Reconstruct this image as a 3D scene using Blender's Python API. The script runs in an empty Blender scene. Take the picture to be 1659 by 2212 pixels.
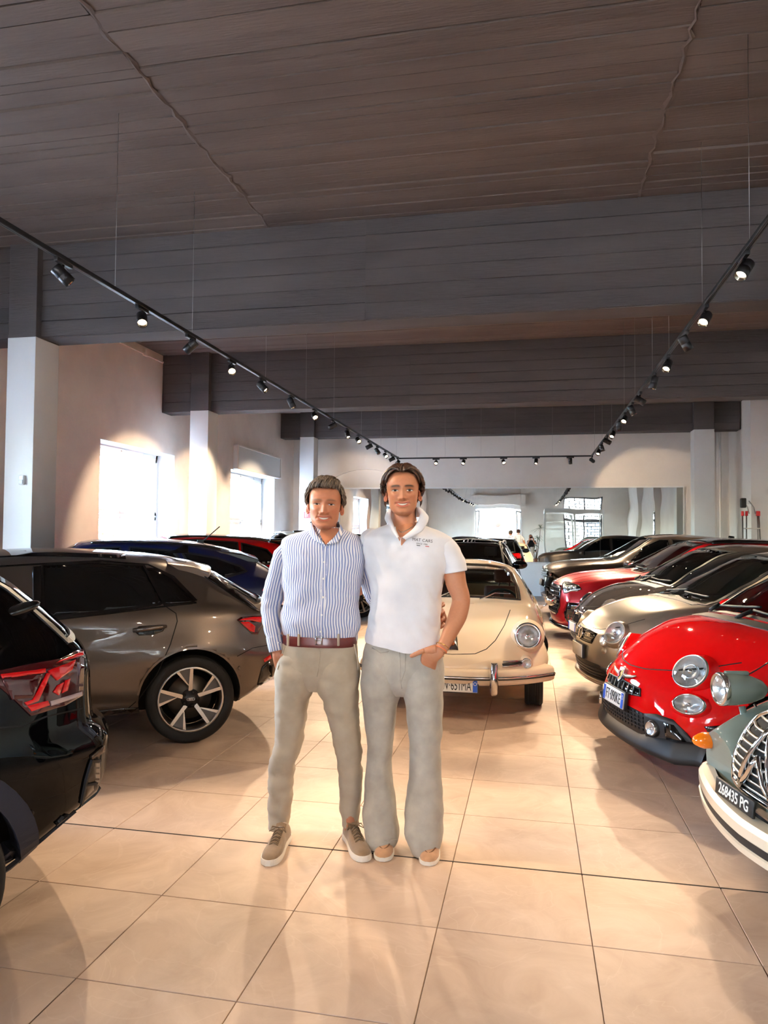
import bpy, bmesh, math, random
import numpy as np
from mathutils import Vector, Matrix, geometry
from mathutils.bvhtree import BVHTree
random.seed(7); np.random.seed(7)
PI = math.pi
SC = bpy.context.scene
COL = SC.collection
# ---------------------------------------------------------------- camera
FPX, CX, CY, CAMH = 1560.0, 829.5, 1106.0, 1.565
def _basis():
    d = np.array([1147-CX, -(1160-CY), -FPX]); d /= np.linalg.norm(d)
    q = np.array([147-CX, -(1160-8.6-CY), -FPX])
    u = np.cross(d, -(q-d*np.dot(q, d))); u /= np.linalg.norm(u)
    if u[1] < 0: u = -u
    return np.array([np.cross(d, u), d, u])
RB = _basis()
def ray(x, y): return RB @ np.array([x-CX, -(y-CY), -FPX])
def at_z(x, y, z=0.0):
    v = ray(x, y); v = v*((z-CAMH)/v[2]); return (v[0], v[1], z)
def at_Y(x, y, Y):
    v = ray(x, y); v = v*(Y/v[1]); return (v[0], Y, v[2]+CAMH)
def at_X(x, y, X):
    v = ray(x, y); v = v*(X/v[0]); return (X, v[1], v[2]+CAMH)
cd = bpy.data.cameras.new('camera'); cam = bpy.data.objects.new('camera', cd); COL.objects.link(cam)
cd.sensor_fit = 'HORIZONTAL'; cd.sensor_width = 36.0; cd.lens = 36.0*FPX/1659.0
cd.clip_start = 0.05; cd.clip_end = 300
M = Matrix([list(r) for r in RB]).to_4x4(); M.translation = (0, 0, CAMH); cam.matrix_world = M
SC.camera = cam
# ---------------------------------------------------------------- view, sky, sun
SC.view_settings.view_transform = 'Standard'; SC.view_settings.look = 'None'
SC.view_settings.gamma = 1.0; SC.view_settings.use_curve_mapping = False
SC.view_settings.exposure = 0.88
W = bpy.data.worlds.new('world'); SC.world = W; W.use_nodes = True
_nt = W.node_tree; _nt.nodes.clear()
_sky = _nt.nodes.new('ShaderNodeTexSky'); _sky.sky_type = 'NISHITA'; _sky.sun_disc = False
_sky.sun_elevation = math.radians(48); _sky.sun_rotation = math.radians(100); _sky.altitude = 200; _sky.air_density = 1.0; _sky.dust_density = 2.5
_bg = _nt.nodes.new('ShaderNodeBackground'); _bg.inputs[1].default_value = 10.5
_wo = _nt.nodes.new('ShaderNodeOutputWorld')
_nt.links.new(_sky.outputs[0], _bg.inputs[0]); _nt.links.new(_bg.outputs[0], _wo.inputs[0])
_sd = bpy.data.lights.new('sun', 'SUN'); _sd.energy = 5.0; _sd.angle = math.radians(0.6); _sd.color = (1, .95, .87)
sun = bpy.data.objects.new('sun', _sd); COL.objects.link(sun)
sun.rotation_euler = Vector((-.45, -.55, -.70)).to_track_quat('-Z', 'Y').to_euler()   # high sun from behind the mirror wall
def portal(loc, rot, sx, sy):
    l = bpy.data.lights.new('window_daylight_portal', 'AREA'); l.shape = 'RECTANGLE'; l.size = sx; l.size_y = sy
    l.cycles.is_portal = True
    o = bpy.data.objects.new('window_daylight_portal', l); COL.objects.link(o); o.location = loc; o.rotation_euler = rot
# ---------------------------------------------------------------- room measures
RS = 1.15                                       # room size found from the car spacing
rz = lambda z: CAMH+(z-CAMH)*RS
XL, XR, YB, YF = -5.82*RS, 5.75, 17.2*RS, -6.6  # left / right wall, back wall, front wall
ZC = rz(4.435)                                  # ceiling
ZT = rz(3.215); XTL, XTR, YTB, YTF = -2.76*RS, 1.2*RS, 15.1*RS, -4.2   # lamp track
BEAMS = [(6.29*RS, .34, rz(3.50)), (10.6*RS, .34, rz(3.51)), (16.2*RS, .36, rz(3.85))]
WIN = [(8.93*RS, 11.06*RS, 0.85, rz(2.875)), (13.35*RS, 15.85*RS, 0.85, rz(2.87)), (3.2, 5.7, 0.85, rz(2.875)), (-4.2, -1.7, 0.85, rz(2.875))]  # windows in the left wall, last two added for daylight: y0,y1,z0,z1
GATE = (-3.45, -0.65, 0.0, 3.33)                # street opening in the front wall: x0,x1,z0,z1
FWIN = (2.06, 4.36, 0.8, 4.1)                   # barred window in the front wall
SPOT_W = 190.0
SC.cycles.max_bounces = 9; SC.cycles.diffuse_bounces = 5; SC.cycles.glossy_bounces = 5; SC.cycles.transparent_max_bounces = 12; SC.cycles.caustics_reflective = False; SC.cycles.caustics_refractive = False; SC.cycles.sample_clamp_indirect = 8.0
for _w in WIN: portal((XL-.47, (_w[0]+_w[1])/2, 1.97), (0, -PI/2, 0), 2.3, _w[1]-_w[0])
portal(((GATE[0]+GATE[1])/2, YF-.2, 1.56), (PI/2, 0, 0), 2.8, 3.3)
portal(((FWIN[0]+FWIN[1])/2, YF-.2, 2.45), (PI/2, 0, 0), 2.3, 3.3)

# ---------------------------------------------------------------- materials
def srgb(r, g, b):
    f = lambda c: (c/255/12.92) if c/255 <= .04045 else ((c/255+.055)/1.055)**2.4
    return (f(r), f(g), f(b), 1.0)
class NT:
    def __init__(s, m): s.m = m; s.nt = m.node_tree; s.bsdf = s.nt.nodes.get('Principled BSDF')
    def n(s, t, **k):
        o = s.nt.nodes.new(t)
        for a, v in k.items():
            if isinstance(a, str) and hasattr(o, a): setattr(o, a, v)
        return o
    def l(s, a, b): s.nt.links.new(a, b)
    def set(s, **k):
        for a, v in k.items(): s.bsdf.inputs[a.replace('_', ' ')].default_value = v
MATS = {}
def mat(name, col, rough=.5, metal=0.0, coat=0.0, emit=None, estr=0.0, spec=None, noise=0.0, nscale=8.0, bump=0.0, bscale=60.0, coatr=.03, sss=0.0, ior=None, trans=0.0, sheen=0.0):
    if name in MATS: return MATS[name]
    m = bpy.data.materials.new(name); m.use_nodes = True; t = NT(m)
    t.set(Base_Color=col, Roughness=rough, Metallic=metal)
    if coat: t.set(Coat_Weight=coat, Coat_Roughness=coatr)
    if spec is not None: t.set(Specular_IOR_Level=spec)
    if emit is not None: t.set(Emission_Color=emit, Emission_Strength=estr)
    if sss: t.set(Subsurface_Weight=sss, Subsurface_Scale=.01); t.bsdf.inputs['Subsurface Radius'].default_value = (1, .35, .2)
    if ior: t.set(IOR=ior)
    if trans: t.set(Transmission_Weight=trans)
    if sheen: t.set(Sheen_Weight=sheen, Sheen_Roughness=.5)
    if noise or bump:
        tc = t.n('ShaderNodeTexCoord')
    if noise:
        nz = t.n('ShaderNodeTexNoise'); nz.inputs['Scale'].default_value = nscale; nz.inputs['Detail'].default_value = 6
        t.l(tc.outputs['Object'], nz.inputs['Vector'])
        mr = t.n('ShaderNodeMapRange'); mr.inputs[1].default_value = .3; mr.inputs[2].default_value = .7
        mr.inputs[3].default_value = 1-noise; mr.inputs[4].default_value = 1+noise
        t.l(nz.outputs[0], mr.inputs[0])
        mx = t.n('ShaderNodeVectorMath', operation='SCALE'); mx.inputs[0].default_value = col[:3]
        t.l(mr.outputs[0], mx.inputs['Scale']); t.l(mx.outputs[0], t.bsdf.inputs['Base Color'])
    if bump:
        nb = t.n('ShaderNodeTexNoise'); nb.inputs['Scale'].default_value = bscale; nb.inputs['Detail'].default_value = 4
        t.l(tc.outputs['Object'], nb.inputs['Vector'])
        b = t.n('ShaderNodeBump'); b.inputs['Strength'].default_value = bump; b.inputs['Distance'].default_value = .01
        t.l(nb.outputs[0], b.inputs['Height']); t.l(b.outputs[0], t.bsdf.inputs['Normal'])
    MATS[name] = m; return m
def glass_mat(name, tint, alpha):
    """thin pane: mostly clear with a reflecting surface"""
    if name in MATS: return MATS[name]
    m = bpy.data.materials.new(name); m.use_nodes = True; t = NT(m); nt = m.node_tree
    nt.nodes.remove(t.bsdf)
    tr = t.n('ShaderNodeBsdfTransparent'); tr.inputs[0].default_value = tint
    gl = t.n('ShaderNodeBsdfGlossy'); gl.inputs['Roughness'].default_value = .01
    lw = t.n('ShaderNodeLayerWeight'); lw.inputs[0].default_value = .5
    pw = t.n('ShaderNodeMath', operation='POWER'); pw.inputs[1].default_value = 5; t.l(lw.outputs['Facing'], pw.inputs[0])
    ad = t.n('ShaderNodeMath', operation='MULTIPLY_ADD'); ad.inputs[1].default_value = .94-alpha; ad.inputs[2].default_value = .04+alpha
    t.l(pw.outputs[0], ad.inputs[0])
    mx = t.n('ShaderNodeMixShader'); t.l(ad.outputs[0], mx.inputs[0]); t.l(tr.outputs[0], mx.inputs[1]); t.l(gl.outputs[0], mx.inputs[2])
    t.l(mx.outputs[0], nt.nodes['Material Output'].inputs[0])
    MATS[name] = m; return m

# ---------------------------------------------------------------- mesh helpers
def _flat(bm):
    pass
class MB:
    """collects geometry for one mesh"""
    def __init__(s): s.v = []; s.f = []; s.mi = []; s.sm = []
    def add(s, vs, fs, mi=0, smooth=False):
        o = len(s.v); s.v += [tuple(p) for p in vs]
        for f in fs: s.f.append(tuple(i+o for i in f)); s.mi.append(mi); s.sm.append(smooth)
        return s
    def box(s, x0, x1, y0, y1, z0, z1, mi=0, mtx=None):
        vs = [(x, y, z) for x in (x0, x1) for y in (y0, y1) for z in (z0, z1)]
        if mtx is not None: vs = [tuple(mtx @ Vector(p)) for p in vs]
        s.add(vs, [(0, 1, 3, 2), (4, 6, 7, 5), (0, 4, 5, 1), (2, 3, 7, 6), (0, 2, 6, 4), (1, 5, 7, 3)], mi)
        return s
    def bbox(s, x0, x1, y0, y1, z0, z1, b=.01, mi=0, mtx=None):
        """bevelled box"""
        bm = bmesh.new(); bmesh.ops.create_cube(bm, size=1)
        for v in bm.verts: v.co = ((x0+x1)/2+v.co.x*(x1-x0), (y0+y1)/2+v.co.y*(y1-y0), (z0+z1)/2+v.co.z*(z1-z0))
        bmesh.ops.bevel(bm, geom=list(bm.edges), offset=b, segments=2, affect='EDGES', profile=.6)
        s.bm(bm, mi, mtx, True); return s
    def bm(s, bm, mi=0, mtx=None, smooth=False):
        bm.verts.ensure_lookup_table(); bm.verts.index_update()
        vs = [tuple((mtx @ v.co) if mtx is not None else v.co) for v in bm.verts]
        s.add(vs, [tuple(v.index for v in f.verts) for f in bm.faces], mi, smooth); bm.free()
    def grid(s, P, mi=0, smooth=True, wrap_u=False, wrap_v=False):
        """P[i][j] points"""
        nu, nv = len(P), len(P[0]); o = len(s.v)
        for r in P: s.v += [tuple(p) for p in r]
        for i in range(nu if wrap_u else nu-1):
            for j in range(nv if wrap_v else nv-1):
                a, b = i, (i+1) % nu; c, d = j, (j+1) % nv
                s.f.append((o+a*nv+c, o+b*nv+c, o+b*nv+d, o+a*nv+d)); s.mi.append(mi); s.sm.append(smooth)
        return s
    def lathe(s, prof, axis='z', n=32, mi=0, mtx=None, smooth=True, a0=0, a1=2*PI):
        full = abs(a1-a0-2*PI) < 1e-6; P = []
        for k in range(n if full else n+1):
            t = a0+(a1-a0)*k/n; c, sn = math.cos(t), math.sin(t); row = []
            for r, h in prof:
                p = {'z': (r*c, r*sn, h), 'y': (r*c, h, r*sn), 'x': (h, r*c, r*sn)}[axis]
                row.append(tuple(mtx @ Vector(p)) if mtx is not None else p)
            P.append(row)
        return s.grid(P, mi, smooth, wrap_u=full)
    def tube(s, pts, r, n=8, mi=0, caps=True, smooth=True):
        """r: number or list"""
        pts = [Vector(p) for p in pts]; m = len(pts); rows = []
        rs = r if isinstance(r, (list, tuple)) else [r]*m
        up = None
        for i, p in enumerate(pts):
            t = (pts[min(i+1, m-1)]-pts[max(i-1, 0)]).normalized()
            if up is None: up = Vector((0, 0, 1)) if abs(t.z) < .9 else Vector((1, 0, 0))
            a = t.cross(up).normalized(); b = a.cross(t).normalized(); up = b
            rr = rs[i]; ra, rb = rr if isinstance(rr, tuple) else (rr, rr)
            rows.append([tuple(p+a*ra*math.cos(2*PI*k/n)+b*rb*math.sin(2*PI*k/n)) for k in range(n)])
        o = len(s.v); s.grid(rows, mi, smooth, wrap_v=True)
        if caps:
            s.f.append(tuple(o+k for k in range(n))); s.mi.append(mi); s.sm.append(False)
            s.f.append(tuple(o+(m-1)*n+k for k in reversed(range(n)))); s.mi.append(mi); s.sm.append(False)
        return s
    def prism(s, poly, h0, h1, axis='z', mi=0, mtx=None):
        n = len(poly); mk = {'z': lambda a, b, h: (a, b, h), 'y': lambda a, b, h: (a, h, b), 'x': lambda a, b, h: (h, a, b)}[axis]
        vs = [mk(a, b, h0) for a, b in poly]+[mk(a, b, h1) for a, b in poly]
        if mtx is not None: vs = [tuple(mtx @ Vector(p)) for p in vs]
        s.add(vs, [tuple(reversed(range(n))), tuple(range(n, 2*n))]+[(i, (i+1) % n, n+(i+1) % n, n+i) for i in range(n)], mi); return s
    def sphere(s, c, r, n=16, m=10, mi=0, mtx=None):
        rx, ry, rz = r if isinstance(r, (tuple, list)) else (r, r, r); P = []
        for i in range(n):
            t = 2*PI*i/n; row = []
            for j in range(m+1):
                q = -PI/2+PI*j/m
                p = Vector((c[0]+rx*math.cos(q)*math.cos(t), c[1]+ry*math.cos(q)*math.sin(t), c[2]+rz*math.sin(q)))
                row.append(tuple(mtx @ p) if mtx is not None else tuple(p))
            P.append(row)
        return s.grid(P, mi, True, wrap_u=True)
    def build(s, name, mats, parent=None, fix=True):
        me = bpy.data.meshes.new(name); me.from_pydata(s.v, [], s.f)
        if not isinstance(mats, (list, tuple)): mats = [mats]
        for m in mats: me.materials.append(m)
        me.polygons.foreach_set('material_index', s.mi); me.polygons.foreach_set('use_smooth', s.sm)
        if fix:
            bm = bmesh.new(); bm.from_mesh(me); bmesh.ops.remove_doubles(bm, verts=bm.verts, dist=1e-5)
            bmesh.ops.recalc_face_normals(bm, faces=bm.faces); bm.to_mesh(me); bm.free()
        me.update()
        return link(name, me, parent)
def link(name, me, parent=None):
    o = bpy.data.objects.new(name, me); COL.objects.link(o)
    if parent is not None: o.parent = parent
    return o
def empty(name, loc=(0, 0, 0), rz=0.0, parent=None):
    o = bpy.data.objects.new(name, None); COL.objects.link(o); o.location = loc; o.rotation_euler = (0, 0, rz)
    o.empty_display_size = .1
    if parent is not None: o.parent = parent
    return o
def tag(o, label, cat, group=None):
    o['label'] = label; o['category'] = cat
    if group: o['group'] = group
    return o
def struct(o, label=None):
    o['kind'] = 'structure'
    if label: o['label'] = label
    return o
def copy_tree(o, parent=None):
    c = o.copy(); COL.objects.link(c); c.parent = parent
    for ch in list(o.children): copy_tree(ch, c)
    return c
def text_mesh(name, txt, size, mat_, parent, mtx, extrude=.0012, bold=0.0, sx=1.0, align='CENTER', space=1.0):
    """flat lettering as a mesh; mtx maps text plane (x right, y up) to place"""
    cu = bpy.data.curves.new(name, 'FONT'); cu.body = txt; cu.size = size; cu.extrude = extrude; cu.offset = bold
    cu.align_x = align; cu.align_y = 'CENTER'; cu.resolution_u = 3; cu.space_character = space
    o = bpy.data.objects.new(name, cu); COL.objects.link(o)
    dg = bpy.context.evaluated_depsgraph_get()
    me = bpy.data.meshes.new_from_object(o.evaluated_get(dg)); bpy.data.objects.remove(o); bpy.data.curves.remove(cu)
    me.transform(mtx @ Matrix.Diagonal((sx, 1, 1, 1))); me.materials.clear(); me.materials.append(mat_)
    return link(name, me, parent)
def pchip(keys):
    """monotone cubic through (x, v) keys"""
    k = sorted(keys); X = np.array([a for a, _ in k], float); Y = np.array([b for _, b in k], float)
    if len(X) == 1: return lambda x: np.full_like(np.asarray(x, float), Y[0])
    h = np.diff(X); d = np.diff(Y)/h; n = len(X); m = np.zeros(n)
    for i in range(1, n-1):
        if d[i-1]*d[i] > 0:
            w1 = 2*h[i]+h[i-1]; w2 = h[i]+2*h[i-1]; m[i] = (w1+w2)/(w1/d[i-1]+w2/d[i])
    m[0], m[-1] = d[0], d[-1]
    def f(x):
        x = np.clip(np.asarray(x, float), X[0], X[-1]); i = np.clip(np.searchsorted(X, x)-1, 0, n-2)
        t = (x-X[i])/h[i]; return ((1+2*t)*(1-t)**2*Y[i]+t*(1-t)**2*h[i]*m[i]+t*t*(3-2*t)*Y[i+1]+t*t*(t-1)*h[i]*m[i+1])
    return f
# ================================================================ ROOM
def wall_mat(name, col, stain, bs=.12):
    m = bpy.data.materials.new(name); m.use_nodes = True; t = NT(m); t.set(Roughness=.85, Specular_IOR_Level=.2)
    tc = t.n('ShaderNodeTexCoord'); n1 = t.n('ShaderNodeTexNoise'); n1.inputs['Scale'].default_value = .9; n1.inputs['Detail'].default_value = 7; n1.inputs['Roughness'].default_value = .6
    t.l(tc.outputs['Object'], n1.inputs['Vector'])
    cr = t.n('ShaderNodeValToRGB'); cr.color_ramp.elements[0].position = .35; cr.color_ramp.elements[1].position = .65
    cr.color_ramp.elements[0].color = stain; cr.color_ramp.elements[1].color = col
    t.l(n1.outputs[0], cr.inputs[0]); t.l(cr.outputs[0], t.bsdf.inputs['Base Color'])
    n2 = t.n('ShaderNodeTexNoise'); n2.inputs['Scale'].default_value = 35; n2.inputs['Detail'].default_value = 5; t.l(tc.outputs['Object'], n2.inputs['Vector'])
    b = t.n('ShaderNodeBump'); b.inputs['Strength'].default_value = bs; b.inputs['Distance'].default_value = .02
    t.l(n2.outputs[0], b.inputs['Height']); t.l(b.outputs[0], t.bsdf.inputs['Normal']); return m
M_wall = wall_mat('painted_plaster', srgb(238, 232, 225), srgb(229, 222, 215))
M_wall_left = wall_mat('warm_plaster', srgb(238, 226, 217), srgb(224, 210, 201))
M_col = wall_mat('column_paint', srgb(236, 236, 234), srgb(230, 229, 226), .06)
def concrete_mat(name, c0, c1):
    m = bpy.data.materials.new(name); m.use_nodes = True; t = NT(m); t.set(Roughness=.8, Specular_IOR_Level=.25)
    tc = t.n('ShaderNodeTexCoord'); mp = t.n('ShaderNodeMapping'); mp.inputs['Scale'].default_value = (.35, 1.6, 1.6); t.l(tc.outputs['Object'], mp.inputs[0])
    oi = t.n('ShaderNodeObjectInfo'); va = t.n('ShaderNodeVectorMath', operation='ADD'); t.l(mp.outputs[0], va.inputs[0]); t.l(oi.outputs['Location'], va.inputs[1])
    n1 = t.n('ShaderNodeTexNoise'); n1.inputs['Scale'].default_value = 2.2; n1.inputs['Detail'].default_value = 8; t.l(va.outputs[0], n1.inputs['Vector'])
    cr = t.n('ShaderNodeValToRGB'); cr.color_ramp.elements[0].position = .3; cr.color_ramp.elements[1].position = .7
    cr.color_ramp.elements[0].color = c0; cr.color_ramp.elements[1].color = c1; t.l(n1.outputs[0], cr.inputs[0])
    mm = t.n('ShaderNodeMapRange'); mm.inputs[3].default_value = .93; mm.inputs[4].default_value = 1.06; t.l(oi.outputs['Random'], mm.inputs[0])
    sc = t.n('ShaderNodeVectorMath', operation='SCALE'); t.l(cr.outputs[0], sc.inputs[0]); t.l(mm.outputs[0], sc.inputs['Scale']); t.l(sc.outputs[0], t.bsdf.inputs['Base Color'])
    mp2 = t.n('ShaderNodeMapping'); mp2.inputs['Scale'].default_value = (2, 18, 18); t.l(tc.outputs['Object'], mp2.inputs[0])
    va2 = t.n('ShaderNodeVectorMath', operation='ADD'); t.l(mp2.outputs[0], va2.inputs[0]); t.l(oi.outputs['Location'], va2.inputs[1])
    n2 = t.n('ShaderNodeTexNoise'); n2.inputs['Scale'].default_value = 3; n2.inputs['Detail'].default_value = 6; t.l(va2.outputs[0], n2.inputs['Vector'])
    b = t.n('ShaderNodeBump'); b.inputs['Strength'].default_value = .35; b.inputs['Distance'].default_value = .012
    t.l(n2.outputs[0], b.inputs['Height']); t.l(b.outputs[0], t.bsdf.inputs['Normal']); return m
M_ceil = concrete_mat('board_marked_concrete', srgb(92, 80, 73), srgb(107, 94, 86))
M_beam = concrete_mat('grey_painted_concrete', srgb(76, 71, 70), srgb(88, 82, 80))
def tile_mat():
    m = bpy.data.materials.new('stone_look_porcelain'); m.use_nodes = True; t = NT(m); t.set(Roughness=.52, Specular_IOR_Level=.28)
    tc = t.n('ShaderNodeTexCoord'); oi = t.n('ShaderNodeObjectInfo')
    rr = t.n('ShaderNodeVectorMath', operation='SCALE'); rr.inputs['Scale'].default_value = 3.7; t.l(oi.outputs['Location'], rr.inputs[0])
    va = t.n('ShaderNodeVectorMath', operation='ADD'); t.l(tc.outputs['Object'], va.inputs[0]); t.l(rr.outputs[0], va.inputs[1])
    n1 = t.n('ShaderNodeTexNoise'); n1.inputs['Scale'].default_value = 3.0; n1.inputs['Detail'].default_value = 8; n1.inputs['Roughness'].default_value = .62; n1.inputs['Distortion'].default_value = 1.4
    t.l(va.outputs[0], n1.inputs['Vector'])
    cr = t.n('ShaderNodeValToRGB'); cr.color_ramp.elements[0].position = .3; cr.color_ramp.elements[1].position = .72
    cr.color_ramp.elements[0].color = srgb(182, 156, 136); cr.color_ramp.elements[1].color = srgb(204, 180, 160); t.l(n1.outputs[0], cr.inputs[0])
    # thin pale veins
    n3 = t.n('ShaderNodeTexNoise'); n3.inputs['Scale'].default_value = 1.5; n3.inputs['Detail'].default_value = 3; n3.inputs['Distortion'].default_value = 2.2; t.l(va.outputs[0], n3.inputs['Vector'])
    ab = t.n('ShaderNodeMath', operation='SUBTRACT'); ab.inputs[1].default_value = .5; t.l(n3.outputs[0], ab.inputs[0])
    a2 = t.n('ShaderNodeMath', operation='ABSOLUTE'); t.l(ab.outputs[0], a2.inputs[0])
    mr = t.n('ShaderNodeMapRange'); mr.inputs[1].default_value = .0; mr.inputs[2].default_value = .012; mr.inputs[3].default_value = .16; mr.inputs[4].default_value = 0; t.l(a2.outputs[0], mr.inputs[0])
    mx = t.n('ShaderNodeMix', data_type='RGBA'); t.l(mr.outputs[0], mx.inputs['Factor']); t.l(cr.outputs[0], mx.inputs[6]); mx.inputs[7].default_value = srgb(222, 202, 184)
    mm = t.n('ShaderNodeMapRange'); mm.inputs[3].default_value = .95; mm.inputs[4].default_value = 1.05; t.l(oi.outputs['Random'], mm.inputs[0])
    sc = t.n('ShaderNodeVectorMath', operation='SCALE'); t.l(mx.outputs[2], sc.inputs[0]); t.l(mm.outputs[0], sc.inputs['Scale']); t.l(sc.outputs[0], t.bsdf.inputs['Base Color'])
    b = t.n('ShaderNodeBump'); b.inputs['Strength'].default_value = .12; b.inputs['Distance'].default_value = .01; t.l(n1.outputs[0], b.inputs['Height']); t.l(b.outputs[0], t.bsdf.inputs['Normal'])
    return m
M_tile = tile_mat()
M_grout = mat('tile_joint', srgb(150, 132, 116), .9)
M_dark = mat('dark_joint', srgb(45, 38, 34), .9)
M_white = mat('white_lacquer', srgb(232, 232, 230), .35)
M_black = mat('black_powder_coat', srgb(22, 22, 23), .42)
M_steel = mat('steel_wire', srgb(150, 148, 145), .35, 1.0)
M_winframe = mat('window_pvc', srgb(222, 224, 224), .4)
M_pane = glass_mat('window_pane', (.97, .985, .98, 1), .0)

# ---- floor: slab with laid tiles
fl = MB().box(XL-.5, XR+.5, YF-.5, YB+.3, -.3, -.006).build('floor', M_grout); struct(fl, 'large beige stone look floor tiles with fine joints')
TS = .6
tm = MB()
def _tile_mesh(w=TS-.0035, h=.012, b=.0015):
    a = w/2; c = a-b
    tm.add([(-a, -a, -h), (a, -a, -h), (a, a, -h), (-a, a, -h), (-a, -a, -b), (a, -a, -b), (a, a, -b), (-a, a, -b), (-c, -c, 0), (c, -c, 0), (c, c, 0), (-c, c, 0)],
           [(0, 1, 5, 4), (1, 2, 6, 5), (2, 3, 7, 6), (3, 0, 4, 7), (4, 5, 9, 8), (5, 6, 10, 9), (6, 7, 11, 10), (7, 4, 8, 11), (8, 9, 10, 11)])
_tile_mesh()
t0 = tm.build('tile', M_tile, fl); tme = t0.data
cells = []
for i in range(-11, 9):
    for j in range(-18, 24):
        x = .235+TS*(i+.5); y = 3.528+TS*(j+.5)
        if XL-.3 < x < XR+.3 and YF-.3 < y < YB+.2: cells.append((x, y))
def _seen(c):
    x, y = c
    if y < 1.6: return 1e6-y
    px = (x/y); vis = -.90 < px < .36
    return (0 if vis else 500)+math.hypot(x, y)
cells.sort(key=_seen)
first = True; rest = MB()
for k, (x, y) in enumerate(cells):
    if k < 298:
        o = t0 if first else link('tile', tme, fl)
        first = False; o.location = (x, y, 0)
    else:
        a = (TS-.004)/2; rest.add([(x-a, y-a, 0), (x+a, y-a, 0), (x+a, y+a, 0), (x-a, y+a, 0)], [(0, 1, 2, 3)])
r = rest.build('far_tile_field', M_tile, fl); r['kind'] = 'stuff'
# the wide dark movement joint
MB().box(XL, XR, 3.5235, 3.5325, -.004, .0012).build('movement_joint', M_dark, fl)

# ---- ceiling with board marks
ce = MB().box(XL-.5, XR+.5, YF-.5, YB+.4, ZC, ZC+.3).build('ceiling', M_ceil); struct(ce, 'dark brown board marked concrete ceiling')
bcache = {}
def board(parent, x0, x1, y0, y1, d, m, seg=10, face='ceil', base=0.0):
    """one cast board strip with a slightly uneven edge; d = how far it stands proud"""
    n = seg; b = MB(); top = []; bot = []
    e = lambda: random.uniform(-.005, .005)
    gp = random.choice([.002, .004, .007])
    P = []
    for k in range(n+1):
        x = x0+(x1-x0)*k/n; ya, yb = y0+gp+e()*.5, y1-gp+e()*.5
        P.append([(x, ya, 0), (x, ya+.003, d), (x, yb-.003, d+random.uniform(-.001, .001)), (x, yb, 0)])
    cx = (x0+x1)/2; cy = (y0+y1)/2
    if face == 'ceil': Q = [[(p[0]-cx, p[1]-cy, -p[2]) for p in r_] for r_ in P]; loc = (cx, cy, base)
    else: Q = [[(p[0]-cx, -p[2], p[1]-cy) for p in r_] for r_ in P]; loc = (cx, base, cy)
    o = b.grid(Q, 0, False).build('board', m, parent); o.location = loc; return o
seams = [XL, -2.38*RS, .88*RS, XR]
y = 3.2*RS
while y < BEAMS[0][0]-.01:
    w = random.choice([.11, .13, .15, .17, .2]); w = min(w, BEAMS[0][0]-y)
    for k in range(3):
        board(ce, seams[k]+.006, seams[k+1]-.006, y, y+w, (.005+random.random()*.018), M_ceil, 8, 'ceil', ZC)
    y += w
y = BEAMS[0][0]+.35
while y < BEAMS[1][0]-.02:
    w = random.choice([.14, .17, .2]); w = min(w, BEAMS[1][0]-y)
    board(ce, XL+.1, XR-.1, y, y+w, .003+random.random()*.007, M_ceil, 12, 'ceil', ZC); y += w
# ragged cold joints between the ceiling pours
for sx in (-2.38*RS, .88*RS):
    P = []
    for k in range(40):
        yy = 3.2*RS+3.05*RS*k/39; dx = random.uniform(-.02, .02)
        w = random.uniform(.006, .035); P.append([(sx+dx-w, yy, ZC-.016), (sx+dx, yy, ZC-.016-random.uniform(.003, .014)), (sx+dx+w, yy, ZC-.016)])
    MB().grid(P, 0, False).build('cold_joint', M_ceil, ce)

# ---- beams with cast boards on the front faces
for bi, (y0, th, z0) in enumerate(BEAMS):
    xr = XR if bi < 2 else 4.29*RS
    o = MB().box(XL+.01, xr, y0, y0+th, z0, ZC+.01).build('ceiling_beam', M_beam)
    struct(o, ['dark grey concrete beam nearest the camera', 'middle dark grey concrete beam', 'dark concrete beam in front of the mirror wall'][bi])
    n = [6, 6, 4][bi]; z = z0+.004; hh = (ZC-.006-z)/n
    if bi == 0: cuts = [XL+.03, at_Y(790, 600, y0)[0], xr-.02]
    elif bi == 1: cuts = [XL+.03, at_Y(886, 800, y0)[0], xr-.02]
    else: cuts = [XL+.03, at_Y(1000, 900, y0)[0], xr-.02]
    for r_ in range(n):
        for k in range(2):
            board(o, cuts[k]+.004, cuts[k+1]-.004, z+hh*r_, z+hh*(r_+1), .005+random.random()*.016, M_beam, 10, 'wall', y0)

# ---- left wall with two deep windows and two added for daylight, right wall, back wall with a blind arch, front wall
def wall_with_holes(name, axis, c0, c1, a0, a1, z0, z1, holes, m):
    """slab between c0..c1 on the axis, spanning a0..a1 x z0..z1 with rectangular holes (a0,a1,z0,z1)"""
    b = MB(); hs = sorted(holes); cur = a0
    def bx(p0, p1, q0, q1):
        if p1-p0 < 1e-4 or q1-q0 < 1e-4: return
        if axis == 'x': b.box(c0, c1, p0, p1, q0, q1)
        else: b.box(p0, p1, c0, c1, q0, q1)
    for h in hs:
        bx(cur, h[0], z0, z1); bx(h[0], h[1], z0, h[2]); bx(h[0], h[1], h[3], z1); cur = h[1]
    bx(cur, a1, z0, z1)
    return struct(b.build(name, m, None, fix=False))
wl = wall_with_holes('wall_left', 'x', XL-.48, XL, YF-.4, YB+.4, 0, ZC, WIN, M_wall_left)
wr = wall_with_holes('wall_right', 'x', XR, XR+.3, YF-.4, YB+.4, 0, ZC, [], M_wall)
wf = wall_with_holes('wall_front', 'y', YF-.35, YF, XL, XR, 0, ZC, [GATE, FWIN], M_wall)
wb = struct(MB().box(XL, XR, YB+.14, YB+.4, 0, ZC).build('wall_back', M_wall))
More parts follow.
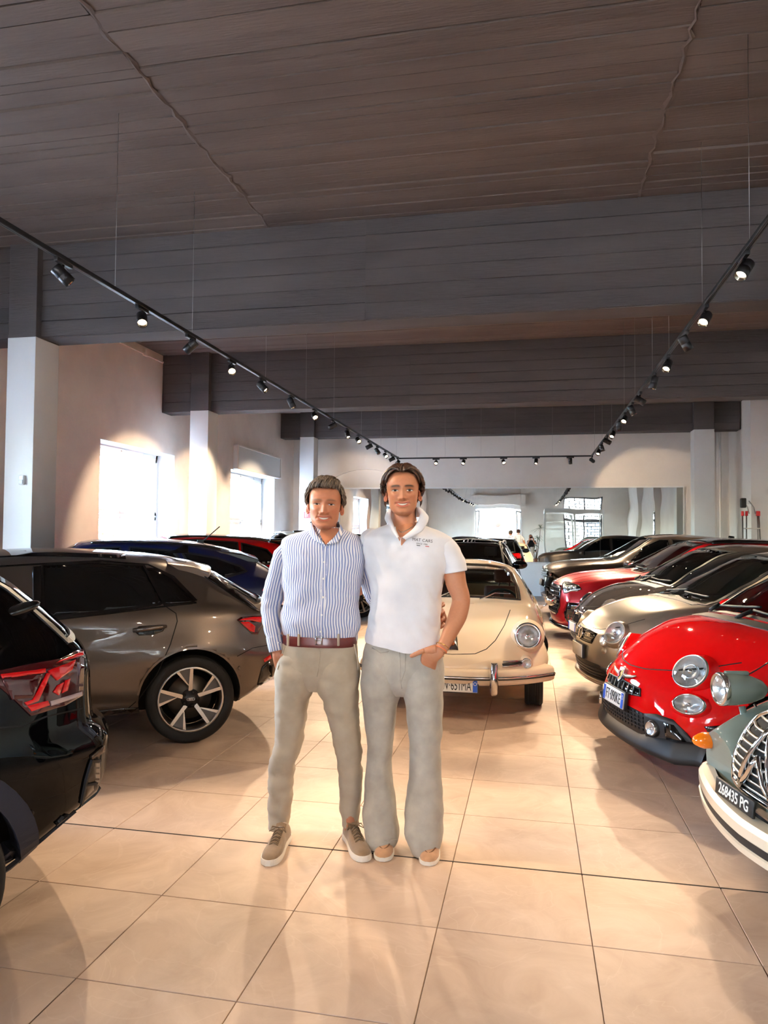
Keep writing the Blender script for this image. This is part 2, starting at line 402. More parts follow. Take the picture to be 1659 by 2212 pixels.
# face of the back wall with a semicircular recess
ac, ar, az = -3.98*RS, 1.64*RS, 1.55
b = MB(); n = 36
arc = [(ac+ar*math.cos(PI-PI*k/n), az+ar*math.sin(PI-PI*k/n)) for k in range(n+1)]
def strip_(b, A, B, y): b.add([(A[0], y, A[1]), (B[0], y, B[1]), (B[0], y, ZC), (A[0], y, ZC)], [(0, 1, 2, 3)])
for k in range(n):
    strip_(b, arc[k], arc[k+1], YB)
    b.add([(arc[k][0], YB, arc[k][1]), (arc[k+1][0], YB, arc[k+1][1]), (arc[k+1][0], YB+.15, arc[k+1][1]), (arc[k][0], YB+.15, arc[k][1])], [(0, 1, 2, 3)])
b.box(ac+ar, XR, YB, YB+.15, 0, ZC); b.box(XL, ac-ar, YB, YB+.15, 0, ZC)
b.box(ac-ar-.001, ac-ar, YB, YB+.15, 0, az); b.box(ac+ar, ac+ar+.001, YB, YB+.15, 0, az)
b.build('arch_recess_face', M_wall, wb)
# parapet below the mirror
MB().box(-4.6*RS, 3.3*RS, YB-.16, YB, 0, .87).box(-4.65*RS, 3.34*RS, YB-.19, YB, .87, .895).build('plinth', M_wall, wb)
# columns: white below, painted grey where they meet the beams
def column(x0, x1, y0, y1, zt, lab):
    e = struct(MB().bbox(x0, x1, y0, y1, 0, zt, .006).build('column', M_col), lab)
    MB().bbox(x0, x1, y0, y1, zt, ZC-.002, .008).build('painted_column_head', M_beam, e); return e
col1 = column(-5.078*RS, -4.764*RS, 6.20*RS, 6.56*RS, rz(3.49), 'white square column nearest the camera on the left')
column(-5.274*RS, -4.966*RS, 10.50*RS, 10.86*RS, rz(3.51), 'white square column between the two side windows')
column(-5.295*RS, -4.955*RS, 16.08*RS, 16.42*RS, rz(3.85), 'white square column by the mirror wall on the left')
column(3.345*RS, 3.748*RS, 16.08*RS, 16.42*RS, rz(3.85), 'cream square column beside the ladder')
# right corner: thick pier and pipe chase
struct(MB().box(4.30*RS, XR, 15.55*RS, YB, 0, ZC).build('wall_right_pier', M_wall))
for yy in (14.2, 9.4, 4.4, -.6): struct(MB().box(XR-.24, XR, yy, yy+.4, 0, ZC).build('wall_right_pilaster', M_wall))
pp = MB()
for px, r_ in ((3.98*RS, .045), (4.1*RS, .03)): pp.tube([(px, YB-.1, 0), (px, YB-.1, ZC)], r_, 12)
struct(pp.build('trim_1', M_wall), 'painted pipes in the corner behind the column')
# conduit under the ceiling on the left wall with a junction box
cn = MB().box(XL, XL+.03, 6.7*RS, 10.6*RS, rz(4.31), rz(4.335))
q = at_X(312, 762, XL); cn.bbox(XL, XL+.06, q[1]-.06, q[1]+.06, q[2]-.06, q[2]+.06, .006)
struct(cn.build('trim_2', M_wall_left), 'thin cable conduit with junction box on the side wall')

# ---- windows
def window(idx, y0, y1, z0, z1, box):
    e = struct(empty('window_%d' % idx, (XL, y0, z0)), {1: 'white window with yard view beside the first column', 2: 'white window under the roller shutter box', 4: 'white side window added for daylight, left of the black crossover', 5: 'unseen white side window added for daylight behind the camera'}[idx])
    L = lambda mb, nm, m, par=e: (lambda o: (setattr(o, 'matrix_parent_inverse', Matrix.Translation((-XL, -y0, -z0))), o)[1])(mb.build(nm, m, par))
    xo = XL-.42; xi = xo+.07
    # lining of the reveal
    L(MB().box(XL-.48, XL+.001, y0-.001, y0+.012, z0, z1).box(XL-.48, XL+.001, y1-.012, y1+.001, z0, z1).box(XL-.48, XL+.001, y0, y1, z1-.012, z1+.001), 'reveal', M_col)
    L(MB().bbox(XL-.48, XL+.05, y0-.04, y1+.04, z0-.03, z0+.012, .005), 'sill', M_white)
    f = L(MB().box(xo, xi, y0+.012, y0+.07, z0, z1).box(xo, xi, y1-.07, y1-.012, z0, z1).box(xo, xi, y0, y1, z1-.09, z1-.012).box(xo, xi, y0, y1, z0+.012, z0+.07), 'window_frame', M_winframe)
    zm = z0+(z1-z0)*.47
    for a, c in ((z0+.07, zm-.01), (zm+.01, z1-.09)):
        s = L(MB().bbox(xo+.02, xi+.02, y0+.07, y0+.13, a, c, .006).bbox(xo+.02, xi+.02, y1-.13, y1-.07, a, c, .006).bbox(xo+.02, xi+.02, y0+.07, y1-.07, c-.07, c, .006).bbox(xo+.02, xi+.02, y0+.07, y1-.07, a, a+.07, .006), 'sash', M_winframe)
        L(MB().box(xo+.035, xo+.043, y0+.13, y1-.13, a+.07, c-.07), 'pane', M_pane)
        L(MB().bbox(xi+.02, xi+.05, (y0+y1)/2-.09, (y0+y1)/2+.09, (a+.02 if a > zm else c-.055), (a+.055 if a > zm else c-.02), .008), 'handle', M_white)
    for k in range(3):
        yk = y0+(y1-y0)*(.2+.3*k); L(MB().bbox(xi, xi+.03, yk-.06, yk+.06, z1-.075, z1-.045, .006), 'hinge', M_white)
    if box:
        q0 = at_X(504, 965, XL); q1 = at_X(599, 990, XL)
        g = L(MB().bbox(XL, XL+.10, q0[1], q1[1], z1, q0[2]+.05, .008), 'shutter_box', M_winframe)
        zz0, zz1 = z1+.03, q0[2]+.02
        L(MB().box(XL+.10, XL+.125, q0[1], q1[1], zz1, q0[2]+.05).box(XL+.10, XL+.125, q0[1], q1[1], z1, zz0).box(XL+.10, XL+.125, q0[1], q0[1]+.05, zz0, zz1).box(XL+.10, XL+.125, q1[1]-.05, q1[1], zz0, zz1), 'box_frame', M_wall)
    return e
window(1, *WIN[0], False); window(2, *WIN[1], True); window(4, *WIN[2], False); window(5, *WIN[3], False)

# ---- mirror wall
def mirror_mat():
    m = bpy.data.materials.new('wavy_mirror'); m.use_nodes = True; t = NT(m); t.set(Base_Color=(.80, .85, .83, 1), Metallic=1.0, Roughness=.0)
    tc = t.n('ShaderNodeTexCoord'); mp = t.n('ShaderNodeMapping'); mp.inputs['Scale'].default_value = (1.3, 1, .8); t.l(tc.outputs['Object'], mp.inputs[0])
    nz = t.n('ShaderNodeTexNoise'); nz.inputs['Scale'].default_value = 1.0; nz.inputs['Detail'].default_value = 1; t.l(mp.outputs[0], nz.inputs['Vector'])
    b = t.n('ShaderNodeBump'); b.inputs['Strength'].default_value = .10; b.inputs['Distance'].default_value = .03
    t.l(nz.outputs[0], b.inputs['Height']); t.l(b.outputs[0], t.bsdf.inputs['Normal']); return m
M_mir = mirror_mat()
me_ = empty('wall_mirror', (0, YB, .897)); tag(me_, 'long wavy wall mirror across the back wall of the showroom', 'mirror')
xs = [-4.6*RS, -2.42*RS, -.236*RS, 1.55*RS, 3.335*RS]
zm0, zm1 = .897, rz(2.705)
for k in range(4):
    o = MB().box(xs[k]+.003, xs[k+1]-.003, -.025, -.004, .004, zm1-zm0).build('mirror_panel', M_mir, me_)
MB().box(xs[0]-.03, xs[4]+.03, -.045, 0, zm1-zm0, zm1-zm0+.035).build('top_rail', M_white, me_)
for a_ in (xs[0]-.03, xs[4]): MB().box(a_, a_+.03, -.04, 0, 0, zm1-zm0).build('side_rail', M_white, me_)

# ================================================================ TRACK LIGHTING
M_lens = mat('lamp_lens_lit', (1, .9, .75, 1), .2, emit=(1, .82, .58, 1), estr=9.0)
M_ring = mat('lamp_reflector', srgb(190, 180, 165), .15, 1.0)
def track(name, p0, p1, lab):
    p0 = Vector(p0); p1 = Vector(p1); L = (p1-p0).length; e = empty(name, p0, math.atan2((p1-p0).y, (p1-p0).x))
    tag(e, lab, 'light track', 'suspended lamp tracks')
    MB().bbox(0, L, -.0175, .0175, -.016, .016, .003).build('rail', M_black, e)
    MB().box(0, L, -.010, -.006, -.0185, -.0155).box(0, L, .006, .010, -.0185, -.0155).build('conductor_slot', mat('slot_aluminium', srgb(120, 120, 120), .3, .9), e)
    return e, L
tl, LL = track('track_rail', (XTL, YTF, ZT), (XTL, YTB-.02, ZT), 'black suspended lamp track running above the left row of cars')
tr_, LR = track('track_rail', (XTR, YTF, ZT), (XTR, YTB-.02, ZT), 'black suspended lamp track running above the right row of cars')
tb, LB = track('track_rail', (XTL-.0175, YTB, ZT), (XTR+.0175, YTB, ZT), 'black suspended lamp track crossing in front of the mirror wall')
def wire(par, d, zt=ZC-.01):
    o = MB().tube([(d, 0, .016), (d, 0, zt-ZT)], .0016, 6).build('suspension_wire', M_steel, par)
    MB().lathe([(0, zt-ZT-.052), (.004, zt-ZT-.052), (.008, zt-ZT-.035), (.017, zt-ZT-.022), (.018, zt-ZT), (0, zt-ZT)], 'z', 14).build('ceiling_anchor', M_black, o)
    MB().lathe([(0, .016), (.008, .016), (.008, .04), (.003, .05), (0, .05)], 'z', 10).build('wire_clip', M_black, o)
for yy in (4.37, 5.505, 7.2, 8.6, 9.9, 11.6, 13.2, 14.8, 2.9, 1.4, -.1, -1.6, -3.1): wire(tl, yy*RS-YTF)
for yy in (4.33, 5.475, 6.75, 7.65, 8.9, 9.9, 11.4, 12.9, 14.4, 3.1, 1.6, .1, -1.4, -2.9): wire(tr_, yy*RS-YTF)
for xx in (.4, 1.0, 1.75, 2.45, 3.2): wire(tb, xx*RS)
def make_spot(name, loc, track_dir, target, power, cone, lab, group):
    """track lamp: adapter on the rail, stem, pivoting cylinder with lens"""
    e = empty(name, loc, track_dir); tag(e, lab, 'track light', group)
    MB().bbox(-.085, .085, -.016, .016, -.045, -.016, .004).build('track_adapter', M_black, e)
    MB().lathe([(0, -.045), (.009, -.045), (.009, -.085), (0, -.085)], 'z', 10).build('stem', M_black, e)
    piv = Vector((0.0, 0, -.118)); d = (Vector(target)-(Vector(loc)+piv)).normalized()
    d = Matrix.Rotation(-track_dir, 3, 'Z') @ d
    q = d.to_track_quat('-Z', 'Y').to_matrix().to_4x4(); q.translation = piv
    R_ = .043
    h = MB().lathe([(0, .072), (R_-.004, .072), (R_, .066), (R_, .008), (R_-.0015, .006), (R_-.0015, .001), (R_, -.001), (R_, -.068), (R_-.004, -.068), (R_-.006, -.045)], 'z', 28, mtx=q).build('lamp_head', M_black, e)
    MB().lathe([(R_-.005, -.066), (.025, -.048), (.020, -.040)], 'z', 24, mtx=q).build('reflector', M_ring, h)
    MB().lathe([(0, -.050), (.014, -.0495), (.026, -.046)], 'z', 20, mtx=q).build('lens', M_lens, h)
    ld = bpy.data.lights.new('lamp_beam', 'SPOT'); ld.energy = power; ld.spot_size = math.radians(cone); ld.spot_blend = .35; ld.shadow_soft_size = .022
    ld.color = (1.0, .75, .50)
    lo = bpy.data.objects.new('lamp_beam', ld); COL.objects.link(lo); lo.parent = e
    m2 = q.copy(); m2.translation = piv+d*.085; lo.matrix_local = m2
    return e
FRONT = (-.9, 3.0, .6)
spotsL = [(3.82, (-.85, 6.5, .6)), (4.72, (-1.3, 2.6, 0)), (5.48, (-5.4, 6.0, 1.3)), (6.32, (-.9, 2.9, .3)), (7.12, (-.2, 7.9, .4)), (8.05, (-1.6, 9.4, 0)), (8.98, (-.6, 6.0, .0)), (9.84, (-6.0, 11.4, 1.9)),
          (10.7, (-1.8, 11.0, 0)), (11.4, (-.3, 9.2, .2)), (12.2, (-6.0, 13.8, 1.9)), (12.9, (-1.2, 14.6, .5)), (13.65, (.3, 11.0, .2)), (14.3, (-5.8, 16.4, 2.0)), (14.95, (-4.6, 19.6, 2.6)),
          (2.75, (-.85, 3.7, 1.2)), (1.6, (-.6, 4.2, .8)), (.5, (-3.0, 3.0, .7)), (-.7, (-1.4, 2.2, 0))]
spotsR = [(4.44, (-.3, 3.6, .7)), (5.4, (-.4, 3.3, .4)), (6.05, (2.8, 7.6, .9)), (6.83, (-.3, 5.0, .0)), (7.56, (.6, 8.8, .2)), (8.5, (4.4, 10.6, 1.7)), (9.15, (2.6, 10.4, .8)), (9.88, (-.1, 7.6, .3)),
          (10.45, (1.4, 12.2, .4)), (11.3, (-.1, 10.0, .3)), (12.06, (4.2, 14.6, 1.9)), (12.95, (2.3, 14.8, .9)), (13.6, (.0, 12.6, .2)), (15.0, (2.8, 19.6, 2.6)),
          (3.3, (-.4, 6.5, .6)), (2.2, (-.8, 3.7, 1.25)), (1.1, (1.8, 3.6, .7)), (0.0, (-.4, 3.0, .2)), (-1.2, (-.6, 3.4, .9))]
spotsB = [(at_Y(942, 990, YTB)[0], (-2.0, 12.4, .6)), (at_Y(1001, 990, YTB)[0], (-2.1, 13.6, .4)), (at_Y(1088, 990, YTB)[0], (.2, 13.0, .6)), (at_Y(1158, 990, YTB)[0], (-.2, 15.5, 0)), (at_Y(1232, 990, YTB)[0], (.95, 17.2, 1.6))]
ords = ['first', 'second', 'third', 'fourth', 'fifth', 'sixth', 'seventh', 'eighth', 'ninth', 'tenth', 'eleventh', 'twelfth', 'thirteenth', 'fourteenth', 'fifteenth', 'sixteenth', 'seventeenth', 'eighteenth', 'nineteenth']
for k, (yy, tg) in enumerate(spotsL):
    lab = ('black cylinder spotlight on the left track, %s from the camera side' % ords[k]) if k < 15 else ('black cylinder spotlight on the left track, above the camera and out of frame, %s' % ords[k-15])
    make_spot('track_spotlight', (XTL, yy*RS, ZT), PI/2, tg, SPOT_W*(.80 if k in (1, 3) else .95 if k == 15 else .10 if k > 15 else .4 if k == 14 else 2.0 if k > 4 else .75), 58 if k > 4 and k < 15 else 44, lab, 'track spotlights')
for k, (yy, tg) in enumerate(spotsR):
    lab = ('black cylinder spotlight on the right track, %s from the camera side' % ords[k]) if k < 14 else ('black cylinder spotlight on the right track, above the camera and out of frame, %s' % ords[k-14])
    make_spot('track_spotlight', (XTR, yy*RS, ZT), PI/2, tg, SPOT_W*(.30 if k == 0 else .7 if k == 1 else 1.3 if k == 3 else .40 if k == 15 else .10 if k > 14 else .4 if k == 13 else 2.0 if k > 3 and k < 14 else .55), 58 if k > 3 and k < 14 else 44, lab, 'track spotlights')
for k, (xx, tg) in enumerate(spotsB):
    make_spot('track_spotlight', (xx, YTB, ZT), 0, tg, SPOT_W*(.55 if k == 4 else 1.3), 56, 'black cylinder spotlight on the cross track before the mirror, %s from the left end' % ords[k], 'track spotlights')
# ================================================================ CAR TOOLKIT
def paint(name, col, metal=0.0, rough=.35, coat=1.0):
    if name in MATS: return MATS[name]
    m = bpy.data.materials.new(name); m.use_nodes = True; t = NT(m)
    t.set(Base_Color=col, Metallic=metal, Roughness=rough, Coat_Weight=coat, Coat_Roughness=.02, Specular_IOR_Level=.5 if metal else 0.0)
    if metal:
        tc = t.n('ShaderNodeTexCoord'); v = t.n('ShaderNodeTexVoronoi'); v.inputs['Scale'].default_value = 900; t.l(tc.outputs['Object'], v.inputs['Vector'])
        mr = t.n('ShaderNodeMapRange'); mr.inputs[3].default_value = .88; mr.inputs[4].default_value = 1.12; t.l(v.outputs['Color'], mr.inputs[0])
        s = t.n('ShaderNodeVectorMath', operation='SCALE'); s.inputs[0].default_value = col[:3]; t.l(mr.outputs[0], s.inputs['Scale']); t.l(s.outputs[0], t.bsdf.inputs['Base Color'])
    MATS[name] = m; return m
M_tint = mat('privacy_glass', srgb(6, 7, 8), .03, coat=.0, spec=.6)
M_wind = glass_mat('windscreen_glass', (.50, .55, .52, 1), .02)
M_clear = glass_mat('lamp_cover_glass', (.92, .94, .95, 1), .05)
M_seal = mat('rubber_seal', srgb(14, 14, 14), .5)
M_seam = mat('panel_gap', srgb(7, 7, 7), .9)
M_plast = mat('black_plastic', srgb(24, 24, 25), .5, bump=.08, bscale=400)
M_gloss = mat('gloss_black_trim', srgb(8, 8, 9), .12, coat=.6)
M_chrome = mat('chrome', srgb(225, 225, 225), .07, 1.0)
M_alu = mat('satin_aluminium', srgb(190, 187, 182), .28, 1.0)
M_tyre = mat('tyre_rubber', srgb(20, 20, 20), .7, bump=.15, bscale=90)
M_rimdark = mat('dark_wheel_paint', srgb(62, 62, 64), .35, .6, coat=.4)
M_reflect = mat('lamp_bowl', srgb(225, 225, 225), .22, .72, bump=.25, bscale=55)
M_lampdark = mat('lamp_housing', srgb(28, 28, 30), .25, .3)
M_inner = mat('cabin_trim', srgb(28, 27, 26), .8)
M_seat = mat('seat_cloth', srgb(48, 45, 43), .9)
M_plate = mat('plate_white', srgb(222, 222, 218), .35)
M_plateblue = mat('plate_blue', srgb(18, 82, 190), .35)
M_ink = mat('plate_ink', srgb(14, 14, 14), .5)
M_redlens = mat('tail_lamp_red', srgb(205, 14, 18), .06, coat=1.0, emit=srgb(190, 8, 8), estr=.06)
M_darkred = mat('tail_lamp_smoked', srgb(70, 8, 12), .06, coat=1.0)
M_amber = mat('amber_lens', srgb(240, 120, 10), .1, coat=.8)

def rounded(P, F, ks=5):
    """P: (NX, n, 2) control points, F: corner fraction per point -> (NX, m, 2)"""
    n = P.shape[1]; out = [P[:, 0]]
    for i in range(1, n-1):
        f = F[i]; a = P[:, i]+(P[:, i-1]-P[:, i])*f; b = P[:, i]+(P[:, i+1]-P[:, i])*f
        prev = out[-1]
        for k in (1, 2): out.append(prev+(a-prev)*k/3)
        for k in range(ks+1):
            t = k/ks; out.append(a*(1-t)**2+P[:, i]*2*t*(1-t)+b*t*t)
    prev = out[-1]; e = P[:, -1]
    for k in (1, 2, 3): out.append(prev+(e-prev)*k/3)
    return np.stack(out, 1)
class Car:
    def __init__(s, S, name, label, loc, head, paint_, group=None, pos_at=None, cat='car'):
        """S: shape table; loc: world point where local point pos_at (x,y) comes to stand; head: heading angle"""
        s.S = S; a = math.radians(head); pa = pos_at or (0, 0)
        c, sn = math.cos(a), math.sin(a)
        s.e = empty(name, (loc[0]-(pa[0]*c-pa[1]*sn), loc[1]-(pa[0]*sn+pa[1]*c), 0), a)
        tag(s.e, label, cat, group); s.paint = paint_
        s._body()
    def _body(s):
        S = s.S; g = {k: pchip(S[k]) for k in ('zb', 'W', 'zs', 'zr', 'wr', 'zt')}
        ks_ = pchip(S.get('ks', [(0, .95)])); km = S.get('km', .55); kl = S.get('kl', .93)
        x0, x1 = S['x0'], S['x1']; nx = S.get('nx', 84)
        # denser stations at the ends
        u = np.linspace(0, 1, nx); xs = x0+(x1-x0)*(u-.13*np.sin(2*PI*u)/(PI)*.9)
        zb, Wd, zs, zr, wr, zt = [g[k](xs) for k in ('zb', 'W', 'zs', 'zr', 'wr', 'zt')]; ksv = ks_(xs)
        h = zs-zb; Z = np.zeros_like(xs)
        P = np.stack([np.stack([Z, zb], 1), np.stack([Wd*.72, zb], 1), np.stack([Wd*kl, zb+.04], 1), np.stack([Wd*(kl+1)/2, zb+h*.25], 1), np.stack([Wd, zb+h*km], 1),
                      np.stack([Wd*ksv, zs], 1), np.stack([wr, zr], 1), np.stack([wr*.62, zr+(zt-zr)*.72], 1), np.stack([wr*.25, zt-(zt-zr)*.02], 1), np.stack([Z, zt], 1)], 1)
        F = [0, .4, .45, .45, S.get('fw', .45), S.get('fs', .28), S.get('fr', .32), .5, .5, 0]
        half = rounded(P, F); m = half.shape[1]
        ring = np.concatenate([half, half[:, -2:0:-1]*np.array([-1, 1])], 1); n = ring.shape[1]
        V = np.concatenate([np.repeat(xs[:, None], n, 1)[:, :, None], ring], 2)
        rows = [V[i] for i in range(nx)]
        def cap(row, x, d, c, sgn, k=7):
            out = []
            for i in range(1, k+1):
                sc = 1-(i/k)**1.0; r_ = row.copy(); r_[:, 1] = row[:, 1]*sc; r_[:, 2] = c+(row[:, 2]-c)*sc
                r_[:, 0] = x+sgn*d*math.sqrt(max(0, 1-sc**2)); out.append(r_)
            return out
        cf = (zb[-1]+zt[-1])/2; cr = (zb[0]+zt[0])/2
        rows = [r_ for r_ in reversed(cap(V[0], x0, S.get('dr', .03), cr, -1))]+rows+cap(V[-1], x1, S.get('df', .03), cf, 1)
        A = np.stack(rows); s.Wmax = float(Wd.max())
        X, Y, Zz = A[..., 0], A[..., 1].copy(), A[..., 2]
        sm = lambda t: np.clip(t, 0, 1)**2*(3-2*np.clip(t, 0, 1))
        nf, nr = S.get('nf', .5), S.get('nr', .5)
        wf = sm((X-(x1-nf))/nf); wt = sm(((x0+nr)-X)/nr)
        nose = pchip(S.get('nose', [(0, 0), (2, 0)])); tail = pchip(S.get('tail', [(0, 0), (2, 0)]))
        yy = np.clip(np.abs(Y)/s.Wmax, 0, 1)
        X = X+wf*(nose(Zz)-S.get('bow', .1)*yy**S.get('bp', 2.2))+wt*(tail(Zz)+S.get('bowr', .1)*yy**S.get('bpr', 2.2))
        for (cx, cz, sx, sz, amp) in S.get('bumps', []):
            k = np.clip((np.abs(Y)/np.maximum(.2, s.Wmax)-.72)/.2, 0, 1)
            Y = Y+np.sign(Y)*amp*np.exp(-((X-cx)/sx)**2-((Zz-cz)/sz)**2)*k
        if 'crease' in S:                       # character line along the flank: list of (z at x keys), amp, sharpness
            for keys, amp, wd in S['crease']:
                zl = pchip(keys)(X); dz = (Zz-zl)/wd
                k = np.clip((np.abs(Y)/s.Wmax-.8)/.1, 0, 1)
                Y = Y+np.sign(Y)*amp*k*np.where(dz > 0, np.exp(-dz*1.2), -np.exp(dz*1.6)*.8)*np.clip(np.abs(dz)*3, 0, 1)
        A = np.stack([X, Y, Zz], 2)
        mb = MB(); mb.grid([[tuple(p) for p in r_] for r_ in A.tolist()], 0, True, wrap_v=True)
        o = mb.build('body', [s.paint, M_seal], s.e); me = o.data
        bm = bmesh.new(); bm.from_mesh(me); s.bvh = BVHTree.FromBMesh(bm); bm.free()
        s.body = o
        if S.get('arch'): s._arches(S['arch'])
    def _arches(s, arch):
        cm = MB()
        for (x, z, r, yi, yo) in arch:
            for sg in (1, -1):
                cm.lathe([(0, sg*yi), (r, sg*yi), (r, sg*yo), (0, sg*yo)], 'y', 48, mtx=Matrix.Translation((x, 0, z)), smooth=True)
        c = cm.build('cut', M_seal); c.data.materials.clear(); c.data.materials.append(s.paint); c.data.materials.append(M_seal)
        c.data.polygons.foreach_set('material_index', [1]*len(c.data.polygons))
        c.matrix_world = Matrix(); mod = s.body.modifiers.new('b', 'BOOLEAN'); mod.operation = 'DIFFERENCE'; mod.solver = 'EXACT'; mod.object = c
        # operate with the body at the origin
        par = s.body.parent; s.body.parent = None
        dg = bpy.context.evaluated_depsgraph_get(); dg.update()
        me = bpy.data.meshes.new_from_object(s.body.evaluated_get(dg)); old = s.body.data
        s.body.modifiers.clear(); s.body.data = me; s.body.parent = par; bpy.data.meshes.remove(old)
        cme = c.data; bpy.data.objects.remove(c); bpy.data.meshes.remove(cme)
    # ---- projecting onto the skin
    def _frame(s, fr):
        if fr == 'F': return Vector((4, 0, 0)), Vector((0, 1, 0)), Vector((0, 0, 1)), Vector((-1, 0, 0))
        if fr == 'R': return Vector((-4, 0, 0)), Vector((0, 1, 0)), Vector((0, 0, 1)), Vector((1, 0, 0))
        if fr == 'L': return Vector((0, 4, 0)), Vector((1, 0, 0)), Vector((0, 0, 1)), Vector((0, -1, 0))
        if fr == 'S': return Vector((0, -4, 0)), Vector((1, 0, 0)), Vector((0, 0, 1)), Vector((0, 1, 0))
        if fr == 'T': return Vector((0, 0, 4)), Vector((1, 0, 0)), Vector((0, 1, 0)), Vector((0, 0, -1))
        a = math.radians(fr[1]); d = Vector((math.cos(a), math.sin(a), 0))
        return d*4, Vector((-math.sin(a), math.cos(a), 0)), Vector((0, 0, 1)), -d
    def hit(s, fr, u, v):
        if fr == 'P':                                # u, v: a pixel of the photograph; its ray meets the skin of this car
            mi = s.e.matrix_basis.inverted(); st = mi @ Vector((0, 0, CAMH)); d = (mi.to_3x3() @ Vector(ray(u, v))).normalized()
            p, nrm, i, dist = s.bvh.ray_cast(st, d)
            if p is None:
                best = None
                for k in range(60):
                    q = st+d*(1.5+.25*k); r_ = s.bvh.find_nearest(q)
                    if best is None or r_[3] < best[3]: best = r_
                p, nrm = best[0], best[1]
            if nrm.dot(d) > 0: nrm = -nrm
            return p, nrm
        o, U, Vv, d = s._frame(fr); st = o+U*u+Vv*v
        p, nrm, i, dist = s.bvh.ray_cast(st, d)
        if p is None:
            p, nrm, i, dist = s.bvh.find_nearest(o*.3+U*u+Vv*v)
        if nrm.dot(d) > 0: nrm = -nrm
        return p, nrm
    def patch(s, name, poly, fr, m, off=.004, skirt=.03, h=.05, dome=0.0, parent=None, cut=False, seal=0.0, sealmat=None, lip=.0, both=False):
        if fr == 'P' and h < 1: h = 14.0
        dense = []
        n = len(poly)
        for i in range(n):
            a, b = Vector(poly[i]), Vector(poly[(i+1) % n]); k = max(1, int((b-a).length/h))
            for j in range(k): dense.append(a+(b-a)*j/k)
        us = [p.x for p in dense]; vs = [p.y for p in dense]; pts = list(dense); nb = len(dense)
        x = min(us)+h*.5
        while x < max(us):
            y = min(vs)+h*.5
            while y < max(vs):
                q = Vector((x, y))
                if _inside(q, dense) and min((q-d).length for d in dense) > h*.35: pts.append(q)
                y += h
            x += h
        r = geometry.delaunay_2d_cdt(pts, [(i, (i+1) % nb) for i in range(nb)], [], 1, 1e-6)
        vc, faces = r[0], r[2]
        cen = Vector((sum(us)/nb, sum(vs)/nb)); rad = max((d-cen).length for d in dense)
        T = []; B = []
        for q in vc:
            p, nr = s.hit(fr, q.x, q.y)
            dd = dome*max(0, 1-((q-cen).length/rad)**2) if dome else 0
            T.append(p+nr*(off+dd)); B.append(p-nr*skirt)
        cnt = {}
        for f in faces:
            for i in range(len(f)):
                e = (f[i], f[(i+1) % len(f)]); k = tuple(sorted(e)); cnt.setdefault(k, []).append(e)
        mb = MB(); mb.add(T, faces, 0, True); nT = len(T)
        mb.add(B, [], 0)
        for k, es in cnt.items():
            if len(es) == 1: a, b = es[0]; mb.f.append((a, b, nT+b, nT+a)); mb.mi.append(0); mb.sm.append(False)
        o = mb.build(name, m, parent or s.e)
        if both: mirror_copy(o)
        if cut: s._cutfaces(poly, fr)
        if seal: s.strip('window_seal', poly, fr, sealmat or M_seal, seal, off+.003, closed=True, parent=o)
        return o
    def _cutfaces(s, poly, fr):
        o, U, Vv, d = s._frame(fr); P = [Vector(p) for p in poly]; c = sum(P, Vector((0, 0)))/len(P)
        P = [c+(p-c)*.97 for p in P]
        bm = bmesh.new(); bm.from_mesh(s.body.data); dele = []
        for f in bm.faces:
            ce = f.calc_center_median()
            if f.normal.dot(d) < -.02 and _inside(Vector((ce.dot(U), ce.dot(Vv))), P): dele.append(f)
        bmesh.ops.delete(bm, geom=dele, context='FACES'); bm.to_mesh(s.body.data); bm.free()
    def strip(s, name, line, fr, m, w=.006, off=.0015, closed=False, parent=None, h=.03, thick=.006, both=False):
        if fr == 'P' and h < 1: h = 8.0
        pts = []; n = len(line)
        for i in range(n if closed else n-1):
            a, b = Vector(line[i]), Vector(line[(i+1) % n]); k = max(1, int((b-a).length/h))
            for j in range(k): pts.append(a+(b-a)*j/k)
        if not closed: pts.append(Vector(line[-1]))
        H = [s.hit(fr, p.x, p.y) for p in pts]; N = len(H); rows = []
        for i, (p, nr) in enumerate(H):
            a = H[(i-1) % N if closed else max(0, i-1)][0]; b = H[(i+1) % N if closed else min(N-1, i+1)][0]
            t = (b-a).normalized(); sd = nr.cross(t).normalized()*w/2
            rows.append([p-sd-nr*thick, p-sd+nr*off, p+sd+nr*off, p+sd-nr*thick])
        o = MB().grid(rows, 0, False, wrap_u=closed).build(name, m, parent or s.e)
        if both: mirror_copy(o)
        return o
    def rod(s, name, line, fr, m, r=.008, off=.0, parent=None, h=.04, n=8):
        if fr == 'P' and h < 1: h = 10.0
        pts = []
        for i in range(len(line)-1):
            a, b = Vector(line[i]), Vector(line[i+1]); k = max(1, int((b-a).length/h))
            for j in range(k): pts.append(a+(b-a)*j/k)
        pts.append(Vector(line[-1]))
        return MB().tube([p+nr*off for p, nr in (s.hit(fr, q.x, q.y) for q in pts)], r, n).build(name, m, parent or s.e)
    def mtx_at(s, fr, u, v, off=.0, roll=0.0, flat=None):
        """matrix with z along the skin normal, y up: for emblems, lamps, letters"""
        p, nr = s.hit(fr, u, v)
        if flat is not None: nr = flat
        z = nr.normalized(); up = Vector((0, 0, 1)); x = up.cross(z).normalized(); y = z.cross(x)
        m = Matrix((x, y, z)).transposed().to_4x4(); m.translation = p+z*off
        return m @ Matrix.Rotation(roll, 4, 'Z')
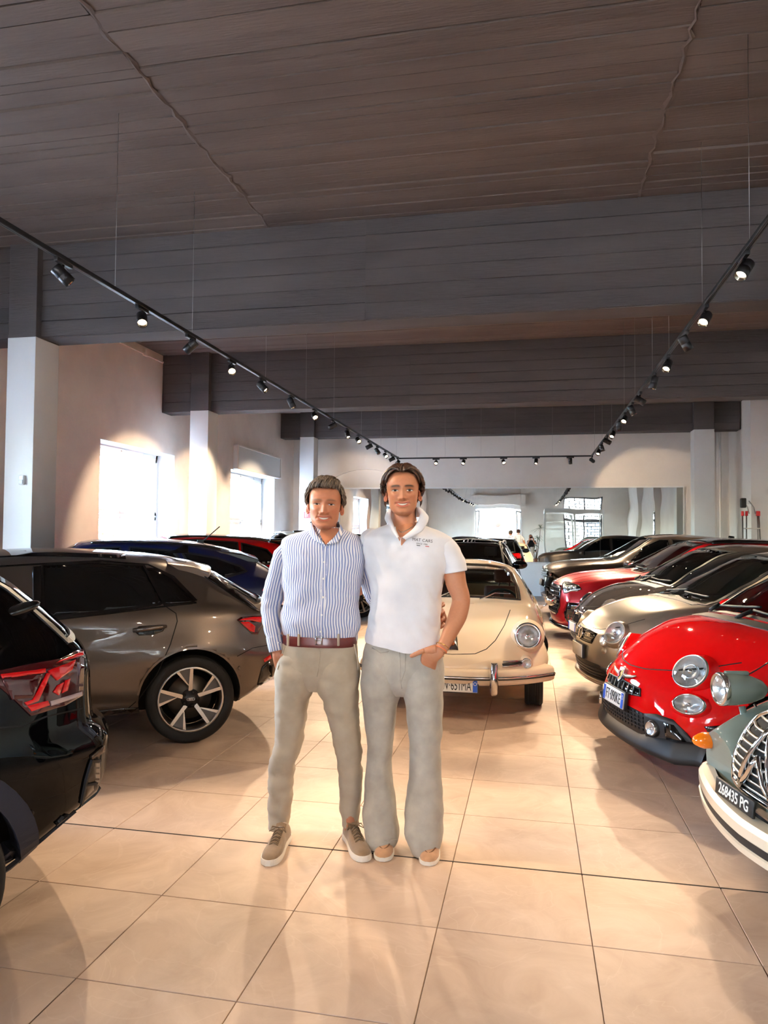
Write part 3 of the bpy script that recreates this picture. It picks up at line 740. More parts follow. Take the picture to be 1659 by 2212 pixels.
    # ---- common parts
    def wheel(s, x, sg, r, w, rr, style, yo, steer=0.0, rm=None, face=None):
        """r tyre radius, w width, rr rim radius, yo y of the outer face"""
        rm = rm or M_alu
        T = Matrix.Translation((x, sg*(yo-w/2), r)) @ Matrix.Rotation(0 if sg > 0 else PI, 4, 'Z') @ Matrix.Rotation(steer, 4, 'Z')
        hw = w/2
        rim = MB().lathe([(rr*.93, -hw*.8), (rr*.88, -hw*.3), (rr*.9, hw*.55), (rr*.97, hw*.8), (rr*1.015, hw*.84), (rr*1.0, hw*.92), (rr*.95, hw*.9)], 'y', 40).build('wheel', rm, s.e)
        rim.matrix_local = T
        ty = [(rr*.99, -hw*.82), (rr*1.03, -hw*.95), (r*.93, -hw), (r*.985, -hw*.86), (r, -hw*.62)]
        for k in range(-2, 3): ty += [(r, hw*.22*k-.012), (r-.006, hw*.22*k-.010), (r-.006, hw*.22*k+.006), (r, hw*.22*k+.008)]
        ty += [(r, hw*.62), (r*.985, hw*.86), (r*.93, hw), (rr*1.06, hw*.97), (rr*1.03, hw*.93), (rr*.99, hw*.84)]
        MB().lathe(ty, 'y', 56).build('tyre', M_tyre, rim)
        MB().lathe([(.0, -hw*.2), (rr*.68, -hw*.2), (rr*.68, -hw*.05), (.0, -hw*.05)], 'y', 32).build('brake_disc', mat('brake_disc_steel', srgb(110, 105, 100), .4, 1.0), rim)
        MB().lathe([(0, -hw*.55), (rr*.88, -hw*.55), (rr*.88, -hw*.5), (0, -hw*.5)], 'y', 24).build('wheel_back', M_seal, rim)
        return s._spokes(rim, rr, hw, style, rm)
    def _spokes(s, rim, rr, hw, style, rm):
        y1 = hw*.78
        def blade(a0, pts0, pts1, m, nm, th=.03, yoff=0.0, dish=.02):
            """quad blade from inner edge pts0 (r, angle offset, ...) to outer edge pts1"""
            P = []
            for (ra, da), (rb, db) in zip(pts0, pts1):
                P.append(((ra*math.cos(a0+da), y1-dish+yoff, ra*math.sin(a0+da)), (rb*math.cos(a0+db), y1+yoff, rb*math.sin(a0+db))))
            (p, q), (t, u) = P
            vs = [p, q, u, t]; vs2 = [(a, b-th, c) for a, b, c in vs]
            return MB().add(vs+vs2, [(0, 1, 2, 3), (7, 6, 5, 4), (0, 4, 5, 1), (1, 5, 6, 2), (2, 6, 7, 3), (3, 7, 4, 0)]) or None
        def mk(nm, m, a0, p0, p1, th=.03, yoff=0.0, dish=.02):
            b = MB(); P = []
            for (ra, da), (rb, db) in zip(p0, p1):
                P.append(((ra*math.cos(a0+da), y1-dish+yoff, ra*math.sin(a0+da)), (rb*math.cos(a0+db), y1+yoff, rb*math.sin(a0+db))))
            (p, q), (t, u) = P; vs = [p, q, u, t]; vs2 = [(a, b_-th, c) for a, b_, c in vs]
            b.add(vs+vs2, [(0, 1, 2, 3), (7, 6, 5, 4), (0, 4, 5, 1), (1, 5, 6, 2), (2, 6, 7, 3), (3, 7, 4, 0)])
            return b.build(nm, m, rim)
        if style == 'turbine':
            face = mat('wheel_polished_face', srgb(205, 202, 198), .25, .85); grey = mat('wheel_grey_insert', srgb(96, 96, 97), .4, .4)
            for k in range(5):
                a = 2*PI*k/5+.28
                mk('spoke', face, a, [(.05, -.32), (.05, .30)], [(rr*.95, .0), (rr*.95, .10)], .035)
                mk('spoke_arm', face, a, [(rr*.42, -.16), (rr*.40, -.06)], [(rr*.95, -.46), (rr*.95, -.36)], .03, -.006, .012)
                mk('spoke_insert', grey, a, [(rr*.42, -.10), (rr*.45, .02)], [(rr*.94, -.38), (rr*.94, .01)], .02, -.014, .01)
            bolt = mat('wheel_bolt_hole', srgb(15, 15, 15), .6)
            for k in range(5):
                a = 2*PI*k/5+.6; MB().lathe([(0, y1-.010), (.012, y1-.010), (.012, y1-.03)], 'y', 10, mtx=Matrix.Translation((.055*math.cos(a), 0, .055*math.sin(a)))).build('bolt_hole', bolt, rim)
        elif style == 'multi':
            for k in range(10):
                mk('spoke', rm, 2*PI*k/10, [(.05, -.25), (.05, .25)], [(rr*.96, -.07), (rr*.96, .07)], .03)
        elif style == 'five':
            for k in range(5):
                mk('spoke', rm, 2*PI*k/5+.3, [(.05, -.5), (.05, .5)], [(rr*.96, -.2), (rr*.96, .2)], .035)
        else:
            MB().lathe([(0, y1*.6), (rr*.55, y1*.7), (rr*.75, y1*.3), (rr*.93, y1*.5)], 'y', 32).build('wheel_disc', rm, rim)
        MB().lathe([(0, y1+.002), (.032, y1-.002), (.036, y1-.01), (.07, y1-.022), (.07, y1-.05)], 'y', 24).build('hub_cap', M_rimdark if style != 'disc' else M_chrome, rim)
        return rim
    def plate(s, fr, u, v, txt, w=.36, hgt=.11, white=True, off=.02, blue=True, tilt=0.0, flat=None, tsx=.8, left='', shift=0.0, tsize=.105):
        m = s.mtx_at(fr, u, v, off, 0, flat) @ Matrix.Rotation(tilt, 4, 'X')
        bp = MB().bbox(-w/2, w/2, -hgt/2, hgt/2, -.018, 0, .004, mtx=m).build('number_plate', M_plate if white else M_ink, s.e)
        MB().bbox(-w/2-.008, w/2+.008, -hgt/2-.008, hgt/2+.008, -.03, -.008, .003, mtx=m).build('plate_holder', M_plast, bp)
        if blue:
            for sg in (-1, 1):
                MB().box(sg*w/2-(.038 if sg > 0 else 0), sg*w/2+(.038 if sg < 0 else 0), -hgt/2+.004, hgt/2-.004, 0, .0012, mtx=m).build('plate_band', M_plateblue, bp)
            rg = MB().lathe([(.0105, .0012), (.0125, .0022), (.0145, .0012)], 'z', 20, mtx=m @ Matrix.Translation((w/2-.019, hgt*.2, 0))); rg.build('plate_emblem', M_plate, bp)
        if txt: text_mesh('plate_text', txt, tsize, M_ink if white else M_plate, bp, m @ Matrix.Translation((shift, -.002, .0008)), bold=0.0, sx=tsx)
        return bp
    def lamp(s, name, fr, u, v, r, off=.016, asp=1.0, roll=0.0, flat=None, ring=M_chrome, depth=.03, inner='bowl', ringw=.012, dome=.02, tint=None, both=False, seat=None, cut=False):
        """round lamp: bezel ring, bowl, bulb element, domed cover"""
        m = s.mtx_at(fr, u, v, off, roll, flat) @ Matrix.Diagonal((asp, 1, 1, 1))
        if cut:                                  # open the skin behind the lamp so that the bowl can sink in
            mi = m.inverted(); bm = bmesh.new(); bm.from_mesh(s.body.data); dele = []
            for f in bm.faces:
                ce = f.calc_center_median()
                for q in ((mi @ ce), (mi @ Vector((ce.x, -ce.y, ce.z))) if both else None):
                    if q is not None and math.hypot(q.x, q.y) < r*1.0 and -.16 < q.z < .05: dele.append(f); break
            bmesh.ops.delete(bm, geom=dele, context='FACES'); bm.to_mesh(s.body.data); bm.free()
        base = MB().lathe([(r-ringw, .004), (r-ringw*.6, .011), (r, .006), (r+.003, -.003)], 'z', 40, mtx=m).build(name, ring, s.e)
        MB().lathe([(r+.002, -.002), (r+.006, -.006), (r+.016, -.03), (r+(.034 if cut else .02), -.07)], 'z', 40, mtx=m).build('lamp_seat', seat or s.paint, base)
        bowl = MB().lathe([(r-ringw+.001, .006), (r*.78, .006-depth*.42), (r*.5, .006-depth*.8), (r*.2, .006-depth*.98), (0, .006-depth)] if cut else [(r-ringw+.001, .006), (r*.75, .006-depth*.12), (r*.45, .006-depth*.28), (r*.2, .006-depth*.36), (0, .006-depth*.38)], 'z', 36, mtx=m).build('lamp_bowl', M_reflect if inner != 'dark' else M_lampdark, base)
        if inner in ('bowl', 'dark', 'proj'):
            MB().lathe([(0, .012), (r*.12, .008), (r*.16, -.004), (r*.16, -depth*.3)], 'z', 16, mtx=m).build('bulb_shield', M_chrome, base)
        if inner == 'proj':
            MB().lathe([(r*.36, -.004), (r*.40, .004), (r*.44, -.004), (r*.44, -depth*.25)], 'z', 28, mtx=m).build('projector_ring', M_alu, base)
        MB().lathe([(0, dome), (r*.4, dome*.86), (r*.7, dome*.55), (r-ringw, .007)], 'z', 36, mtx=m).build('lamp_glass', tint or M_clear, base)
        if both: mirror_copy(base)
        return base
    def windows(s, wd, side, m_w=None, m_s=None, see=True):
        """windscreen outline in F, side windows outline lists in L/S"""
        if wd: s.patch('windscreen', wd, 'F', m_w or M_wind, .002, .004, .07, cut=see, seal=.035)
        for poly in side:
            for fr in ('L', 'S'): s.patch('side_window', poly, fr, m_s or M_tint, .003, .004, .07, cut=False, seal=.022)
    def cabin(s, xd, zf, zd, yw, seats, zseat, m=None):
        """dashboard, floor tub, seats and steering wheel: what shows through the glass"""
        MB().bbox(xd-.45, xd, -yw, yw, zd-.22, zd, .05).build('dashboard', M_inner, s.e)
        MB().box(seats-.9, xd, -yw, yw, zf, zf+.02).build('cabin_floor', M_inner, s.e)
        for sg in (-1, 1):
            y = sg*.36; b = MB()
            b.bbox(seats-.25, seats+.28, y-.24, y+.24, zseat-.12, zseat, .04)
            R_ = Matrix.Translation((seats-.25, y, zseat-.05)) @ Matrix.Rotation(-.22, 4, 'Y')
            b.bbox(-.09, .03, -.23, .23, 0, .56, .04, mtx=R_); b.bbox(-.07, .03, -.12, .12, .6, .78, .035, mtx=R_)
            b.tube([R_ @ Vector((-.03, .06, .5)), R_ @ Vector((-.03, .06, .65))], .01, 6); b.tube([R_ @ Vector((-.03, -.06, .5)), R_ @ Vector((-.03, -.06, .65))], .01, 6)
            b.build('seat', m or M_seat, s.e)
        sw = MB(); T = Matrix.Translation((xd-.50, .36, zd-.02)) @ Matrix.Rotation(-1.1, 4, 'Y')
        n = 28; sw.grid([[tuple(T @ Vector(((.18+.015*math.cos(2*PI*j/8))*math.cos(2*PI*i/n), (.18+.015*math.cos(2*PI*j/8))*math.sin(2*PI*i/n), .015*math.sin(2*PI*j/8)))) for j in range(8)] for i in range(n)], 0, True, True, True)
        sw.bbox(-.17, .17, -.02, .02, -.01, .01, .004, mtx=T); sw.build('steering_wheel', M_inner, s.e)
    def wing_mirror(s, x, y, z, m, sz=1.0, sides=(1, -1)):
        for sg in sides:
            o = MB().sphere((0, 0, 0), (.09*sz, .12*sz, .07*sz), 20, 12, mtx=Matrix.Translation((x, sg*(y+.11*sz), z))).build('wing_mirror', m, s.e)
            MB().bbox(x-.092*sz, x-.05*sz, sg*(y+.11*sz)-.095*sz, sg*(y+.11*sz)+.095*sz, z-.05*sz, z+.05*sz, .012).build('mirror_glass', M_gloss, o)
            MB().tube([(x-.01, sg*(y-.06), z-.04), (x, sg*(y+.06), z-.04)], .018*sz, 8).build('mirror_arm', M_plast, o)
    def wiper(s, fr, line, m=None, off=.02):
        return s.rod('wiper', line, fr, m or M_plast, .008, off)
    def handle(s, x, z, m, w=.2):
        for fr in ('L', 'S'):
            p, n = s.hit(fr, x, z); sg = 1 if fr == 'L' else -1
            o = s.patch('handle_recess', [(x+.5*w*.85*math.cos(t), z-.004+.036*math.sin(t)) for t in np.linspace(0, 2*PI, 20)[:-1]], fr, M_gloss, .001, .004, .05)
            MB().tube([(x-w/2, p.y+sg*.006, z), (x-w/2+.03, p.y+sg*.026, z+.004), (x+w/2-.03, p.y+sg*.028, z+.008), (x+w/2, p.y+sg*.006, z+.008)], [(.012, .014), (.012, .016), (.012, .016), (.01, .012)], 10).build('door_handle', m, o)
def mirror_copy(o, parent=None):
    me = o.data.copy(); c = o.copy(); c.data = me; COL.objects.link(c); c.parent = parent or o.parent
    me.transform(Matrix.Diagonal((1, -1, 1, 1))); me.flip_normals()
    for ch in list(o.children): mirror_copy(ch, c)
    return c
def _inside(p, poly):
    c = False; n = len(poly); j = n-1
    for i in range(n):
        a, b = poly[i], poly[j]
        if (a[1] > p[1]) != (b[1] > p[1]) and p[0] < (b[0]-a[0])*(p[1]-a[1])/(b[1]-a[1])+a[0]: c = not c
        j = i
    return c
def ell(cx, cy, rx, ry, n=24, rot=0.0):
    c, s_ = math.cos(rot), math.sin(rot)
    return [(cx+rx*math.cos(2*PI*k/n)*c-ry*math.sin(2*PI*k/n)*s_, cy+rx*math.cos(2*PI*k/n)*s_+ry*math.sin(2*PI*k/n)*c) for k in range(n)]
def mir(poly): return [(-a, b) for a, b in reversed(poly)]
# ================================================================ CARS
RED = paint('signal_red_paint', srgb(205, 8, 10)); DKRED = paint('crimson_paint', srgb(168, 8, 20), .35)
GREY = paint('metallic_grey_paint', srgb(104, 94, 86), .75, .34); BLACK = paint('deep_black_paint', srgb(4, 4, 5), 0, .3, .62); BLUE = paint('night_blue_paint', srgb(8, 20, 66), .3)
IVORY = paint('ivory_paint', srgb(226, 206, 180)); SILVER = paint('champagne_silver_paint', srgb(166, 157, 143), .75, .34); DKGREY = paint('anthracite_paint', srgb(46, 43, 42))
BRONZE = paint('bronze_grey_paint', srgb(76, 67, 61), .7, .34); GREEN = paint('sage_grey_paint', srgb(112, 122, 114), 0, .4); CREAM = paint('cream_roof_paint', srgb(235, 222, 200))

CITY = dict(x0=-1.66, x1=1.80, nx=90,
    zb=[(-1.66, .36), (-1.4, .24), (1.4, .2), (1.80, .2)],
    W=[(-1.66, .52), (-1.45, .72), (-1.0, .805), (0, .80), (1.0, .812), (1.35, .795), (1.6, .74), (1.72, .67), (1.80, .55)],
    zs=[(-1.66, .80), (-1.3, .94), (0, .94), (.7, .925), (1.1, .885), (1.4, .81), (1.6, .73), (1.72, .66), (1.80, .58)],
    ks=[(-1.66, .93), (0, .945), (1.0, .93), (1.4, .84), (1.8, .8)],
    wr=[(-1.66, .42), (-1.35, .54), (-.9, .575), (.0, .59), (.3, .615), (.93, .68), (1.2, .58), (1.5, .48), (1.8, .36)],
    zr=[(-1.66, .86), (-1.45, 1.15), (-1.2, 1.30), (-.8, 1.37), (-.3, 1.395), (.12, 1.35), (.55, 1.17), (.93, .96), (1.2, .935), (1.45, .865), (1.65, .77), (1.80, .63)],
    zt=[(-1.66, .90), (-1.45, 1.22), (-1.2, 1.38), (-.8, 1.46), (-.3, 1.49), (.10, 1.455), (.55, 1.24), (.93, 1.005), (1.2, .97), (1.45, .90), (1.65, .80), (1.80, .66)],
    bow=.15, bp=2.0, nf=.75, df=.05, nose=[(0, -.03), (.3, .02), (.42, .02), (.6, -.01), (.75, -.02)], bowr=.12, arch=[(1.15, .30, .335, .52, 1.1), (-1.15, .30, .335, .52, 1.1)])

# ---------------------------------------------------------------- red hot hatch (front right)
def city_base(c, seeglass=True):
    c.windows([(-.63, .985), (-.35, 1.005), (0, 1.012), (.35, 1.005), (.63, .985), (.575, 1.22), (.50, 1.40), (.25, 1.432), (0, 1.44), (-.25, 1.432), (-.50, 1.40), (-.575, 1.22)],
              [[(.62, .965), (-.55, .985), (-.62, 1.30), (-.3, 1.37), (.0, 1.35), (.3, 1.22)], [(-.66, .99), (-1.15, 1.03), (-1.12, 1.15), (-.95, 1.27), (-.7, 1.31)]])
    c.cabin(.88, .42, .93, .62, -.15, .58)
    c.wing_mirror(.58, .74, 1.0, c.paint, .95)
    for sg, fr in ((1, 'L'), (-1, 'S')):
        c.strip('door_gap', [(.52, .30), (.60, .55), (.60, .93)], fr, M_seam); c.strip('door_gap', [(-.62, .97), (-.66, .6), (-.55, .32)], fr, M_seam); c.strip('door_gap', [(.52, .30), (-.55, .32)], fr, M_seam)
    c.handle(-.42, .80, M_chrome, .18)
    # bonnet gap runs round the nose above the lamps
    c.strip('bonnet_gap', [(-.66, .80), (-.58, .755), (-.40, .705), (-.2, .678), (0, .670), (.2, .678), (.40, .705), (.58, .755), (.66, .80)], 'F', M_seam, .007)
    for sg in (1, -1): c.strip('bonnet_gap', [(1.35, sg*.70), (1.12, sg*.735), (.95, sg*.725)], 'T', M_seam, .007)
    # scuttle panel and wipers
    c.strip('scuttle_panel', [(.97, -.60), (1.02, -.3), (1.03, 0), (1.02, .3), (.97, .60)], 'T', M_plast, .11, .006)
    c.rod('wiper', [(-.02, 1.035), (.28, 1.022), (.56, 1.025)], 'F', M_plast, .009, .022); c.rod('wiper', [(-.55, 1.02), (-.3, 1.035), (.0, 1.06)], 'F', M_plast, .009, .022)
    for y in (.0, -.55): MB().tube([c.hit('F', y, 1.0)[0]+Vector((.05, 0, .0)), c.hit('F', y, 1.03)[0]+Vector((.03, 0, .02))], .016, 8).build('wiper_pivot', M_plast, c.e)
def red_hatch():
    c = Car(CITY, 'hot_hatch', 'bright red hot hatch with round lamps and black front lip', (.665, 5.36), 195, RED, 'cars in the right row', (1.80, 0)); city_base(c)
    c.lamp('headlight', 'P', 1495, 1453, .110, .022, asp=1.10, roll=.35, inner='proj', ring=M_alu, ringw=.009, dome=.035, both=True, cut=True, depth=.07, flat=Vector((.78, .42, .46)).normalized())
    c.lamp('driving_lamp', 'P', 1490, 1523, .064, .020, cut=True, depth=.05, asp=1.55, roll=.05, inner='bowl', ring=M_chrome, ringw=.008, dome=.02, both=True)
    for sg in (1, -1):
        # bumper side: black fog lamp surround and lower corner vent
        fog = c.patch('fog_surround', [(sg*a, b) for a, b in [(.36, .42), (.46, .44), (.56, .43), (.63, .36), (.67, .26), (.64, .225), (.48, .225), (.37, .27)]], 'F', M_plast, .010, .03, .05)
        c.lamp('fog_lamp', 'F', sg*.44, .345, .045, .022, inner='bowl', ringw=.006, dome=.008, flat=Vector((.96, sg*.28, 0)), seat=M_plast)
        c.patch('fog_mesh', [(sg*a, b) for a, b in [(.52, .40), (.57, .40), (.625, .30), (.60, .27), (.53, .29)]], 'F', M_gloss, .016, .01, .05, parent=fog)
        v = c.patch('corner_vent', [(a, b) for a, b in [(1.52, .28), (1.60, .42), (1.50, .44), (1.40, .42), (1.42, .29)]], 'L' if sg > 0 else 'S', M_gloss, .004, .02, .05)
        for k in range(3): c.strip('vent_fin', [(1.44+.04*k, .30), (1.45+.045*k, .42)], 'L' if sg > 0 else 'S', M_plast, .010, .012, parent=v)
    # upper slot with fins
    g = c.patch('upper_grille', [(-.29, .515), (-.2, .50), (0, .495), (.2, .50), (.29, .515), (.27, .557), (0, .568), (-.27, .557)], 'F', M_gloss, .006, .02, .05)
    for k in range(-3, 4): c.strip('grille_fin', [(k*.07, .503), (k*.07, .562)], 'F', M_plast, .010, .016, parent=g)
    c.rod('grille_rim', [(-.29, .515), (-.27, .558), (0, .570), (.27, .558), (.29, .515), (0, .493), (-.29, .515)], 'F', M_plast, .006, .006, parent=g)
    # lower grille mesh
    lg = c.patch('lower_grille', [(-.38, .22), (.38, .22), (.37, .415), (.2, .425), (-.2, .425), (-.37, .415)], 'F', M_seal, .004, .02, .05)
    for k in range(-8, 9):
        c.strip('mesh_bar', [(k*.043, .305), (k*.043, .415)], 'F', M_plast, .007, .010, parent=lg)
    for z in (.325, .35, .375, .40): c.strip('mesh_bar', [(-.36, z), (.36, z)], 'F', M_plast, .007, .010, parent=lg)
    # black lip
    L = []
    for k in range(33):
        y = -.72+1.44*k/32; x = 1.845-.20*(abs(y)/.8)**2.2-(.10 if abs(y) > .66 else 0)
        up = .045 if abs(y) > .36 else .0
        L.append([(x-.12, y, .20), (x-.02, y, .285+up*.6), (x+.012, y, .275+up*.5), (x+.045, y, .215), (x+.052, y, .190), (x+.03, y, .172), (x-.12, y, .178)])
    MB().grid(L, 0, True).build('front_lip', M_plast, c.e)
    c.plate('F', 0, .452, 'FT·090KE', .36, .11, off=.035, tsx=.62)
    # shield emblem with silver whiskers
    m = c.mtx_at('F', 0, .600, .020)
    sh = [(-.036, .045), (0, .052), (.036, .045), (.038, .0), (.025, -.035), (0, -.055), (-.025, -.035), (-.038, 0)]
    o = MB().prism(sh, -.03, .006, 'z', mtx=m).build('emblem', M_alu, c.e)
    MB().prism([(a*.8, b*.78) for a, b in sh], .006, .009, 'z', mtx=m).build('emblem_shield', mat('emblem_yellow', srgb(205, 160, 30), .4), o)
    MB().prism([(a*.8, b*.78) for a, b in [(-.036, .045), (0, .052), (0, -.055), (-.025, -.035), (-.038, 0)]], .007, .0095, 'z', mtx=m).build('emblem_field', mat('emblem_red', srgb(170, 20, 25), .4), o)
    MB().tube([m @ Vector(p) for p in [(-.010, -.03, .010), (.012, -.01, .012), (-.008, .008, .012), (.006, .022, .010)]], .004, 6).build('emblem_mark', M_ink, o)
    MB().box(-.024, .024, .026, .036, .009, .0105, mtx=m).build('emblem_band', M_plate, o)
    for sg in (1, -1):
        pts = [c.hit('F', sg*a, b) for a, b in [(.03, .600), (.08, .602), (.14, .610), (.19, .622)]]
        MB().tube([p+n*.014 for p, n in pts], [(.014, .016), (.012, .014), (.009, .010), (.003, .003)], 10).build('whisker_bar', M_alu, c.e)
    for sg in (1, -1):
        for x in (1.15, -1.15): c.wheel(x, sg, .295, .19, .205, 'multi', .80)
    return c
def anthracite_city():
    c = Car(CITY, 'city_car', 'dark grey city car with chrome whiskers, third behind the red hot hatch' if False else 'dark anthracite city car with chrome whiskers between silver and crimson cars', (.62, 9.75), 190, DKGREY, 'cars in the right row', (1.80, 0)); city_base(c)
    for sg in (1, -1):
        c.lamp('headlight', ('A', sg*32), -sg*.345, .71, .115, .018, inner='proj', ringw=.012, dome=.035, cut=True, depth=.07)
        c.lamp('driving_lamp', ('A', sg*25), -sg*.22, .55, .05, .014, inner='bowl', ringw=.008)
        pts = [c.hit('F', sg*a, b) for a, b in [(.03, .60), (.10, .602), (.18, .606), (.26, .606)]]
        MB().tube([p+n*.012 for p, n in pts], [(.012, .016), (.012, .016), (.011, .014), (.006, .008)], 10).build('whisker_bar', M_chrome, c.e)
        c.patch('fog_recess', [(sg*a, b) for a, b in [(.46, .30), (.60, .30), (.61, .36), (.47, .36)]], 'F', M_gloss, .004, .02, .05)
    c.rod('bumper_strip', [(-.66, .47), (-.4, .455), (0, .45), (.4, .455), (.66, .47)], 'F', M_chrome, .011, .006)
    lg = c.patch('lower_grille', [(-.34, .24), (.34, .24), (.38, .37), (-.38, .37)], 'F', M_seal, .004, .02, .05)
    for z in (.265, .295, .325, .35): c.strip('grille_bar', [(-.35, z), (.35, z)], 'F', M_plast, .010, .012, parent=lg)
    MB().lathe([(0, .012), (.03, .010), (.036, .004), (.036, -.02)], 'z', 24, mtx=c.mtx_at('F', 0, .60, .012)).build('emblem', M_chrome, c.e)
    c.plate('F', 0, .42, 'EP 6', .36, .11, off=.03, tsx=.7) if False else c.plate('F', 0, .41, '', .36, .11, off=.03)
    for sg in (1, -1):
        for x in (1.15, -1.15): c.wheel(x, sg, .295, .18, .2, 'multi', .80)
# ---------------------------------------------------------------- silver hatch
LUPO = dict(x0=-1.62, x1=1.78, nx=90,
    zb=[(-1.62, .36), (-1.4, .24), (1.4, .22), (1.78, .24)],
    W=[(-1.62, .58), (-1.45, .74), (-1.0, .805), (0, .80), (1.0, .81), (1.35, .80), (1.6, .755), (1.72, .69), (1.78, .60)],
    zs=[(-1.62, .82), (-1.3, .93), (0, .92), (.7, .91), (1.1, .885), (1.4, .83), (1.6, .765), (1.72, .70), (1.78, .64)],
    ks=[(-1.62, .93), (0, .945), (1.0, .92), (1.4, .86), (1.8, .82)],
    wr=[(-1.62, .46), (-1.35, .55), (-.9, .575), (.0, .59), (.3, .61), (.85, .68), (1.2, .62), (1.5, .54), (1.78, .42)],
    zr=[(-1.62, .88), (-1.45, 1.18), (-1.25, 1.32), (-.8, 1.37), (-.3, 1.375), (.05, 1.33), (.5, 1.13), (.85, .965), (1.2, .925), (1.45, .87), (1.65, .79), (1.78, .68)],
    zt=[(-1.62, .92), (-1.45, 1.24), (-1.25, 1.39), (-.8, 1.44), (-.3, 1.455), (.02, 1.42), (.5, 1.18), (.85, 1.0), (1.2, .955), (1.45, .90), (1.65, .82), (1.78, .71)],
    bow=.20, bp=2.2, nf=.7, df=.04, nose=[(0, -.05), (.3, .0), (.45, .015), (.6, .0), (.75, -.02)], bowr=.1, arch=[(1.16, .29, .325, .52, 1.1), (-1.16, .29, .325, .52, 1.1)])
def silver_hatch():
    c = Car(LUPO, 'small_hatchback', 'champagne silver small hatchback with round twin lamps behind the red hot hatch', (.53, 7.45), 190, SILVER, 'cars in the right row', (1.78, 0))
    c.windows([(-.64, .965), (0, .995), (.64, .965), (.585, 1.18), (.52, 1.37), (0, 1.405), (-.52, 1.37), (-.585, 1.18)], [[(.55, .95), (-.5, .965), (-.55, 1.30), (-.3, 1.35), (-.05, 1.32), (.25, 1.19)], [(-.58, .97), (-1.15, .99), (-1.1, 1.25), (-.62, 1.30)]])
    c.cabin(.82, .42, .92, .62, -.15, .58); c.wing_mirror(.52, .74, .98, c.paint, .9)
    for sg in (1, -1):
        c.lamp('headlight', ('A', sg*30), -sg*.345, .685, .115, .018, asp=.95, inner='bowl', ring=SILVER, ringw=.012, dome=.035, cut=True, depth=.07)
        c.lamp('indicator_lamp', ('A', sg*20), -sg*.135, .615, .055, .014, asp=.95, inner='bowl', ring=SILVER, ringw=.008, dome=.015)
        c.patch('washer_cap', ell(sg*.50, .52, .028, .028, 16), 'F', SILVER, .004, .004, .03)
    g = c.patch('grille', [(-.30, .555), (.30, .555), (.36, .66), (.2, .675), (-.2, .675), (-.36, .66)], 'F', M_gloss, .005, .02, .05)
    for k in range(4): c.strip('grille_bar', [(-.31, .575+.026*k), (.31, .575+.026*k)], 'F', M_plast, .008, .012, parent=g)
    m = c.mtx_at('F', 0, .618, .016)
    em = MB().lathe([(.048, 0), (.054, .008), (.060, 0), (.060, -.02), (0, -.02), (0, -.004), (.048, -.004)], 'z', 28, mtx=m).build('emblem', M_chrome, c.e)
    MB().tube([m @ Vector(p) for p in [(-.03, .035, .004), (-.012, -.03, .004), (0, .0, .004), (.012, -.03, .004), (.03, .035, .004)]], .005, 6).build('emblem_mark', M_chrome, em)
    text_mesh('badge', 'GTI', .045, M_chrome, c.e, c.mtx_at('F', .235, .63, .018), .002, .001)
    c.strip('bonnet_gap', [(-.62, .83), (-.52, .745), (-.36, .70), (0, .690), (.36, .70), (.52, .745), (.62, .83)], 'F', M_seam, .006)
    lg = c.patch('lower_intake', [(-.62, .25), (.62, .25), (.58, .36), (.42, .385), (-.42, .385), (-.58, .36)], 'F', M_seal, .006, .02, .05)
    for z in (.28, .31, .34): c.strip('grille_bar', [(-.55, z), (.55, z)], 'F', M_plast, .01, .012, parent=lg)
    L = [[(x-.1, y, .23), (x+.015, y, .245), (x+.035, y, .225), (x+.02, y, .20), (x-.1, y, .20)] for y, x in ((-.72+1.44*k/24, 1.80-.20*(abs(-.72+1.44*k/24)/.8)**2.2) for k in range(25))]
    MB().grid(L, 0, True).build('front_lip', SILVER, c.e)
    c.plate('F', 0, .465, 'CV 716', .36, .11, white=True, blue=False, off=.035, tsx=.7) if False else c.plate('F', 0, .465, '', .36, .12, off=.03, blue=False)
    c.rod('wiper', [(-.02, 1.02), (.5, 1.01)], 'F', M_plast, .008, .02); c.rod('wiper', [(-.5, 1.0), (-.05, 1.04)], 'F', M_plast, .008, .02)
    c.strip('scuttle_panel', [(.93, -.58), (.97, 0), (.93, .58)], 'T', M_plast, .07, .005)
    for sg in (1, -1):
        for x in (1.16, -1.16): c.wheel(x, sg, .285, .18, .19, 'five', .795)
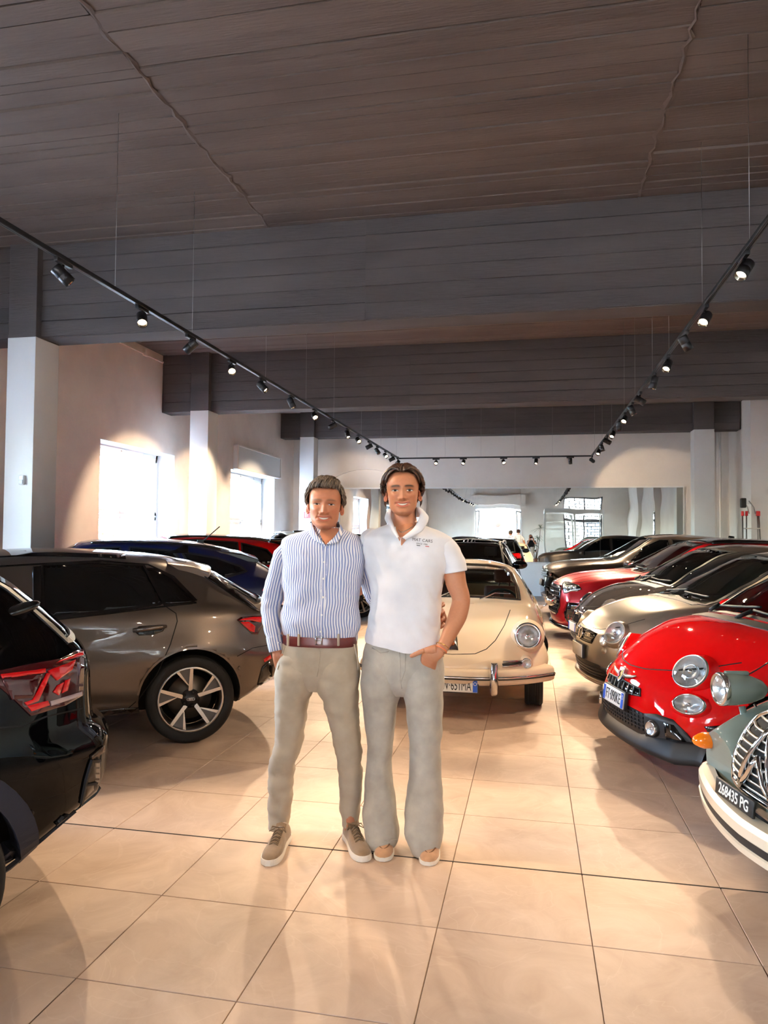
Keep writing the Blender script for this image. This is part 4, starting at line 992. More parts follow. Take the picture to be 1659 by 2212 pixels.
# ---------------------------------------------------------------- crimson SUV
SUVA = dict(x0=-2.12, x1=2.20, nx=96,
    zb=[(-2.12, .42), (-1.85, .3), (1.8, .24), (2.2, .22)],
    W=[(-2.12, .70), (-1.9, .84), (-1.3, .92), (0, .905), (1.3, .92), (1.75, .90), (2.0, .84), (2.2, .72)],
    zs=[(-2.12, .92), (-1.6, 1.03), (0, 1.02), (.8, 1.0), (1.3, .97), (1.8, .91), (2.05, .86), (2.2, .80)],
    ks=[(-2.12, .93), (0, .945), (1.0, .93), (1.6, .88), (2.2, .86)],
    wr=[(-2.12, .55), (-1.8, .60), (-1.3, .62), (.0, .63), (.3, .65), (1.0, .76), (1.4, .70), (1.8, .62), (2.2, .52)],
    zr=[(-2.12, .98), (-1.9, 1.28), (-1.6, 1.41), (-1.1, 1.475), (-.4, 1.50), (.1, 1.465), (.6, 1.24), (1.0, 1.055), (1.4, 1.02), (1.8, .97), (2.05, .91), (2.2, .83)],
    zt=[(-2.12, 1.02), (-1.9, 1.34), (-1.6, 1.48), (-1.1, 1.545), (-.4, 1.57), (.08, 1.53), (.6, 1.28), (1.0, 1.08), (1.4, 1.055), (1.8, 1.005), (2.05, .94), (2.2, .86)],
    bow=.17, bp=2.3, nf=.6, df=.03, nose=[(0, -.04), (.35, .0), (.6, .0), (.8, -.03)], bowr=.12, arch=[(1.34, .35, .40, .55, 1.2), (-1.34, .35, .40, .55, 1.2)],
    bumps=[(1.34, .72, .45, .16, .02), (-1.34, .74, .45, .16, .02)])
SUV_WS = [(-.70, 1.05), (0, 1.085), (.70, 1.05), (.64, 1.27), (.56, 1.475), (0, 1.515), (-.56, 1.475), (-.64, 1.27)]
SUV_SIDE = [[(.72, 1.045), (-.15, 1.055), (-.12, 1.46), (.05, 1.45), (.4, 1.31)], [(-.21, 1.055), (-1.0, 1.065), (-1.0, 1.44), (-.4, 1.475), (-.19, 1.47)], [(-1.06, 1.07), (-1.62, 1.13), (-1.45, 1.33), (-1.06, 1.43)]]
def suv_common(c, st='multi', r=.345, wr=.25, yo=.905, mirror=True, xs=(1.34, -1.34), rm=None):
    if mirror: c.wing_mirror(.70, .84, 1.07, c.paint, 1.1)
    for x in xs:
        for sg in (1, -1): c.wheel(x, sg, r, .235, wr, st, yo, rm=rm)
    for fr in ('L', 'S'):
        c.strip('door_gap', [(.78, .38), (.85, .7), (.80, 1.03)], fr, M_seam); c.strip('door_gap', [(-.18, .36), (-.18, 1.05)], fr, M_seam); c.strip('door_gap', [(-.95, .55), (-1.02, .8), (-1.02, 1.06)], fr, M_seam)
    c.handle(-.02, .93, c.paint); c.handle(-.86, .94, c.paint)
def crimson_suv():
    c = Car(SUVA, 'sport_suv', 'crimson sport SUV with black octagonal grille and hexagonal vents', (.36, 11.75), 188, DKRED, 'cars in the right row', (2.20, 0))
    c.windows(SUV_WS, SUV_SIDE); c.cabin(.95, .45, 1.0, .70, -.1, .66); suv_common(c, 'five', .35, .27, rm=M_rimdark)
    c.patch('roof_skin', [(.02, -.53), (.10, 0), (.02, .53), (-1.5, .5), (-1.5, -.5)], 'T', M_gloss, .004, .006, .12)
    for sg in (1, -1): c.rod('roof_rail', [(.0, sg*.60), (-.5, sg*.605), (-1.4, sg*.585)], 'T', M_gloss, .014, .03)
    g = c.patch('grille', [(-.30, .38), (.30, .38), (.46, .52), (.45, .74), (.36, .83), (-.36, .83), (-.45, .74), (-.46, .52)], 'F', M_gloss, .012, .03, .06)
    for k in range(7): z = .43+.06*k; c.strip('mesh_bar', [(-.36-.04*min(k, 2), z), (.36+.04*min(k, 2), z)], 'F', M_plast, .012, .022, parent=g)
    for k in range(-6, 7): c.strip('mesh_bar', [(k*.06, .41), (k*.06, .80)], 'F', M_plast, .010, .020, parent=g)
    for k in range(4): MB().lathe([(.028, .0), (.033, .004), (.038, .0)], 'z', 20, mtx=c.mtx_at('F', -.084+.056*k, .72, .03)).build('ring_emblem', M_chrome, g)
    c.plate('F', 0, .56, '', .36, .11, off=.045, blue=False)
    for sg in (1, -1):
        a = ('A', sg*38); q = lambda P: [(sg*-u, v) for u, v in P]
        h = c.patch('headlight', q([(.885, .885), (.66, .855), (.60, .80), (.66, .765), (.75, .76), (.80, .73), (.88, .72), (.98, .80), (1.03, .88)]), a, M_lampdark, .006, .02, .04)
        c.patch('lamp_glass', q([(.885, .885), (.66, .855), (.60, .80), (.66, .765), (.75, .76), (.80, .73), (.88, .72), (.98, .80), (1.03, .88)]), a, M_clear, .016, .004, .05, parent=h)
        for k in range(4): c.patch('lamp_element', q([(.68+.07*k, .80), (.735+.07*k, .80), (.75+.07*k, .84), (.695+.07*k, .84)]), a, M_reflect, .010, .004, .03, parent=h)
        c.strip('light_blade', q([(.62, .80), (.75, .775), (.82, .745), (.88, .74)]), a, mat('lamp_white', srgb(225, 228, 235), .2), .014, .012, parent=h)
        v = c.patch('side_vent', q([(.56, .60), (.76, .60), (.86, .44), (.82, .34), (.72, .28), (.56, .36), (.53, .48)]), a, M_gloss, .006, .03, .05)
        for k in range(6): c.strip('vent_slat', q([(.58, .36+.035*k), (.76, .36+.035*k)]), a, M_plast, .008, .014, parent=v)
        c.strip('vent_blade', q([(.55, .62), (.78, .62), (.90, .44)]), a, DKRED, .03, .016)
    L = [[(x-.12, y, .24), (x+.02, y, .25), (x+.05, y, .215), (x+.02, y, .19), (x-.12, y, .2)] for y, x in ((-.82+1.64*k/24, 2.20-.17*(abs(-.82+1.64*k/24)/.9)**2.3) for k in range(25))]
    MB().grid(L, 0, True).build('front_lip', M_gloss, c.e)
    c.strip('bonnet_gap', [(-.76, .96), (-.66, .90), (-.45, .862), (0, .855), (.45, .862), (.66, .90), (.76, .96)], 'F', M_seam, .007)
    for sg in (1, -1): c.strip('bonnet_crease', [(2.0, sg*.42), (1.5, sg*.55), (1.1, sg*.6)], 'T', DKRED, .02, .004)
    c.rod('wiper', [(0, 1.10), (.6, 1.085)], 'F', M_plast, .009, .02)
# ---------------------------------------------------------------- bronze SUV at the back
SUVE = dict(SUVA); SUVE.update(x0=-2.1, x1=2.15,
    zb=[(-2.1, .5), (-1.85, .36), (1.75, .32), (2.15, .34)],
    W=[(-2.1, .72), (-1.9, .86), (-1.3, .95), (0, .93), (1.3, .95), (1.75, .93), (1.98, .87), (2.15, .76)],
    zs=[(-2.1, 1.05), (-1.6, 1.14), (0, 1.10), (.8, 1.08), (1.3, 1.05), (1.8, 1.0), (2.0, .96), (2.15, .90)],
    zr=[(-2.1, 1.1), (-1.9, 1.38), (-1.65, 1.48), (-1.1, 1.53), (-.4, 1.57), (.1, 1.55), (.55, 1.33), (.95, 1.14), (1.4, 1.10), (1.8, 1.06), (2.02, 1.01), (2.15, .94)],
    zt=[(-2.1, 1.14), (-1.9, 1.44), (-1.65, 1.55), (-1.1, 1.60), (-.4, 1.65), (.08, 1.62), (.55, 1.37), (.95, 1.165), (1.4, 1.13), (1.8, 1.09), (2.02, 1.035), (2.15, .97)],
    arch=[(1.34, .37, .42, .55, 1.2), (-1.34, .37, .42, .55, 1.2)], bow=.18)
def bronze_suv():
    c = Car(SUVE, 'compact_suv', 'bronze grey SUV with slim lamps and a paper at its windscreen', (.24, 14.95), 186, BRONZE, 'cars in the right row', (2.15, 0))
    c.windows([(-.72, 1.13), (0, 1.17), (.72, 1.13), (.66, 1.36), (.57, 1.56), (0, 1.60), (-.57, 1.56), (-.66, 1.36)], [[(.66, 1.12), (-.15, 1.125), (-.12, 1.535), (.05, 1.535), (.36, 1.40)], [(-.2, 1.125), (-1.0, 1.15), (-1.0, 1.50), (-.18, 1.54)], [(-1.05, 1.15), (-1.68, 1.2), (-1.6, 1.40), (-1.05, 1.49)]])
    c.cabin(.9, .5, 1.08, .72, -.1, .74); suv_common(c, 'five', .365, .27, .935)
    c.rod('antenna_fin', [(-1.45, 0), (-1.55, 0)], 'T', BLACK, .03, .02)
    g = c.patch('grille', [(-.42, .78), (.42, .78), (.46, .90), (-.46, .90)], 'F', M_gloss, .008, .02, .06)
    for k in range(3): c.strip('grille_bar', [(-.42, .80+.035*k), (.42, .80+.035*k)], 'F', M_lampdark, .012, .018, parent=g)
    for sg in (1, -1):
        a = ('A', sg*35); q = lambda P: [(sg*-u, v) for u, v in P]
        h = c.patch('headlight', q([(.62, .88), (.62, .80), (.78, .795), (.92, .83), (1.06, .90), (.85, .905)]), a, M_lampdark, .006, .02, .04)
        c.lamp('lamp_projector', a, -sg*.72, .845, .035, .012, inner='bowl', ringw=.006, dome=.01)
        c.strip('light_blade', q([(.63, .80), (.80, .80), (.95, .84)]), a, mat('lamp_white', srgb(225, 228, 235), .2), .014, .012, parent=h)
        c.patch('corner_intake', q([(.60, .50), (.86, .53), (.90, .62), (.62, .60)]), a, M_gloss, .006, .02, .05)
    c.patch('lower_intake', [(-.5, .42), (.5, .42), (.56, .62), (-.56, .62)], 'F', M_gloss, .006, .02, .06)
    c.plate('F', 0, .66, '', .36, .11, off=.03, blue=False, white=True)
    for tx, yy in (('RANGE', -.22), ('ROVER', .22)): text_mesh('bonnet_lettering', tx, .055, M_alu, c.e, c.mtx_at('F', yy, .955, .012), .003, .001, sx=1.5, space=1.3)
    c.strip('bonnet_gap', [(-.80, 1.03), (-.68, .935), (0, .92), (.68, .935), (.80, 1.03)], 'F', M_seam, .007)
    o = MB().bbox(-.105, .105, -.15, .15, 0, .003, .001).build('paper_sheet', mat('paper', srgb(245, 225, 205), .8)); tag(o, 'sheet of white paper on the windscreen of the bronze SUV', 'paper')
    hp, hn = c.hit('F', .36, 1.235); zz = hn; xx = Vector((0, 1, 0)).cross(zz).normalized(); yy = zz.cross(xx); mm = Matrix((xx, yy, zz)).transposed().to_4x4(); mm.translation = hp+hn*.009
    o.matrix_world = c.e.matrix_basis @ mm @ Matrix.Rotation(.35, 4, 'Z')
# ---------------------------------------------------------------- grey hatchback with tail to the aisle
HATCH = dict(x0=-2.06, x1=1.95, nx=100,
    zb=[(-2.06, .40), (-1.85, .27), (-1.5, .2), (1.8, .2), (2.1, .22)],
    W=[(-2.06, .70), (-1.9, .80), (-1.65, .875), (-1.318, .905), (-.6, .895), (0, .89), (1.3, .9), (1.8, .86), (2.1, .7)],
    zs=[(-2.06, .92), (-1.7, 1.0), (-1.0, .985), (0, .955), (.9, .92), (1.4, .86), (2.1, .70)],
    ks=[(-2.06, .93), (-1.5, .90), (-1.0, .93), (0, .94), (1.2, .93), (2.1, .84)],
    wr=[(-2.06, .60), (-1.75, .57), (-1.3, .575), (.0, .60), (.3, .62), (1.02, .72), (1.5, .6), (2.1, .45)],
    zr=[(-2.06, .965), (-1.9, 1.03), (-1.7, 1.13), (-1.5, 1.22), (-1.3, 1.285), (-1.0, 1.335), (-.2, 1.375), (.2, 1.35), (.6, 1.17), (1.02, .97), (1.5, .9), (2.1, .74)],
    zt=[(-2.06, 1.0), (-1.9, 1.07), (-1.7, 1.18), (-1.5, 1.28), (-1.3, 1.355), (-1.0, 1.405), (-.2, 1.44), (.15, 1.42), (.6, 1.23), (1.02, 1.0), (1.5, .93), (2.1, .78)],
    fs=.2, fw=.3, bowr=.13, bpr=2.6, nr=.5, dr=.04, tail=[(0, .10), (.3, .04), (.5, -.05), (.62, -.06), (.70, .0), (.86, .01), (1.0, .02)],
    bow=.2, nf=.6, arch=[(-1.318, .33, .375, .55, 1.2), (1.318, .33, .375, .55, 1.2)],
    bumps=[(-1.318, .70, .42, .14, .028), (1.318, .70, .42, .14, .028)], crease=[([(-2.0, .885), (-1.3, .86), (0, .83), (1.5, .78)], .012, .10), ([(-1.0, .36), (0, .40), (1.0, .36)], .012, .08)])
def grey_hatch():
    c = Car(HATCH, 'hatchback', 'metallic grey hatchback with five-spoke silver wheels on the left', at_z(412, 1608), 213, GREY, 'cars in the left row', (-1.318, .905))
    # glass
    c.patch('side_window', [(92, 1222), (200, 1216), (310, 1222), (352, 1300), (345, 1306), (230, 1321), (95, 1336)], 'P', M_tint, .004, .006, 12, seal=.02, sealmat=M_gloss, both=True)
    c.patch('quarter_window', [(314, 1229), (342, 1232), (372, 1250), (400, 1276), (420, 1297), (414, 1303), (357, 1308)], 'P', M_tint, .005, .006, 12, seal=.022, sealmat=M_gloss, both=True)
    c.patch('side_window', [(.02, .965), (.80, .94), (.35, 1.23), (.1, 1.335), (.02, 1.34)], 'L', M_tint, .004, .006, .07, seal=.02, both=True)
    c.patch('pillar_trim', [(70, 1225), (92, 1223), (95, 1336), (72, 1339)], 'P', M_gloss, .006, .006, 12, both=True)
    c.strip('window_trim', [(0, 1224), (100, 1218), (220, 1212), (320, 1220), (375, 1246), (425, 1298)], 'P', M_gloss, .012, .006, both=True)
    c.strip('waist_trim', [(424, 1302), (350, 1311), (230, 1326), (60, 1345)], 'P', M_gloss, .014, .006, both=True)
    c.patch('windscreen', [(-.66, .98), (0, 1.02), (.66, .98), (.57, 1.2), (.5, 1.36), (0, 1.40), (-.5, 1.36), (-.57, 1.2)], 'F', M_tint, .003, .005, .08)
    c.patch('rear_window', [(-.60, 1.02), (0, 1.03), (.60, 1.02), (.55, 1.18), (.50, 1.26), (0, 1.30), (-.50, 1.26), (-.55, 1.18)], 'R', M_tint, .004, .006, .08, seal=.03, sealmat=M_gloss)
    # black roof insert (panoramic roof) and spoiler
    c.patch('roof_window', [(-.85, -.5), (.1, -.53), (.18, 0), (.1, .53), (-.85, .5)], 'T', M_tint, .004, .008, .12)
    L = []
    for k in range(17):
        y = -.60+1.2*k/16; t = abs(y)/.60; z = 1.335-.05*t**2
        L.append([(-1.16, y*.95, z+.045), (-1.36, y*.97, z+.012), (-1.535+.06*t**3, y*.98, z-.035), (-1.54+.06*t**3, y*.98, z-.052), (-1.45, y*.97, z-.085), (-1.34, y*.95, z-.06)])
    sp = MB().grid(L, 0, True); sp.add(L[0], [tuple(range(6))]); sp.add(L[-1], [tuple(range(6))]); sp.build('roof_spoiler', GREY, c.e)
    c.patch('spoiler_cheek', [(425, 1236), (452, 1232), (500, 1270), (562, 1322), (548, 1318), (480, 1272)], 'P', M_gloss, .01, .01, 12, both=True)
    # shark fin
    MB().grid([[(-1.18, -.03, 1.40), (-1.18, 0, 1.402), (-1.18, .03, 1.40)], [(-1.26, -.026, 1.40), (-1.27, 0, 1.43), (-1.26, .026, 1.40)], [(-1.33, -.014, 1.40), (-1.345, 0, 1.475), (-1.33, .014, 1.40)], [(-1.36, -.012, 1.40), (-1.375, 0, 1.47), (-1.36, .012, 1.40)], [(-1.38, -.02, 1.39), (-1.38, 0, 1.40), (-1.38, .02, 1.39)]], 0, True).build('antenna_fin', M_gloss, c.e)
    # panel gaps
    c.strip('door_gap', [(356, 1309), (380, 1325), (383, 1342), (368, 1392), (340, 1455), (300, 1510), (270, 1536), (200, 1552)], 'P', M_seam, .007, both=True)
    c.strip('door_gap', [(86, 1340), (84, 1440), (90, 1540)], 'P', M_seam, .006, both=True)
    c.strip('sill_shadow', [(200, 1552), (90, 1560)], 'P', M_seam, .008, both=True)
    c.strip('bumper_gap', [(512, 1418), (545, 1400), (588, 1392)], 'P', M_seam, .005, both=True)
    h = c.patch('door_handle', [(288, 1362), (300, 1353), (340, 1350), (358, 1354), (352, 1364), (330, 1372), (300, 1373)], 'P', M_gloss, .002, .006, 8, both=True)
    a, b = c.hit('P', 288, 1362), c.hit('P', 359, 1353)
    hp = MB().tube([a[0]+a[1]*.004, a[0].lerp(b[0], .2)+a[1]*.028, a[0].lerp(b[0], .8)+b[1]*.03, b[0]+b[1]*.004], [(.012, .016), (.014, .019), (.013, .017), (.010, .012)], 10).build('handle_grip', GREY, h)
    MB().tube([a[0].lerp(b[0], .12)+a[1]*.038, a[0].lerp(b[0], .88)+b[1]*.040], .004, 6).build('handle_trim', M_chrome, h)
    # tail lamp
    t = c.patch('tail_lamp', [(511, 1339), (520, 1333), (545, 1330), (566, 1330), (566, 1352), (556, 1371), (544, 1370), (528, 1356)], 'P', M_darkred, .005, .012, 8, both=True)
    c.patch('lamp_glow_panel', [(516, 1340), (524, 1336), (545, 1333), (564, 1333), (562, 1345), (540, 1340)], 'P', M_redlens, .010, .004, 8, parent=t)
    c.patch('lamp_glow_panel', [(519, 1344), (536, 1343), (550, 1353), (548, 1366), (540, 1364), (528, 1353)], 'P', M_redlens, .010, .004, 8, parent=t)
    c.patch('rear_lamp_bar', [(-.62, .80), (.62, .80), (.62, .88), (-.62, .88)], 'R', M_darkred, .005, .012, .08)
    # bumper outlet
    v = c.patch('bumper_outlet', [(560, 1462), (566, 1440), (580, 1428), (586, 1440), (584, 1470), (575, 1484), (556, 1478)], 'P', M_gloss, .006, .02, 8, both=True)
    c.strip('outlet_rim', [(556, 1478), (575, 1484), (586, 1468), (588, 1436)], 'P', GREY, .010, .012, parent=v)
    c.patch('reflector', [(569, 1424), (584, 1414), (586, 1422), (571, 1430)], 'P', M_redlens, .005, .006, 8, both=True)
    c.patch('parking_sensor', ell(517, 1443, 3.5, 4.5, 12), 'P', GREY, .004, .003, 3, both=True)
    c.patch('sill_blade', [(-.95, .2), (.95, .2), (.95, .27), (-.95, .29)], 'L', M_gloss, .006, .01, .1, both=True)
    for x in (-1.318, 1.318):
        for sg in (1, -1):
            w = c.wheel(x, sg, .325, .225, .243, 'turbine', .888)
            for k in range(4): MB().lathe([(.0085, 0), (.010, .002), (.0115, 0)], 'z', 16, mtx=Matrix.Translation((-.018+.012*k, .090, 0)) @ Matrix.Rotation(-PI/2, 4, 'X')).build('ring_emblem', M_chrome, w)
    # arch lip
    for sg, fr in ((1, 'L'), (-1, 'S')):
        for x in (-1.318, 1.318): c.strip('arch_lip', [(x+.383*math.cos(t), .33+.383*math.sin(t)) for t in np.linspace(-.15, PI+.15, 24)], fr, GREY, .016, .006)
    c.wing_mirror(.72, .85, 1.0, GREY)
# ---------------------------------------------------------------- black SUV at the left edge
SUVT = dict(x0=-2.0, x1=2.1, nx=96,
    zb=[(-2.0, .46), (-1.85, .36), (-1.6, .27), (1.7, .25), (2.1, .26)],
    W=[(-2.0, .74), (-1.85, .83), (-1.6, .885), (-1.295, .915), (0, .90), (1.3, .91), (1.8, .88), (2.1, .72)],
    zs=[(-2.0, 1.02), (-1.7, 1.07), (-1.0, 1.05), (0, 1.02), (.9, 1.0), (1.4, .95), (2.1, .82)],
    ks=[(-2.0, .92), (-1.5, .92), (0, .94), (1.2, .93), (2.1, .84)],
    wr=[(-2.0, .62), (-1.75, .58), (-1.3, .60), (.0, .62), (.3, .64), (1.0, .74), (1.5, .66), (2.1, .5)],
    zr=[(-2.0, 1.06), (-1.85, 1.20), (-1.65, 1.34), (-1.45, 1.42), (-1.0, 1.48), (-.3, 1.50), (.2, 1.47), (.6, 1.27), (1.0, 1.06), (1.5, 1.0), (2.1, .86)],
    zt=[(-2.0, 1.09), (-1.85, 1.24), (-1.65, 1.40), (-1.45, 1.49), (-1.0, 1.55), (-.3, 1.57), (.15, 1.54), (.6, 1.32), (1.0, 1.09), (1.5, 1.03), (2.1, .89)],
    fs=.22, bowr=.17, bpr=3.0, nr=.45, dr=.04, tail=[(0, .12), (.35, .02), (.55, -.07), (.72, -.08), (.80, -.01), (1.0, .0), (1.2, .0)], bow=.2, nf=.6,
    arch=[(-1.295, .345, .395, .55, 1.2), (1.295, .345, .395, .55, 1.2)], bumps=[(-1.295, .78, .45, .15, .02)], crease=[([(-2, 1.0), (0, .96), (1.5, .93)], .010, .08)])
def black_suv_left():
    c = Car(SUVT, 'crossover', 'gloss black crossover cropped by the left edge, red tail lamp showing', at_z(76, 1917, .28), 228, BLACK, 'cars in the left row', (-1.72, .90))
    c.patch('side_window', [(.75, 1.03), (-.2, 1.05), (-.2, 1.47), (.1, 1.46), (.4, 1.33)], 'L', M_tint, .004, .006, .08, seal=.02, both=True)
    c.patch('side_window', [(-.28, 1.05), (-1.05, 1.075), (-1.05, 1.44), (-.3, 1.47)], 'L', M_tint, .004, .006, .08, seal=.02, both=True)
    c.patch('quarter_window', [(-1.12, 1.08), (-1.52, 1.10), (-1.60, 1.14), (-1.50, 1.29), (-1.12, 1.42)], 'L', M_tint, .004, .006, .06, seal=.03, sealmat=M_chrome if False else M_gloss, both=True)
    c.strip('window_trim', [(-1.60, 1.14), (-1.54, 1.09), (-1.1, 1.07), (0, 1.04), (.8, 1.02)], 'L', M_chrome, .012, .012, both=True)
    c.patch('windscreen', [(-.68, 1.07), (0, 1.11), (.68, 1.07), (.56, 1.47), (0, 1.52), (-.56, 1.47)], 'F', M_tint, .003, .005, .08)
    c.patch('rear_window', [(-.62, 1.12), (0, 1.14), (.62, 1.12), (.56, 1.30), (.52, 1.37), (0, 1.42), (-.52, 1.37), (-.56, 1.30)], 'R', M_tint, .004, .006, .08, seal=.03)
    t = c.patch('tail_lamp', [(-12, 1452), (60, 1436), (130, 1424), (160, 1408), (179, 1404), (180, 1440), (178, 1502), (140, 1524), (66, 1547), (30, 1512), (-12, 1475)], 'P', M_darkred, .006, .015, 14, both=True)
    for P, m_ in (([(2, 1466), (90, 1455), (68, 1508), (24, 1512)], M_darkred), ([(0, 1458), (95, 1446), (95, 1454), (4, 1468)], M_redlens), ([(100, 1450), (160, 1428), (152, 1448), (120, 1470)], M_redlens),
                  ([(50, 1518), (68, 1512), (98, 1455), (106, 1455), (80, 1515), (56, 1524)], M_redlens), ([(57, 1525), (100, 1514), (104, 1524), (66, 1537)], M_redlens), ([(106, 1515), (174, 1494), (174, 1503), (108, 1525)], mat('reverse_lamp', srgb(200, 180, 180), .1, coat=1)),
                  ([(112, 1495), (122, 1480), (134, 1474), (124, 1502)], M_redlens), ([(130, 1498), (138, 1470), (148, 1466), (142, 1492)], M_redlens), ([(120, 1432), (160, 1416), (177, 1410), (177, 1418), (150, 1426)], M_redlens)):
        c.patch('lamp_chamber', P, 'P', m_, .011, .004, 10, parent=t)
    # bumper slot, reflector blade, gaps and cladding
    v = c.patch('bumper_slot', [(196, 1643), (184, 1680), (162, 1800), (158, 1818), (176, 1822), (200, 1778), (214, 1700), (214, 1640)], 'P', M_gloss, .006, .02, 12, both=True)
    c.strip('slot_rim', [(214, 1642), (196, 1643), (184, 1684), (158, 1815), (176, 1824), (202, 1780)], 'P', M_alu if False else M_plast, .010, .012, parent=v)
    for a_, b_ in (((182, 1695), (206, 1690)), ((176, 1733), (200, 1730))): c.strip('slot_fin', [a_, b_], 'P', M_plast, .008, .014, parent=v)
    c.patch('bumper_blade', [(195, 1632), (222, 1610), (224, 1622), (196, 1645)], 'P', mat('blade_bronze', srgb(96, 84, 74), .2, .8), .008, .008, 10, both=True)
    c.strip('bumper_gap', [(-10, 1573), (50, 1568), (100, 1548), (178, 1530)], 'P', M_seam, .006, both=True)
    c.patch('parking_sensor', ell(67, 1755, 6, 6, 14), 'P', BLACK, .004, .003, 5, both=True)
    lo = [(-1.295+.42*math.cos(t), .345+.42*math.sin(t)) for t in np.linspace(-.25, PI+.2, 26)]
    clad = mat('arch_cladding', srgb(32, 34, 46), .6, bump=.1, bscale=300)
    for fr in ('L', 'S'):
        c.strip('arch_cladding', lo, fr, clad, .075, .014, thick=.05)
        c.strip('arch_cladding', [(1.295+.42*math.cos(t), .345+.42*math.sin(t)) for t in np.linspace(-.2, PI+.25, 26)], fr, clad, .075, .014, thick=.05)
        c.strip('sill_cladding', [(-.85, .34), (.85, .34)], fr, clad, .12, .012)
        c.strip('bumper_cladding', [(-1.58, .30), (-1.75, .36), (-1.9, .44)], fr, clad, .07, .010)
    # winglet beside the rear glass
    for sg in (1, -1):
        p = c.hit('P', 52, 1325)[0]
        MB().sphere((0, 0, 0), (.085, .035, .026), 14, 8, mtx=Matrix.Translation((p.x+.02, sg*p.y, p.z+.012)) @ Matrix.Rotation(.35, 4, 'Y')).build('spoiler_winglet', M_gloss, c.e)
    for x in (-1.295, 1.295):
        for sg in (1, -1): c.wheel(x, sg, .335, .225, .24, 'five', .90)
    c.wing_mirror(.72, .86, 1.06, BLACK)
# ---------------------------------------------------------------- blue, red and dark cars behind on the left
COUPE = dict(SUVT); COUPE.update(x0=-2.1, x1=1.75, zb=[(-2.1, .46), (-1.85, .36), (-1.6, .25), (1.7, .23), (2.1, .24)],
    W=[(-2.1, .70), (-1.9, .79), (-1.6, .85), (-1.283, .88), (0, .87), (1.3, .88), (1.8, .85), (2.1, .70)],
    zs=[(-2.1, .98), (-1.7, 1.04), (-1.0, 1.03), (0, .99), (.9, .97), (1.4, .92), (2.1, .80)],
    zr=[(-2.1, 1.02), (-1.9, 1.14), (-1.65, 1.25), (-1.35, 1.345), (-.9, 1.42), (-.3, 1.45), (.2, 1.42), (.6, 1.22), (1.0, 1.03), (1.5, .97), (2.1, .83)],
    zt=[(-2.1, 1.05), (-1.9, 1.18), (-1.65, 1.31), (-1.35, 1.415), (-.9, 1.49), (-.3, 1.52), (.15, 1.49), (.6, 1.27), (1.0, 1.06), (1.5, 1.0), (2.1, .86)], arch=[(-1.283, .34, .39, .55, 1.2), (1.283, .34, .39, .55, 1.2)], bumps=[(-1.283, .75, .42, .14, .02)], crease=[([(-2, .90), (0, .87), (1.5, .85)], .012, .08)])
